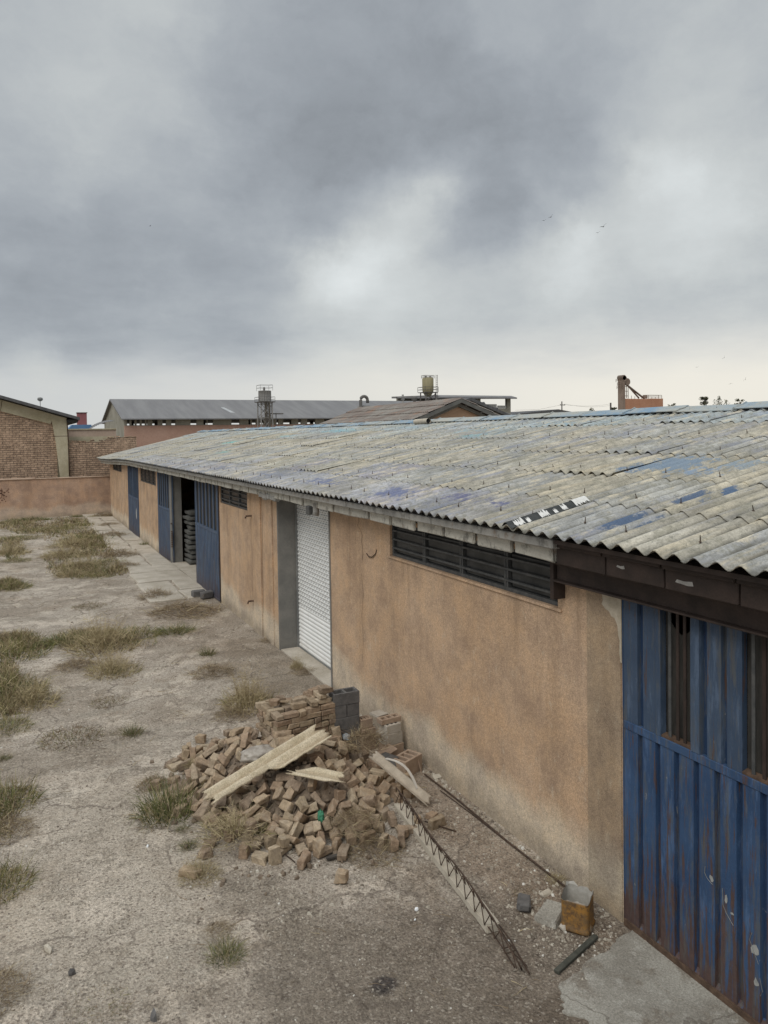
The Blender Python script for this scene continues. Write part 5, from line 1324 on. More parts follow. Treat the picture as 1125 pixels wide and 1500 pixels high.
for k in range(1500):
    x, y = q.uniform(1.35, 3.9), q.uniform(6.4, 9.9)
    if not inpoly(x, y, OUTL) and q.random() > .12: continue
    chunk(bm, (x, y, max(core(x, y), 0)+gz(x, y)*.6+.004), q.uniform(.012, .055), q)
o = obj('rubble', bm, M_rubble, None, (2.7, 8, 0)); tag(o, 'crumbled brick dust and chips filling the heap between loose bricks', 'rubble', None, 'stuff')

# neat stack: only the faces in sight are laid brick by brick, the middle is a fill of the same bricks
ang = R_(7); S0 = Vector((2.77, 8.74, 0)); ex = Vector((math.cos(ang), math.sin(ang), 0)); ey = Vector((-math.sin(ang), math.cos(ang), 0))
SBM = [[brick_mesh((.20, .095, .062), 200+k, .006) for k in range(5)], [brick_mesh((.10, .095, .062), 220+k, .006) for k in range(4)], [brick_mesh((.15, .095, .062), 240+k, .006) for k in range(3)]]
def put(me, u, v, z, rot, jit=1.):
    p = S0+ex*u+ey*v; g0 = gz(p.x, p.y)*.6
    o = bpy.data.objects.new('stacked_brick', me); COL.objects.link(o)
    o.location = (p.x, p.y, z+g0); o.rotation_euler = (q.uniform(-.03, .03)*jit, q.uniform(-.03, .03)*jit, ang+rot+q.uniform(-.06, .06)*jit)
    tag(o, 'rough tan brick laid in the neat brick stack', 'brick', 'bricks of the neat stack'); return o
LEN, DEP = .80, .56
for c in range(10):
    z = .033+c*.0685; u = 0.
    while u < LEN-.04:
        r = q.random(); kind = 0 if r < .45 else (1 if r < .8 else 2); L = (.20, .10, .15)[kind]
        if u+L > LEN+.05: kind, L = 1, .10
        if kind == 1: put(q.choice(SBM[0]), u+.05, .10+q.uniform(-.014, .008), z, PI/2)
        else: put(q.choice(SBM[kind]), u+L/2, .05+q.uniform(-.014, .008), z, 0 if q.random() < .5 else PI)
        u += L+.006
    v = .215+(.0 if c % 2 else .02)
    while v < DEP-.03:
        kk = 0 if q.random() < .5 else 1; L = (.2, .1)[kk]
        if v+L > DEP+.06: kk, L = 1, .1
        if kk == 0: put(q.choice(SBM[0]), .05+q.uniform(-.02, .012), v+L/2, z, PI/2)
        else: put(q.choice(SBM[0]), .10+q.uniform(-.02, .012), v+.05, z, 0)
        v += L+.006
z = .033+9*.0685
for (u, v, r) in ((.32, .26, .1), (.53, .25, .0), (.70, .25, .15), (.34, .37, 0), (.55, .36, .05), (.70, .37, -.05), (.36, .48, .05), (.60, .47, .1)): put(q.choice(SBM[0]), u, v, z, r)
z += .067
for (u, v, r, k) in ((.36, .12, .1, 0), (.54, .10, 1.5, 0), (.69, .08, .08, 0), (.69, .20, .02, 0), (.45, .27, .05, 0), (.68, .32, .1, 0), (.70, .43, 0, 0)): put(q.choice(SBM[k]), u, v, z, r, 2.)
z += .066
for (u, v, r, k) in ((.66, .12, 1.5, 0), (.70, .30, .2, 0)): put(q.choice(SBM[k]), u, v, z, r, 2.)
o = put(BM[0][2], .70, .06, z+.074, .1); o['label'] = 'single chunky brick sitting on the top corner of the neat stack'; o['category'] = 'brick'; o.scale = (1.3, 1, 1)
del o['group']
o = put(BM[0][1], .14, .36, z-.05, .7); o['label'] = 'pale broken brick on the back left of the neat stack'; del o['group']
bm = NB(); M4 = Matrix.Translation(S0) @ Matrix.Rotation(ang, 4, 'Z'); b = bmesh.new(); box(b, .21, .79, .215, .55, 0, .605); merge(bm, b, 0, M4)
o = obj('brick_fill', bm, M_rubble, None, tuple(S0)); tag(o, 'hidden core of bricks inside the neat stack', 'bricks', None, 'stuff')
# laths lying on the stack
for (u0, v0, u1, v1, lab) in ((.06, .46, .30, .26, 'longer of two wooden laths lying on the brick stack'), (.30, .44, .27, .27, 'shorter of two wooden laths lying on the brick stack')):
    a = S0+ex*u0+ey*v0; b_ = S0+ex*u1+ey*v1; bm = NB(); L = (b_-a).length; m = Matrix.Translation((a.x, a.y, .735)) @ Matrix.Rotation(math.atan2(b_.y-a.y, b_.x-a.x), 4, 'Z'); bbox(bm, 0, L, -.014, .014, -.005, .018, .003, 0, .001, 1, m)
    o = obj('lath', bm, simple('weathered_lath', (.28, .21, .14), (.38, .30, .21), 30, .9, .1), None, (a.x, a.y, .72)); tag(o, lab, 'lath')

# grey hollow blocks
def block_bm(w, d, h, cells=2, wall=.03):
    b = bmesh.new(); n = cells; cw = (w-wall*(n+1))/n
    xs = [0]
    for k in range(n): xs += [wall*(k+1)+cw*k, wall*(k+1)+cw*(k+1)]
    xs.append(w); ys = [0, wall, d-wall, d]
    for (z0, up) in ((0, 0), (h, 1)):
        pass
    for i in range(len(xs)-1):
        for j in range(3):
            hole = (i % 2 == 1) and j == 1
            if hole: continue
            box(b, xs[i], xs[i+1], ys[j], ys[j+1], 0, h)
    bmesh.ops.remove_doubles(b, verts=b.verts[:], dist=1e-5)
    seen = {}
    kill = []
    for f in b.faces:
        key = tuple(sorted(v.index for v in f.verts))
    b.verts.index_update()
    for f in b.faces:
        key = tuple(sorted(v.index for v in f.verts))
        if key in seen: kill += [f, seen[key]]
        else: seen[key] = f
    bmesh.ops.delete(b, geom=list(set(kill)), context='FACES'); fixn(b)
    bmesh.ops.bevel(b, geom=[e for e in b.edges if e.is_manifold and e.calc_face_angle(0) > .5], offset=.004, segments=1, affect='EDGES')
    bmesh.ops.translate(b, verts=b.verts, vec=(-w/2, -d/2, 0)); return b
def block(name, w, d, h, mat, loc, rz, label, cells=2, group=None, tilt=(0, 0)):
    bm = block_bm(w, d, h, cells); o = obj(name, bm, mat); o.location = loc; o.rotation_euler = (tilt[0], tilt[1], rz); tag(o, label, 'block', group); return o
BX, BYY = 3.745, 8.93
labs = ['bottom of the grey cinder block column, half buried in rubble', 'second grey cinder block up in the column by the brick stack', None, 'fourth grey cinder block up in the column by the brick stack', 'topmost grey cinder block with two open cells beside the brick stack']
for k in range(5):
    if k == 2 or k == 3: 
        if k == 3:
            block('cinder_block', .172, .19, .156, M_block, (BX-.09, BYY, k*.160), q.uniform(-.03, .03), 'left half size cinder block, second row from the top of the grey column', 1)
            block('cinder_block', .172, .19, .156, M_block, (BX+.09, BYY+.006, k*.160), q.uniform(-.03, .03), 'right half size cinder block, second row from the top of the grey column', 1)
            continue
    block('cinder_block', .36, .19, .156, M_block, (BX+q.uniform(-.006, .006), BYY, k*.160), q.uniform(-.03, .03), labs[k] or 'third grey cinder block up in the column by the brick stack', 2)
b = NB(); chunk(b, (0, 0, .05), .09, q); o = obj('stone', b, simple('bluish_stone', (.26, .30, .33), (.34, .38, .41), 14, .7, .1)); o.location = (3.70, 8.76, .20); tag(o, 'smooth bluish grey lump at the foot of the cinder blocks', 'stone')
# clay hollow bricks by the wall
HB = [(3.98, 8.72, 0, .02), (4.20, 8.80, 0, .1), (4.18, 8.55, 0, -.1)]
cnt = 0
def hollow(loc, rz, label, w=.21, d=.10, h=.13, mat=None, tilt=(0, 0)): return block('hollow_brick', w, d, h, mat or M_hollow, loc, rz, label, 3, None, tilt)
hollow((4.03, 8.90, 0), .1, 'lowest left hollow clay brick against the tan wall, mostly hidden', .2, .2, .14)
hollow((4.03, 8.90, .141), .12, 'second hollow clay brick of the left pile by the wall', .2, .2, .14)
hollow((4.02, 8.90, .282), .05, 'tilted brown hollow brick behind the flat tile', .17, .14, .12)
hollow((4.26, 8.60, 0), .15, 'bottom hollow brick of the pile leaning on the wall', .24, .22, .14)
hollow((4.25, 8.60, .141), .2, 'pale faced hollow brick, lower of two pale ones by the wall', .24, .2, .15, M_hpale)
hollow((4.24, 8.59, .292), .12, 'pale faced hollow brick, upper of two pale ones by the wall', .22, .18, .11, M_hpale)
hollow((4.24, 8.62, .403), .1, 'reddish hollow brick lying flat on top of the pale pile by the wall', .30, .13, .065)
b = NB(); bbox(b, -.1, .1, -.08, .08, 0, .03, .004, 0, .003); o = obj('tile', b, M_hpale); o.location = (4.20, 8.84, .425); o.rotation_euler = (.12, .1, .4); tag(o, 'flat pale tile tilted on the hollow bricks by the wall', 'tile')
hb = block('hollow_block', .33, .22, .20, M_hollow, (4.18, 8.02, 0), .42, 'large hollow clay block alone by the wall right of the heap', 3)
b = NB(); bbox(b, -.14, .14, -.08, .08, 0, .05, .006, 0, .004); o = obj('brick_slab', b, M_hollow); o.location = (4.03, 8.30, .14); o.rotation_euler = (.15, -.1, .35); tag(o, 'tilted flat clay slab behind the large hollow block', 'slab')
b = NB(); chunk(b, (0, 0, .09), .17, q); o = obj('dark_stone', b, M_block); o.location = (3.93, 8.12, .02); tag(o, 'dark grey stone between the heap and the large hollow block', 'stone')
b = NB(); bbox(b, -.13, .13, -.01, .01, 0, .16, .003, 0, .003); o = obj('brick_shard', b, M_hollow); o.location = (4.38, 8.06, 0); o.rotation_euler = (-.25, 0, 1.2); tag(o, 'thin clay shard leaning on the wall beside the large hollow block', 'shard')

# broken corrugated sheets
def corr_sheet(name, A, B, waves, wl, amp, thick, label, seed, ragged=.0, taper=None, sag=0., mat=None, roll=0.):
    A, B = Vector(A), Vector(B); d = (B-A); L = d.length; d.normalize(); s = d.cross(Vector((0, 0, 1))).normalized(); up = s.cross(d)
    rm = Matrix.Rotation(roll, 3, d); s = rm @ s; up = rm @ up
    rr = random.Random(seed); n = 26; m = int(waves*10); wvs = []; bm = NB(); tops = []; bots = []
    W_ = waves*wl
    e0 = [rr.uniform(-1, 1)*ragged for _ in range(m+1)]; e1 = [rr.uniform(-1, 1)*ragged for _ in range(m+1)]
    for j in range(n+1):
        t = j/n; rt, rb = [], []
        w0, w1 = (taper(t) if taper else (0., 1.))
        for i in range(m+1):
            f = w0+(w1-w0)*i/m; x_ = (f-.5)*W_; z_ = amp*math.cos(f*waves*2*PI)
            ll = t*L+e0[i]*(1-t)**6+e1[i]*t**6
            p = A+d*ll+s*x_+up*(z_-sag*4*t*(1-t))+Vector(mnoise.noise_vector(Vector((t*5, f*3, seed))))*.004
            rt.append(bm.verts.new(p+up*thick)); rb.append(bm.verts.new(p)); wvs += [.5+.5*math.cos(f*waves*2*PI)]*2
        tops.append(rt); bots.append(rb)
    for j in range(n):
        for i in range(m):
            bm.faces.new((tops[j][i], tops[j+1][i], tops[j+1][i+1], tops[j][i+1])).smooth = True; bm.faces.new((bots[j][i], bots[j][i+1], bots[j+1][i+1], bots[j+1][i])).smooth = True
        for i in (0, m): bm.faces.new((tops[j][i], bots[j][i], bots[j+1][i], tops[j+1][i]))
    for j in (0, n):
        for i in range(m): bm.faces.new((tops[j][i], tops[j][i+1], bots[j][i+1], bots[j][i]))
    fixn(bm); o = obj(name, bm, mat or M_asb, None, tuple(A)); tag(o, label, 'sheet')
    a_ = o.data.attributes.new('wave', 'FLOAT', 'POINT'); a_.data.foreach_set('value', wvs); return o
jag = lambda t: (.0+.34*sstep(.62, .46, t)+.02*math.sin(t*40), 1.-.0*t)
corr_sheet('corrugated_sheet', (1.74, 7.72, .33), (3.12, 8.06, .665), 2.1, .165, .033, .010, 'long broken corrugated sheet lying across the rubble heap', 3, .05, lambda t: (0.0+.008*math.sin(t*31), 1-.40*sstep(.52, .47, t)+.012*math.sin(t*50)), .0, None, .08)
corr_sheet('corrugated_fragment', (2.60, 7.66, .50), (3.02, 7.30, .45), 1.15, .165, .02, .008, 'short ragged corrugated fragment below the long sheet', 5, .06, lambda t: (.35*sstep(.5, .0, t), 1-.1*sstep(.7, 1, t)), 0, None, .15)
corr_sheet('plank_sheet', (3.60, 7.74, .42), (3.98, 7.13, .06), .8, .17, .02, .012, 'narrow weathered corrugated strip sloping from the heap to the ground', 7, .03, None, 0, simple('grey_strip', (.34, .29, .23), (.45, .39, .31), 9, .95, .15, .3, bsc=50), .1)
bm = NB(); pts = [Vector((3.72, 7.66, .40)).lerp(Vector((3.92, 7.28, .17)), t/10)+Vector((.06, .03, .05))*math.sin(PI*t/10) for t in range(11)]
for i in range(10):
    a, b_ = pts[i], pts[i+1]; w = Vector((.018, .01, 0)); quad(bm, a-w, a+w, b_+w, b_-w); quad(bm, a-w-Vector((0, 0, .004)), a+w-Vector((0, 0, .004)), b_+w-Vector((0, 0, .004)), b_-w-Vector((0, 0, .004)))
o = obj('white_trim', bm, simple('pale_strip', (.5, .47, .42), (.58, .55, .5), 10, .7, .05), None, tuple(pts[0])); tag(o, 'thin pale bent strip beside the narrow sloping sheet', 'strip')
# crumpled clear plastic bag, green scrap
def crumple(name, loc, r, mat, label, cat, seed, flat=.6):
    b = bmesh.new(); bmesh.ops.create_icosphere(b, subdivisions=4, radius=1.)
    for v in b.verts:
        n_ = v.co.normalized(); k = 1+.28*mnoise.noise(n_*2.2+Vector((seed, 0, 0)))+.22*abs(mnoise.noise(n_*5+Vector((0, seed, 0))))-.12*abs(mnoise.noise(n_*10))
        k += .10*abs(mnoise.noise(n_*17+Vector((0, 0, seed)))); v.co = Vector((n_.x*r[0], n_.y*r[1], max(n_.z, -.5)*r[2]))*k
    o = obj(name, b, mat, None, None, True); o.location = loc; tag(o, label, cat); return o
crumple('plastic_bag', (2.40, 8.28, .47), (.19, .13, .09), M_plastic, 'crumpled dusty pale plastic bag lying on the rubble above the long sheet', 'bag', 3)
p = at(470, 1192, .36)
crumple('green_scrap', (p.x, p.y, p.z-.03), (.03, .045, .06), simple('green_net', (.03, .15, .08), (.06, .22, .13), 30, .7, .1), 'small bright green scrap on the front of the rubble heap', 'scrap', 6)

# ------------------------------------------------------------------ lattice girder on the ground
A, B, E_ = Vector((3.700, 7.30, 0)), Vector((3.445, 5.10, 0)), Vector((3.36, 4.60, 0))
TR = thing('lattice_joist', 'concrete floor joist with exposed rusted steel lattice lying by the heap', 'joist', tuple((A+B)/2))
d = (B-A).normalized(); sd = Vector((-d.y, d.x, 0))
bm = NB(); L = (B-A).length; m = Matrix.Translation(A) @ Matrix.Rotation(math.atan2(d.y, d.x), 4, 'Z')
b = bmesh.new(); bmesh.ops.create_grid(b, x_segments=40, y_segments=4, size=.5)
bmesh.ops.delete(b, geom=b.verts[:], context='VERTS')
bbox(bm, 0, L, -.062, .062, -.02, .055, .008, 0, 0, 2, m)
bmesh.ops.subdivide_edges(bm, edges=[e for e in bm.edges if e.calc_length() > .5], cuts=30, use_grid_fill=True)
for v in bm.verts: v.co += Vector(mnoise.noise_vector(v.co*9))*.006
obj('concrete_strip', bm, M_conc, TR); b.free()
up = Vector((0, 0, 1))
topc = [A.lerp(E_, t/14)+up*(.215-.03*(t/14)-(.10*max(0, t-12)/2 if t > 11 else 0))+sd*.012*math.sin(t*.9)-sd*.03 for t in range(15)]
bm = NB(); tube(bm, topc+[E_+up*.02+sd*(-.0)], .008, 6); obj('top_bar', bm, M_rebar, TR)
bm = NB(); n = 15; LT = (E_-A).length
for s_ in (-1, 1):
    for k in range(n):
        t0 = (k+.0)/n; t1 = (k+.5)/n; t2 = (k+1.)/n
        f = lambda t, h, o_: A.lerp(E_, t)+up*h+sd*o_
        ht = (.215-.03*t1-(.10*max(0, t1*14-12)/2))
        jx = random.uniform(-.012, .012)
        tube(bm, [f(t0, .04, s_*.045), f(t1, ht, -.03+.012*math.sin(t1*12.6))+d*jx], .0045, 5); tube(bm, [f(t1, ht, -.03+.012*math.sin(t1*12.6))+d*jx, f(t2, .04, s_*.045)], .0045, 5)
obj('lattice_wire', bm, M_rebar, TR)
bm = NB()
for s_ in (-1, 1): tube(bm, [B-d*.12+sd*s_*.045+up*.045, B+d*.2+sd*s_*.05+up*.03, E_+sd*s_*.035+up*.016+d*.05*s_], .007, 6)
tube(bm, [B+d*.25+sd*.05+up*.03, B+d*.26-sd*.05+up*.03], .005, 5)
obj('bottom_bar', bm, M_rebar, TR)

# long steel rod along the wall, short ones
def rod(pts, r, label, name='steel_rod', mat=None):
    bm = NB(); tube(bm, pts, r, 6); o = obj(name, bm, mat or M_rebar, None, tuple(pts[0])); tag(o, label, 'rod'); return o
a, b_ = at(622, 1134, .02), at(832, 1302, .02)
rod([a, a.lerp(b_, .3)+Vector((.01, 0, 0)), a.lerp(b_, .65)+Vector((-.012, 0, 0)), b_], .010, 'long rusty steel bar lying along the foot of the tan wall')
a, b_ = at(645, 1158, .012), at(745, 1235, .012); rod([a, a.lerp(b_, .5)+Vector((.01, .01, 0)), b_], .006, 'thin wire lying just left of the long steel bar')
a, b_ = at(622, 1203, .03), at(668, 1218, .012); rod([a, b_], .007, 'short thin rod poking sideways from the lattice joist')
a, b_ = at(435, 1262, .012), at(428, 1255, .012)
rod([at(418, 1252, .012), at(426, 1258, .012), at(432, 1263, .012)], .006, 'short bent wire in front of the rubble heap')
# dark stick
a, b_ = at(815, 1424, .02), at(873, 1370, .03); bm = NB(); dd = b_-a; m = Matrix.Translation(a) @ Matrix.Rotation(math.atan2(dd.y, dd.x), 4, 'Z'); bbox(bm, 0, dd.length, -.024, .024, -.012, .016, .005, 0, .003, 1, m)
o = obj('wooden_stick', bm, simple('dark_wet_wood', (.05, .052, .042), (.085, .085, .07), 20, .7, .15), None, tuple(a)); tag(o, 'dark flat wooden stick lying below the rusty tin', 'stick')
bm = NB(); a = at(481, 1258, .01); bbox(bm, a.x-.02, a.x+.17, a.y-.02, a.y+.02, 0, .03, .006, 0, .003); o = obj('charred_stick', bm, simple('charred_wood', (.05, .045, .04), (.08, .07, .06), 20, .9, .1), None, (a.x, a.y, gz(a.x, a.y))); tag(o, 'short charred stick on the ground in front of the heap', 'stick')

# rusty open tin
def m_tin():
    M = Mat('rusty_tin', .7, .4, .15); p = M.obj(); z = M.sep(p)[2]
    n = M.noise(9, 6, .7, p)
    c = M.mix(M.rng(n, .40, .6), (.17, .105, .05), (.33, .17, .04)); c = M.mix(M.rng(M.noise(16, 6, .7, p), .5, .62, 0, .85), c, (.11, .065, .035))
    c = M.mix(M.rng(M.noise(5, 5, .6, p), .60, .68, 0, .8), c, (.48, .44, .36)); c = M.mix(M.rng(z, .25, .275), c, (.48, .46, .42)); M.color(c); M.bump(M.noise(40, 4), .25, .005); return M.m
TIN = thing('tin_can', 'rusty square tin can without lid, yellow label remains, at the foot of the wall', 'tin', (4.10, 4.83, 0))
def tin_shell(w, h, t, jag_, seed):
    rr = random.Random(seed); bm = NB(); rings = []
    P = []
    n = 9; c = .035
    base = []
    for (sx_, sy_, a0) in ((1, -1, -PI/2), (1, 1, 0), (-1, 1, PI/2), (-1, -1, PI)):
        for k in range(4):
            a_ = a0+k*PI/6; base.append((sx_*(w-c)+c*math.cos(a_), sy_*(w-c)+c*math.sin(a_)))
    full = []
    for i in range(len(base)):
        p, q2 = Vector(base[i]), Vector(base[(i+1) % len(base)]); k = 6 if (q2-p).length > .05 else 1
        for j in range(k): full.append(p.lerp(q2, j/k))
    hs = [0, .02, .035, .08, .12, .16, .20, .225, .24, 1]
    for hz in hs:
        ring = []
        for i, p in enumerate(full):
            z = h if hz == 1 else hz
            if hz == 1: z = h+rr.uniform(-jag_, jag_)
            k = 1-t/w+(.012/w if hz in (.02, .255) else 0)+.03*mnoise.noise((p.x*9, p.y*9, z*8+seed))
            ring.append(bm.verts.new((p.x*k, p.y*k, z)))
        rings.append(ring)
    m_ = len(full)
    for a in range(len(rings)-1):
        for i in range(m_): bm.faces.new((rings[a][i], rings[a][(i+1) % m_], rings[a+1][(i+1) % m_], rings[a+1][i])).smooth = True
    bm.faces.new(rings[0][::-1]); return bm
bm = tin_shell(.115, .265, 0, .014, 2); b2 = tin_shell(.112, .263, 0, .014, 2)
for f in b2.faces: f.normal_flip()
m = Matrix.Translation((4.10, 4.83, .004)) @ Matrix.Rotation(.62, 4, 'Z')
bmesh.ops.transform(bm, matrix=m, verts=bm.verts); bmesh.ops.transform(b2, matrix=m, verts=b2.verts)
obj('body', bm, m_tin(), TIN); obj('inner_lining', b2, simple('dull_tin_inside', (.36, .34, .30), (.48, .46, .42), 18, .5, .15, .2), TIN)
bm = NB(); c_ = m @ Vector((.06, .115, .30)); 
pts = [m @ Vector((.115, .02, .26)), m @ Vector((.12, .06, .295)), m @ Vector((.112, .10, .285)), m @ Vector((.085, .118, .295)), m @ Vector((.05, .116, .255))]
lo = [p_-Vector((0, 0, .05)) for p_ in pts]
for i in range(4): quad(bm, lo[i], lo[i+1], pts[i+1], pts[i])
obj('bent_rim', bm, simple('rim_white', (.55, .53, .48), (.65, .63, .58), 20, .5, .1), TIN)
# broken slabs and stones round the tin
for (px, py, w, d_, h_, rz_, lab, mt) in ((808, 1342, .13, .10, .05, .5, 'flat grey broken slab left of the rusty tin', M_apron), (768, 1327, .09, .055, .07, .9, 'tilted dark slab fragment farther left of the tin', M_block), (800, 1309, .07, .03, .03, .2, 'thin pale slab chip behind the flat grey slab', M_conc), (826, 1360, .035, .03, .05, .2, 'white broken chip touching the tin', M_hpale), (1018-70, 1376, .06, .03, .03, .8, 'small pale chip right of the dark stick', M_hpale), (762, 1176-40, .02, .02, .02, 0, 'small chip by the long bar near the wall', M_conc), (640, 1143-4, .05, .04, .04, 0, 'stone chip at the wall foot beside the large hollow block', M_conc)):
    a = at(px, py); b = NB(); bbox(b, -w, w, -d_, d_, 0, h_, .012, 0, .012); o = obj('slab_fragment', b, mt); o.location = (a.x, a.y, -.008); o.rotation_euler = (random.uniform(-.15, .15), random.uniform(-.15, .15), rz_); tag(o, lab, 'slab')
# scattered bigger stones and litter
def stone(px, py, r, lab, mt, cat='stone'):
    a = at(px, py); b = NB(); chunk(b, (0, 0, 0), r, random.Random(px)); o = obj('stone' if cat == 'stone' else 'litter', b, mt); o.location = (a.x, a.y, gz(a.x, a.y)+r*.25); tag(o, lab, cat)
stone(70, 1394, .06, 'crumbled grey stone lying alone at the lower left of the yard', M_conc); stone(105, 1430, .045, 'dark flat stone near the lower left weeds', M_block); stone(225, 1494, .05, 'grey stone at the bottom edge of the yard', M_block)
stone(610, 1331, .025, 'bright white scrap on bare ground left of the lattice joist', M_white, 'litter'); stone(608, 1345, .012, 'tiny white crumb below the white scrap', M_white, 'litter'); stone(746, 1377, .018, 'white pebble beside the end of the joist', M_white)
stone(216, 1239, .02, 'pale chip beside the dark patch left of the heap', M_white); stone(576, 1233, .03, 'white flaky scrap right of the brown weeds', M_white, 'litter'); stone(575, 1241, .02, 'white crumb under the flaky scrap', M_white, 'litter')
# ------------------------------------------------------------------ gravel and crumbs
def gravel():
    q = random.Random(5); V, F, T = [], [], []
    def peb(x, y, z, r, t):
        i0 = len(V); a = q.uniform(0, 6.28)
        pr = [(math.cos(a+k*PI/2+q.uniform(-.3, .3))*r*q.uniform(.6, 1.2), math.sin(a+k*PI/2+q.uniform(-.3, .3))*r*q.uniform(.6, 1.2)) for k in range(4)]
        for (u, v) in pr: V.append((x+u, y+v, z-r*.15+q.uniform(-.1, .1)*r))
        for (u, v) in pr[:]: V.append((x+u*.55, y+v*.55, z+r*q.uniform(.35, .75)))
        F.append((i0+4, i0+5, i0+6, i0+7))
        for k in range(4): F.append((i0+k, i0+(k+1) % 4, i0+4+(k+1) % 4, i0+4+k))
        T.extend([t]*8)
    def zone(n, fx, fy, r0, r1, p=2.2, ok=None):
        k = 0
        while k < n:
            x, y = fx(), fy()
            if ok and not ok(x, y): continue
            r = r0+(r1-r0)*q.random()**p
            peb(x, y, gz(x, y), r, q.random()); k += 1
    dens = lambda x, y: q.random() < .25+1.1*max(0, mnoise.noise((x*.8, y*.8, 7))+.25)
    zone(5500, lambda: q.uniform(-.4, 4.42), lambda: 2.6+6.5*q.random()**1.3, .003, .013, 2.5, dens)
    zone(3800, lambda: q.uniform(-2.5, 4.4), lambda: q.uniform(8, 17), .005, .020, 2.5, dens)
    zone(900, lambda: q.gauss(3.95, .28), lambda: q.gauss(4.95, .45), .004, .026, 2.6, lambda x, y: x < 4.42 and y > 4.3)
    zone(700, lambda: q.uniform(3.6, 4.43), lambda: q.uniform(4.6, 8.0), .005, .022, 2.5)
    zone(420, lambda: q.uniform(4.34, 4.45), lambda: q.uniform(4.7, 11), .006, .035, 2.0)
    zone(900, lambda: q.gauss(2.7, .9), lambda: q.gauss(6.7, .5), .006, .03, 2.6)
    zone(350, lambda: q.uniform(4.0, 4.44), lambda: q.uniform(3.0, 4.7), .004, .02, 2.4)
    zone(700, lambda: q.uniform(-3, 4.3), lambda: q.uniform(16, 40), .01, .035, 2)
    me = bpy.data.meshes.new('gravel'); me.from_pydata(V, [], F); me.update()
    a = me.attributes.new('tone', 'FLOAT', 'POINT'); a.data.foreach_set('value', T)
    M = Mat('loose_gravel', .97, .12); t = M.attr('tone', True)
    c = M.ramp(t, [(0, (.15, .125, .10)), (.3, (.27, .23, .185)), (.7, (.38, .34, .28)), (.93, (.47, .43, .36)), (1, (.66, .64, .59))]); M.color(c)
    me.materials.append(M.m)
    o = bpy.data.objects.new('gravel', me); COL.objects.link(o); tag(o, 'loose gravel and crumbs scattered over the yard', 'gravel', None, 'stuff')
gravel()

# ------------------------------------------------------------------ weeds
class Blades:
    def __init__(s, seed): s.V = []; s.F = []; s.T = []; s.M = []; s.q = random.Random(seed)
    def strand(s, p, d, L, w, curl, t, mi=0, seg=4, wig=.15):
        q = s.q; p = Vector(p); d = Vector(d).normalized(); i0 = len(s.V); side = d.cross(Vector((q.uniform(-1, 1), q.uniform(-1, 1), q.uniform(-.3, .3)))).normalized()
        for k in range(seg+1):
            ww = w*(1-.85*k/seg)
            s.V.append(p+side*ww); s.V.append(p-side*ww); s.T += [t, t]
            d = (d+Vector((q.uniform(-wig, wig), q.uniform(-wig, wig), q.uniform(-wig, wig)-curl))).normalized(); p = p+d*(L/seg)
            if p.z < .004: p.z = .004+q.random()*.01
        for k in range(seg): s.F.append((i0+2*k, i0+2*k+1, i0+2*k+3, i0+2*k+2)); s.M.append(mi)
        return p, d
    def _x(s): pass
    def grass(s, n, r, h, w=.004, mi=0, c=(0, 0, 0), lean=.8, zf=None):
        q = s.q
        for _ in range(n):
            a = q.uniform(0, 6.283); rr = r*q.random()**.7; L = h*q.uniform(.45, 1.1)
            x, y = c[0]+rr*math.cos(a), c[1]+rr*math.sin(a)
            s.strand((x, y, zf(x, y) if zf else c[2]), (math.cos(a)*lean*(rr/r)+q.uniform(-.35, .35), math.sin(a)*lean*(rr/r)+q.uniform(-.35, .35), 1), L, w*q.uniform(.6, 1.2), q.uniform(.02, .42), q.random(), mi, 5, .24)
    def tangle(s, n, r, h, w=.0025, mi=0, c=(0, 0, 0), zf=None):
        q = s.q
        for _ in range(n):
            a = q.uniform(0, 6.283); rr = r*math.sqrt(q.random()); hh = h*(1-(rr/r)**2)*q.random()
            x, y = c[0]+rr*math.cos(a), c[1]+rr*math.sin(a)
            s.strand((x, y, (zf(x, y) if zf else c[2])+hh), (q.uniform(-1, 1), q.uniform(-1, 1), q.uniform(-.3, .8)), q.uniform(.4, 1.2)*max(h*1.1, .12), w*q.uniform(.6, 1.3), q.uniform(-.1, .15), q.random(), mi, 5, .4)
    def branch(s, n, r, h, w=.0035, mi=0, c=(0, 0, 0)):
        q = s.q
        for _ in range(n):
            a = q.uniform(0, 6.283); rr = r*.35*q.random(); t = q.random()
            p0 = Vector((c[0]+rr*math.cos(a), c[1]+rr*math.sin(a), c[2])); d0 = Vector((math.cos(a)*q.uniform(.1, .9), math.sin(a)*q.uniform(.1, .9), 1)).normalized()
            L = h*q.uniform(.6, 1.15); s.strand(p0, d0, L, w, q.uniform(.02, .12), t, mi, 5, .12)
            for _ in range(q.randint(3, 7)):
                f = q.uniform(.3, .95); e = Vector((q.uniform(-1, 1), q.uniform(-1, 1), q.uniform(-.1, .9)))
                s.strand(p0+d0*L*f, e, L*q.uniform(.15, .4), w*.6, .05, min(1, t+.15), mi, 3, .3)
    def mesh(s, name, mats):
        me = bpy.data.meshes.new(name); me.from_pydata(s.V, [], s.F); me.update()
        a = me.attributes.new('tone', 'FLOAT', 'POINT'); a.data.foreach_set('value', s.T)
        for m in mats: me.materials.append(m)
        me.polygons.foreach_set('material_index', s.M); return me
PM = [M_straw, M_tangle, M_green, M_olive]
WV = {}
def variants(key, fn, n):
    WV[key] = []
    for k in range(n):
        b = Blades(hash(key) % 1000 if False else sum(map(ord, key))*7+k); fn(b); WV[key].append(b.mesh(key+'_weed', PM))
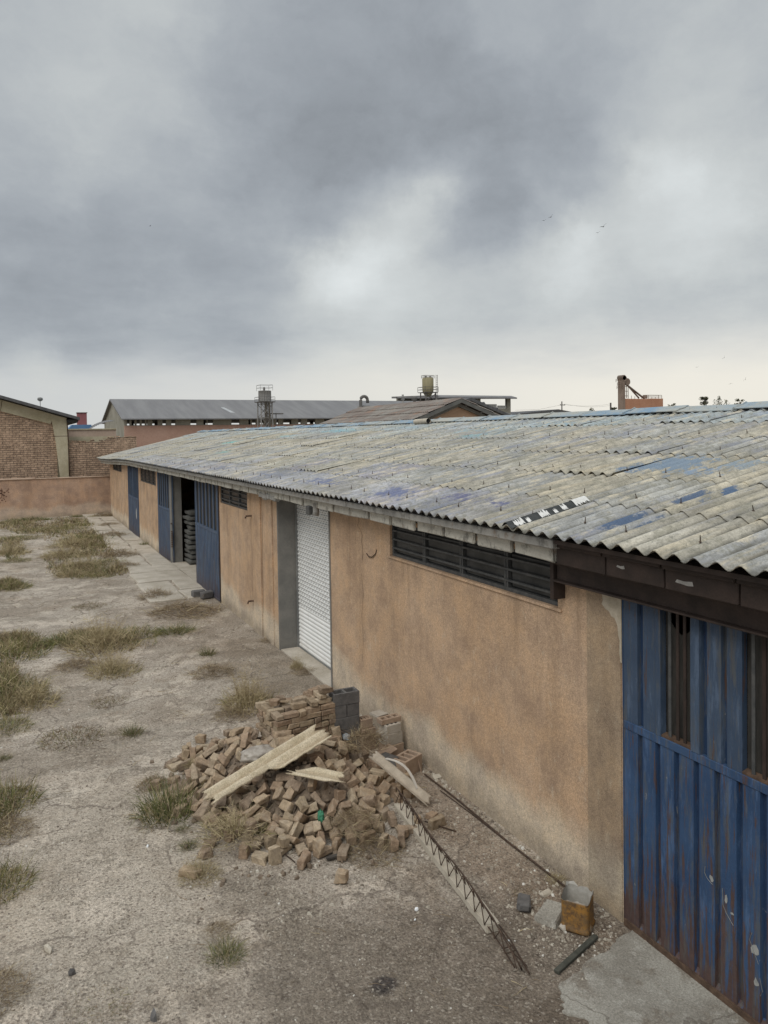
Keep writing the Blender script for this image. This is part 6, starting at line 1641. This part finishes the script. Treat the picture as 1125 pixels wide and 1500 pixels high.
def f_green(b): b.grass(300, .55, .6, .008, 2); b.grass(160, .6, .5, .007, 3); b.grass(90, .65, .6, .006, 0); b.branch(14, .8, .6, .005, 0); b.tangle(320, .95, .12, .005, 1); b.tangle(120, .7, .25, .005, 0)
def f_tuft(b): b.grass(200, .45, .7, .009, 2); b.grass(90, .45, .6, .008, 1); b.grass(50, .55, .7, .007, 0); b.tangle(200, .95, .10, .006, 1)
def f_tan(b): b.branch(60, 1.0, .85, .008, 0); b.grass(230, .9, .6, .008, 0); b.grass(160, .9, .45, .009, 3); b.tangle(380, .85, .40, .0065, 0); b.tangle(200, .95, .2, .0065, 1)
def f_brown(b): b.tangle(620, .85, .5, .0065, 1); b.tangle(220, .8, .55, .006, 0); b.branch(26, .9, .7, .006, 1)
def f_flat(b): b.tangle(480, .95, .2, .007, 1); b.grass(120, .9, .25, .008, 3); b.grass(70, .9, .22, .008, 2)
def f_mixed(b): b.grass(260, .95, .48, .010, 3); b.grass(200, .9, .42, .010, 2); b.tangle(320, .95, .30, .007, 0); b.tangle(200, .95, .22, .007, 1)
for k, f in (('green', f_green), ('tuft', f_tuft), ('tan', f_tan), ('brown', f_brown), ('flat', f_flat), ('mixed', f_mixed)): variants(k, f, 3)
GRP = {}
qw = random.Random(8)
def weed(kind, px, py, rpx, label=None, hs=1., z=0., ax=1., group=None):
    p = at(px, py, z); dist = (p-Vector((0, 0, CH))).length; r = rpx*dist/FPX
    me = qw.choice(WV[kind]); o = bpy.data.objects.new({'green': 'grass_clump', 'tuft': 'grass_tuft', 'tan': 'dry_weed', 'brown': 'dry_bush', 'flat': 'flat_weed', 'mixed': 'weed_clump'}[kind], me)
    COL.objects.link(o); o.location = (p.x, p.y, gz(p.x, p.y)+z-.005); o.rotation_euler = (0, 0, qw.uniform(-.5, .5)-.45); o.scale = (r*ax, r, r*hs)
    tag(o, label, 'weed', group); return o
W = weed
# the yard's distinct clumps, near to far
W('green', 247, 1190, 60, 'big green grass clump at the left foot of the rubble heap', 1.6)
W('brown', 225, 1150, 26, 'brown dry weeds behind the big green clump left of the heap', .9)
W('tuft', 276, 1240, 20, 'small dark tuft just below the big green clump', 1.1)
W('tuft', 268, 1214, 17, 'bluish green tuft between the big clump and the small dark tuft', .7)
W('tan', 293, 1283, 30, 'straggly olive weed on bare ground in front of the heap left side', 1.0)
W('green', 330, 1398, 36, 'dark green grass clump alone in the lower middle of the yard', 1.0)
W('brown', 322, 1362, 22, 'low brown tuft just behind the lower green grass clump', .6)
W('brown', 548, 1248, 44, 'reddish brown dry bush at the front right foot of the heap', .75)
W('brown', 520, 1205, 40, 'dry brown weeds growing out of the front of the rubble heap', .7, .22)
W('brown', 535, 1092, 38, 'brown dry bush between the cinder blocks and the sloping strip', 1.0, .35)
W('tan', 345, 1215, 55, 'pale dry twigs sprawling over the left front of the heap', .55, .12)
W('tan', 283, 1118, 14, 'dead stalk at the left rim of the heap', .9, .1)
W('tan', 365, 1035, 42, 'tan dry weed between the yard and the brick stack', 1.6)
W('brown', 340, 1050, 30, 'brown low weeds left of the tan weed by the brick stack', .6)
W('tuft', 195, 1074, 24, 'dark green tuft in the middle of the bare yard', 1.2)
W('flat', 180, 1074, 26, 'flat brown weeds at the left side of the dark tuft', .7)
W('flat', 105, 1082, 42, 'low grey green weed patch left of the dark tuft', 1.3)
W('flat', 160, 1027, 26, 'small flat brown patch above the low grey green patch', .9)
W('flat', 255, 1043, 20, 'faint flat brown weeds right of the yard middle', .4)
W('tuft', 305, 960, 20, 'dark spiky tuft beside the cracked slab by the shutter', 1.2)
W('brown', 310, 988, 36, 'brown sparse bush below the dark spiky tuft', .6)
W('tan', 150, 950, 52, 'tall straw coloured weed in the middle of the left yard', 1.05)
W('tan', 166, 985, 38, 'straw coloured weed just in front of the tall one', 1.1)
W('green', 170, 985, 18, 'green sprig at the foot of the straw coloured weeds', 1.)
W('brown', 112, 978, 32, 'low brown weed left of the straw coloured weeds', .6)
W('mixed', 195, 930, 40, 'olive weeds right behind the tall straw coloured weed', .7)
W('green', 100, 942, 36, 'green strip of weeds left of the tall straw weed', .8, 0, 1.4)
W('green', 60, 948, 26, 'darker green sprigs at the left end of the green strip', .7)
W('mixed', 20, 960, 46, 'big olive clump on the left edge, level with the green strip', 1.2)
W('brown', 12, 935, 30, 'flat brown patch at the left edge above the big olive clump', .4)
W('green', 256, 925, 34, 'dark green low clump in front of the open blue door', .65, 0, 1.3)
W('brown', 270, 898, 46, 'wide brown clump right behind the dark green one', .6, 0, 1.3)
W('brown', 228, 875, 28, 'grey brown dry bush on the slabs by the open door', .7)
W('flat', 130, 888, 24, 'small dark flat weed in the bare middle distance', .8)
W('mixed', 12, 862, 30, 'green clump at the left edge in the middle distance', .85)
W('green', 212, 799, 11, 'fresh green weed at the foot of the wall by the far blue door', 1.3)
W('mixed', 10, 1020, 48, 'tall olive weed on the left edge above the dead branches', 1.5)
W('tan', 45, 1030, 40, 'pale dead branches reaching right from the left edge', 1.1)
W('mixed', 5, 1068, 36, 'brownish olive weed at the left edge below the dead branches', .8)
W('tuft', 5, 1112, 16, 'small grey green tuft at the left edge', .8)
W('mixed', 2, 1180, 46, 'big dry and green clump at the left edge of the lower yard', 1.5)
W('brown', 6, 1220, 40, 'brown skirt of weeds below the big left edge clump', .5)
W('mixed', -5, 1300, 42, 'green and brown clump at the left edge near the bottom', 1.4)
W('brown', -10, 1460, 46, 'brown weeds at the lower left corner', .6)
W('flat', 62, 1455, 20, 'faint green sprig in the lower left ground', .5)
W('flat', 130, 1480, 50, 'flat dead stems on the ground at the bottom left', .4)
W('brown', 398, 938, 20, 'weeds at the wall foot left of the shutter recess', .5)
W('brown', 445, 985, 22, 'thin weed strip across the sill of the white shutter', .5)
W('tan', 436, 978, 12, 'single dry stalk standing on the shutter sill', 1.9)
W('flat', 770, 1306, 16, 'dead weed scraps at the wall foot behind the rusty tin', .9)
W('flat', 655, 1215, 16, 'dead twigs between joist and long steel bar', .5)
W('tan', 815, 1290, 16, 'dry stems behind the rusty tin', .8)
W('green', 240, 800, 6, 'tiny weed right of the fresh green weed at the wall', .8)
# far clumps that cannot be told apart: shared label and group
for (k, px, py, r, hs) in (('mixed', 95, 775, 26, .5), ('mixed', 130, 790, 30, .6), ('tan', 105, 800, 30, .6), ('tan', 95, 815, 30, .6), ('mixed', 150, 800, 26, .5), ('tan', 120, 830, 28, .7), ('mixed', 150, 825, 26, .6), ('brown', 175, 815, 26, .6), ('brown', 185, 830, 20, .5), ('tan', 105, 842, 22, .6), ('mixed', 140, 845, 22, .6), ('mixed', 20, 790, 30, .5), ('tan', 12, 812, 26, .7), ('mixed', 25, 822, 18, .6), ('mixed', 60, 778, 30, .4), ('brown', 165, 785, 22, .5), ('brown', 160, 770, 16, .5), ('mixed', 115, 770, 20, .5)):
    W(k, px, py, r, 'low dry clump in the weedy far part of the yard before the pink wall', hs*1.1, 0, 1.2, 'clumps of the far weed patch')
for (k, px, py, r, hs) in (('green', 20, 764, 14, .7), ('green', 45, 763, 16, .8), ('green', 62, 762, 14, .7), ('green', 112, 757, 10, .7), ('brown', 150, 757, 12, 1.), ('brown', 160, 757, 10, .9), ('mixed', 136, 758, 10, .9), ('mixed', 5, 766, 12, .6)):
    W(k, px, py, r, 'low weed growing along the foot of the pink yard wall', hs, 0, 1.3, 'weeds along the pink wall foot')
for (px, py) in ((172, 797), (185, 806), (205, 828), (120, 888), (232, 885), (178, 780), (262, 850), (250, 842)):
    W('flat', px, py, 8, 'tiny dry weed in a joint of the slab path', .8, 0, 1.4, 'weeds in the slab joints')
# ground cover of the far weedy part: uncountable
b = Blades(404); q = b.q; n = 0
PATCHES = [(100, 778, 95, 20), (20, 772, 50, 14), (135, 800, 60, 26), (105, 825, 45, 26), (15, 805, 25, 24), (150, 835, 50, 14), (70, 765, 90, 8), (10, 858, 30, 10), (25, 942, 50, 18), (150, 940, 85, 20), (8, 1010, 25, 50), (0, 1180, 22, 60), (0, 1290, 12, 40)]
for (px, py, rx, ry) in PATCHES:
    for _ in range(int(60*(rx*ry)**.5*1.1)):
        a = q.uniform(0, 6.283); r = math.sqrt(q.random()); p = at(px+rx*r*math.cos(a), py+ry*r*math.sin(a))
        if q.random() < r*r*1.15: continue
        if p.x > 3.2 and p.y > 18 or p.y > 43.3: continue
        if mnoise.noise((p.x*.6, p.y*.35, 9.))+q.uniform(-.25, .25) < -.05: continue
        h = q.uniform(.05, .30)*(1.15-r*.7); z0 = gz(p.x, p.y); mi = q.choice((0, 0, 0, 1, 1, 3, 2)); w = .003+.0002*p.y
        for _k in range(4): b.strand((p.x+q.uniform(-.08, .08), p.y+q.uniform(-.08, .08), z0), (q.uniform(-.8, .8), q.uniform(-.8, .8), 1), h, w, q.uniform(.05, .3), q.random(), mi, 3, .2)
# thin litter of dead stems over the yard
for _ in range(1500):
    x, y = q.uniform(-2.5, 4.2), 3+q.random()**1.3*24
    if mnoise.noise((x*.7, y*.7, 2.)) < .05: continue
    b.strand((x, y, gz(x, y)+.006), (q.uniform(-1, 1), q.uniform(-1, 1), .1), q.uniform(.05, .22), .002+.00012*y, .1, q.random(), q.choice((0, 1, 1)), 3, .3)
me = b.mesh('ground_cover', PM); o = bpy.data.objects.new('ground_cover', me); COL.objects.link(o); tag(o, 'dry grass and dead stems covering the yard between the clumps', 'grass', None, 'stuff')

# ------------------------------------------------------------------ far trees
def small_tree(px, py, base_py, wpx, Y, label, seed, bare=False):
    t_ = at_y(px, py, Y); b_ = at_y(px, base_py, Y); dist = (t_-Vector((0, 0, CH))).length; r = wpx*.5*dist/FPX
    T = thing('tree', label, 'tree', (t_.x, Y, 0)); q = random.Random(seed)
    bm = NB(); h = t_.z; tube(bm, [(t_.x, Y, 0), (t_.x+.1, Y, h*.5), (t_.x, Y, h*.85)], [.28, .2, .08], 6)
    for k in range(7):
        a = q.uniform(0, 6.28); z0 = h*q.uniform(.5, .8); tube(bm, [(t_.x, Y, z0), (t_.x+math.cos(a)*r*.5, Y+math.sin(a)*r*.5, z0+r*.5), (t_.x+math.cos(a)*r*.85, Y+math.sin(a)*r*.85, z0+r*.75)], [.1, .06, .025], 5)
    obj('trunk', bm, M_pole, T)
    V, F, Tn = [], [], []
    cl = [(q.gauss(0, .45)*r, q.gauss(0, .45)*r, h-r*q.uniform(.1, 1.5), q.uniform(.2, .45)*r) for _ in range(12)]
    for (cx_, cy_, cz_, cr) in cl:
        tn = q.random()
        for _ in range(40 if bare else 90):
            n_ = Vector((q.gauss(0, 1), q.gauss(0, 1), q.gauss(0, 1))).normalized()*cr*q.random()**.4; c_ = Vector((t_.x+cx_, Y+cy_, min(cz_, h-.3)))+n_
            u = Vector((q.gauss(0, 1), q.gauss(0, 1), q.gauss(0, 1))).normalized(); v = u.orthogonal().normalized(); s = q.uniform(.10, .22); i0 = len(V)
            V.extend([c_+u*s, c_+v*s*.5, c_-u*s, c_-v*s*.5]); F.append((i0, i0+1, i0+2, i0+3)); Tn += [min(1, max(0, tn+q.uniform(-.2, .2)))]*4
    me = bpy.data.meshes.new('crown'); o0 = org(T); me.from_pydata([v-o0 for v in V], [], F); me.update(); a = me.attributes.new('tone', 'FLOAT', 'POINT'); a.data.foreach_set('value', Tn); me.materials.append(M_leaf)
    o = bpy.data.objects.new('crown', me); COL.objects.link(o); o.parent = T
small_tree(1032, 581, 592, 13, 118, 'small dark tree, darkest on the skyline, beside the far right ridge', 1)
small_tree(1057, 580, 590, 20, 124, 'wider pale thin tree right of the small dark tree', 2, True)
small_tree(984, 589, 596, 12, 122, 'low bushy tree right of the brick coloured block', 3, True)
small_tree(866, 598, 604, 15, 122, 'low pale tree between the utility pole and the elevator', 4, True)
small_tree(1083, 584, 590, 12, 126, 'tiny tree farthest right on the skyline', 5, True)
small_tree(898, 596, 603, 8, 118, 'little bush at the foot of the rusty elevator tower', 6, True)

# ------------------------------------------------------------------ birds
M_bird = simple('dark_plumage', (.04, .04, .045), (.07, .07, .075), 4, .8, .05)
def bird(px, py, span_px, Y, label, bank, flap, rz_):
    p = at_y(px, py, Y); d = (p-Vector((0, 0, CH))).length; s = span_px*d/FPX
    bm = NB()
    st = [(-.28, .008, .006), (-.20, .03, .012), (-.08, .05, .045), (.05, .055, .05), (.15, .035, .035), (.2, .03, .03), (.25, .008, .008)]
    rings = [[bm.verts.new((x, w*math.cos(k*PI/4), h*math.sin(k*PI/4))) for k in range(8)] for x, w, h in st]
    for i in range(len(rings)-1):
        for k in range(8): bm.faces.new((rings[i][k], rings[i][(k+1) % 8], rings[i+1][(k+1) % 8], rings[i+1][k]))
    bm.faces.new(rings[0]); bm.faces.new(rings[-1])
    for sg in (-1, 1):
        ch = [(.03, .10, -.09, .02), (.2, .11, -.08, .02+flap*.18), (.36, .06, -.07, .02+flap*.26), (.5, -.06, -.10, .02+flap*.22)]
        pr = None
        for (w, f, b_, z) in ch:
            cur = [bm.verts.new((f, sg*w, z+.006)), bm.verts.new((b_, sg*w, z)), bm.verts.new((f, sg*w, z-.006)), ]
            if pr:
                for a_ in range(3): bm.faces.new((pr[a_], pr[(a_+1) % 3], cur[(a_+1) % 3], cur[a_]))
            pr = cur
    fixn(bm); bmesh.ops.scale(bm, vec=(s, s, s), verts=bm.verts)
    o = obj('bird', bm, M_bird, None, None, True); o.location = p; o.rotation_euler = (bank, 0, rz_); tag(o, label, 'bird')
bird(807, 318, 9, 70, 'flying bird with raised wing, upper left of the four birds high right', -.6, .5, 1.2)
bird(797, 323, 6, 75, 'small flying bird left of the two upper left ones', -.3, .4, 1.2)
bird(884, 332, 11, 65, 'larger soaring bird, rightmost of the four high birds', -.5, .6, 1.1)
bird(876, 341, 6, 75, 'small flying bird just below the larger soaring one', -.3, .5, 1.1)
bird(220, 331, 4, 85, 'single tiny bird over the left of the yard', -.2, .3, .3)
bird(1021, 538, 6, 95, 'tiny bird low in the bright sky at right, left of the others', -.2, .3, .8)
bird(1061, 524, 6, 90, 'tiny bird highest in the bright low sky at right', -1.0, .8, .6)
bird(1092, 556, 6, 95, 'tiny bird at far right just over the ridge', -.9, .8, .5)
bird(1070, 562, 6, 95, 'tiny bird lowest over the roof ridge at right', -.2, -.3, .5)

# ------------------------------------------------------------------ sky and light
SUN_EL, SUN_AZ = R_(48), R_(238)           # azimuth clockwise from +Y
w = bpy.data.worlds.new('World'); S.world = w; w.use_nodes = True
nt = w.node_tree; nt.nodes.clear(); Wd = Mat.__new__(Mat); Wd.nt = nt; Wd.N = nt.nodes; Wd.L = nt.links; Wd._pos = None; Wd._obj = None
out = nt.nodes.new('ShaderNodeOutputWorld'); bg = nt.nodes.new('ShaderNodeBackground'); nt.links.new(bg.outputs[0], out.inputs[0])
sky = nt.nodes.new('ShaderNodeTexSky'); sky.sky_type = 'NISHITA'; sky.sun_disc = False; sky.sun_elevation = SUN_EL; sky.sun_rotation = SUN_AZ
tc = nt.nodes.new('ShaderNodeTexCoord').outputs['Generated']
dx_, dy_, dz_ = Wd.sep(tc)
# cloud deck seen in perspective
den = Wd.math('ADD', Wd.math('MAXIMUM', dz_, 0.), .16)
cp = Wd.comb(Wd.math('DIVIDE', dx_, den), Wd.math('DIVIDE', dy_, den), 0.)
n1 = Wd.noise(.9, 6, .55, cp); n2 = Wd.noise(2.6, 7, .6, Wd.vadd(cp, (3., 7., 1.)))
warp = Wd.vs(Wd.vadd(Wd.noise(3.4, 9, .62, tc, 0, True), (-.5, -.5, -.5)), (.22, .22, .19))
wd_ = Wd.vadd(tc, warp)
def blob(px, py, rad, amp):
    d = ray(px, py).normalized()
    n = nt.nodes.new('ShaderNodeVectorMath'); n.operation = 'DISTANCE'; nt.links.new(wd_, n.inputs[0]); n.inputs[1].default_value = d
    return Wd.rng(n.outputs['Value'], rad/FPX*.93, 0., 0., amp)
L = Wd.math('ADD', .465, Wd.math('MULTIPLY', Wd.math('SUBTRACT', n1, .5), .16))
L = Wd.math('ADD', L, Wd.math('MULTIPLY', Wd.math('SUBTRACT', n2, .5), .15))
n3 = Wd.noise(5.5, 9, .62, Wd.vadd(Wd.vs(tc, (1., 1., 1.25)), Wd.vs(warp, (.8, .8, .8))))
L = Wd.math('ADD', L, Wd.math('MULTIPLY', Wd.math('SUBTRACT', n3, .5), .15))
L = Wd.math('ADD', L, Wd.math('MULTIPLY', Wd.math('SUBTRACT', Wd.rng(n3, .40, .62), .5), .02))
for bl_ in ((560, 120, 380, -.12), (470, 215, 200, -.06), (690, 330, 110, -.12), (760, 170, 260, -.07), (600, 300, 150, .16), (530, 390, 100, .17), (600, 430, 230, .09), (660, 290, 110, .06), (60, 540, 70, .12), (830, 380, 90, .08), (1010, 260, 170, .13), (820, 400, 170, .10), (1100, 330, 200, .08), (950, 420, 260, .07), (230, 460, 330, -.045), (60, 400, 260, -.05), (230, 215, 150, .06), (100, 120, 160, .03), (760, 20, 110, .09), (230, 5, 90, .08), (560, 490, 300, .06), (620, 280, 50, .08), (500, 340, 60, -.06), (1000, 240, 70, .08), (850, 330, 60, .08), (950, 440, 140, -.03), (1060, 60, 160, .05), (450, 70, 200, -.03), (330, 250, 120, -.05)):
    L = Wd.math('ADD', L, blob(*bl_))
# light band under the cloud deck near the horizon
warp2 = Wd.math('MULTIPLY', Wd.math('SUBTRACT', Wd.noise(5., 4, .6, Wd.vs(tc, (1, 1, 4.))), .5), .05)
el = Wd.math('ADD', dz_, warp2)
rightn = ray(1060, 540).normalized(); nn = nt.nodes.new('ShaderNodeVectorMath'); nn.operation = 'DISTANCE'; nt.links.new(tc, nn.inputs[0]); nn.inputs[1].default_value = rightn
glow = Wd.rng(nn.outputs['Value'], 1.0, .0, 0., 1.)
band = Wd.rng(el, Wd.math('ADD', .12, Wd.math('MULTIPLY', glow, .05)), .055, 0, 1)
bl2 = Wd.math('ADD', .64, Wd.math('MULTIPLY', glow, .26))
L = Wd.math('ADD', L, 0.)
Lm = nt.nodes.new('ShaderNodeMix'); Lm.data_type = 'FLOAT'; nt.links.new(Wd.math('MULTIPLY', band, .85), Lm.inputs[0]); nt.links.new(L, Lm.inputs[2]); nt.links.new(bl2, Lm.inputs[3])
Lc = Wd.math('MAXIMUM', Lm.outputs[0], .24)
warm = Wd.math('MULTIPLY', band, Wd.math('ADD', .35, Wd.math('MULTIPLY', glow, .65)))
cool = Wd.mix(Wd.rng(L, .34, .62), (.92, 1.0, 1.09), (.96, 1.01, 1.015))
tint = Wd.mix(warm, cool, (1.04, 1.0, .90))
# an overcast dome is brightest overhead
zen = Wd.rng(dz_, .60, .95, 1., 2.7)
lum = Wd.math('MULTIPLY', Lc, zen)
cl = Wd.mix(1., tint, Wd.comb(lum, lum, lum), 'MULTIPLY')
cl10 = Wd.mix(1., cl, (10., 10., 10.), 'MULTIPLY')
fin_ = Wd.mix(.97, sky.outputs[0], cl10)
nt.links.new(fin_, bg.inputs['Color']); bg.inputs['Strength'].default_value = .1

sun = bpy.data.lights.new('sun', 'SUN'); sun.energy = 1.5; sun.angle = R_(38); sun.color = (1., .955, .88)
so = bpy.data.objects.new('sun', sun); COL.objects.link(so)
sd_ = Vector((math.sin(SUN_AZ)*math.cos(SUN_EL), math.cos(SUN_AZ)*math.cos(SUN_EL), math.sin(SUN_EL)))
so.rotation_euler = (-sd_).to_track_quat('-Z', 'Y').to_euler(); so.location = (0, 0, 30)

S.view_settings.view_transform = 'Standard'; S.view_settings.look = 'None'; S.view_settings.exposure = 0.0; S.view_settings.gamma = 1.0; S.view_settings.use_curve_mapping = False
S.render.engine = 'CYCLES'; S.cycles.max_bounces = 6; S.cycles.diffuse_bounces = 3; S.cycles.use_denoising = True
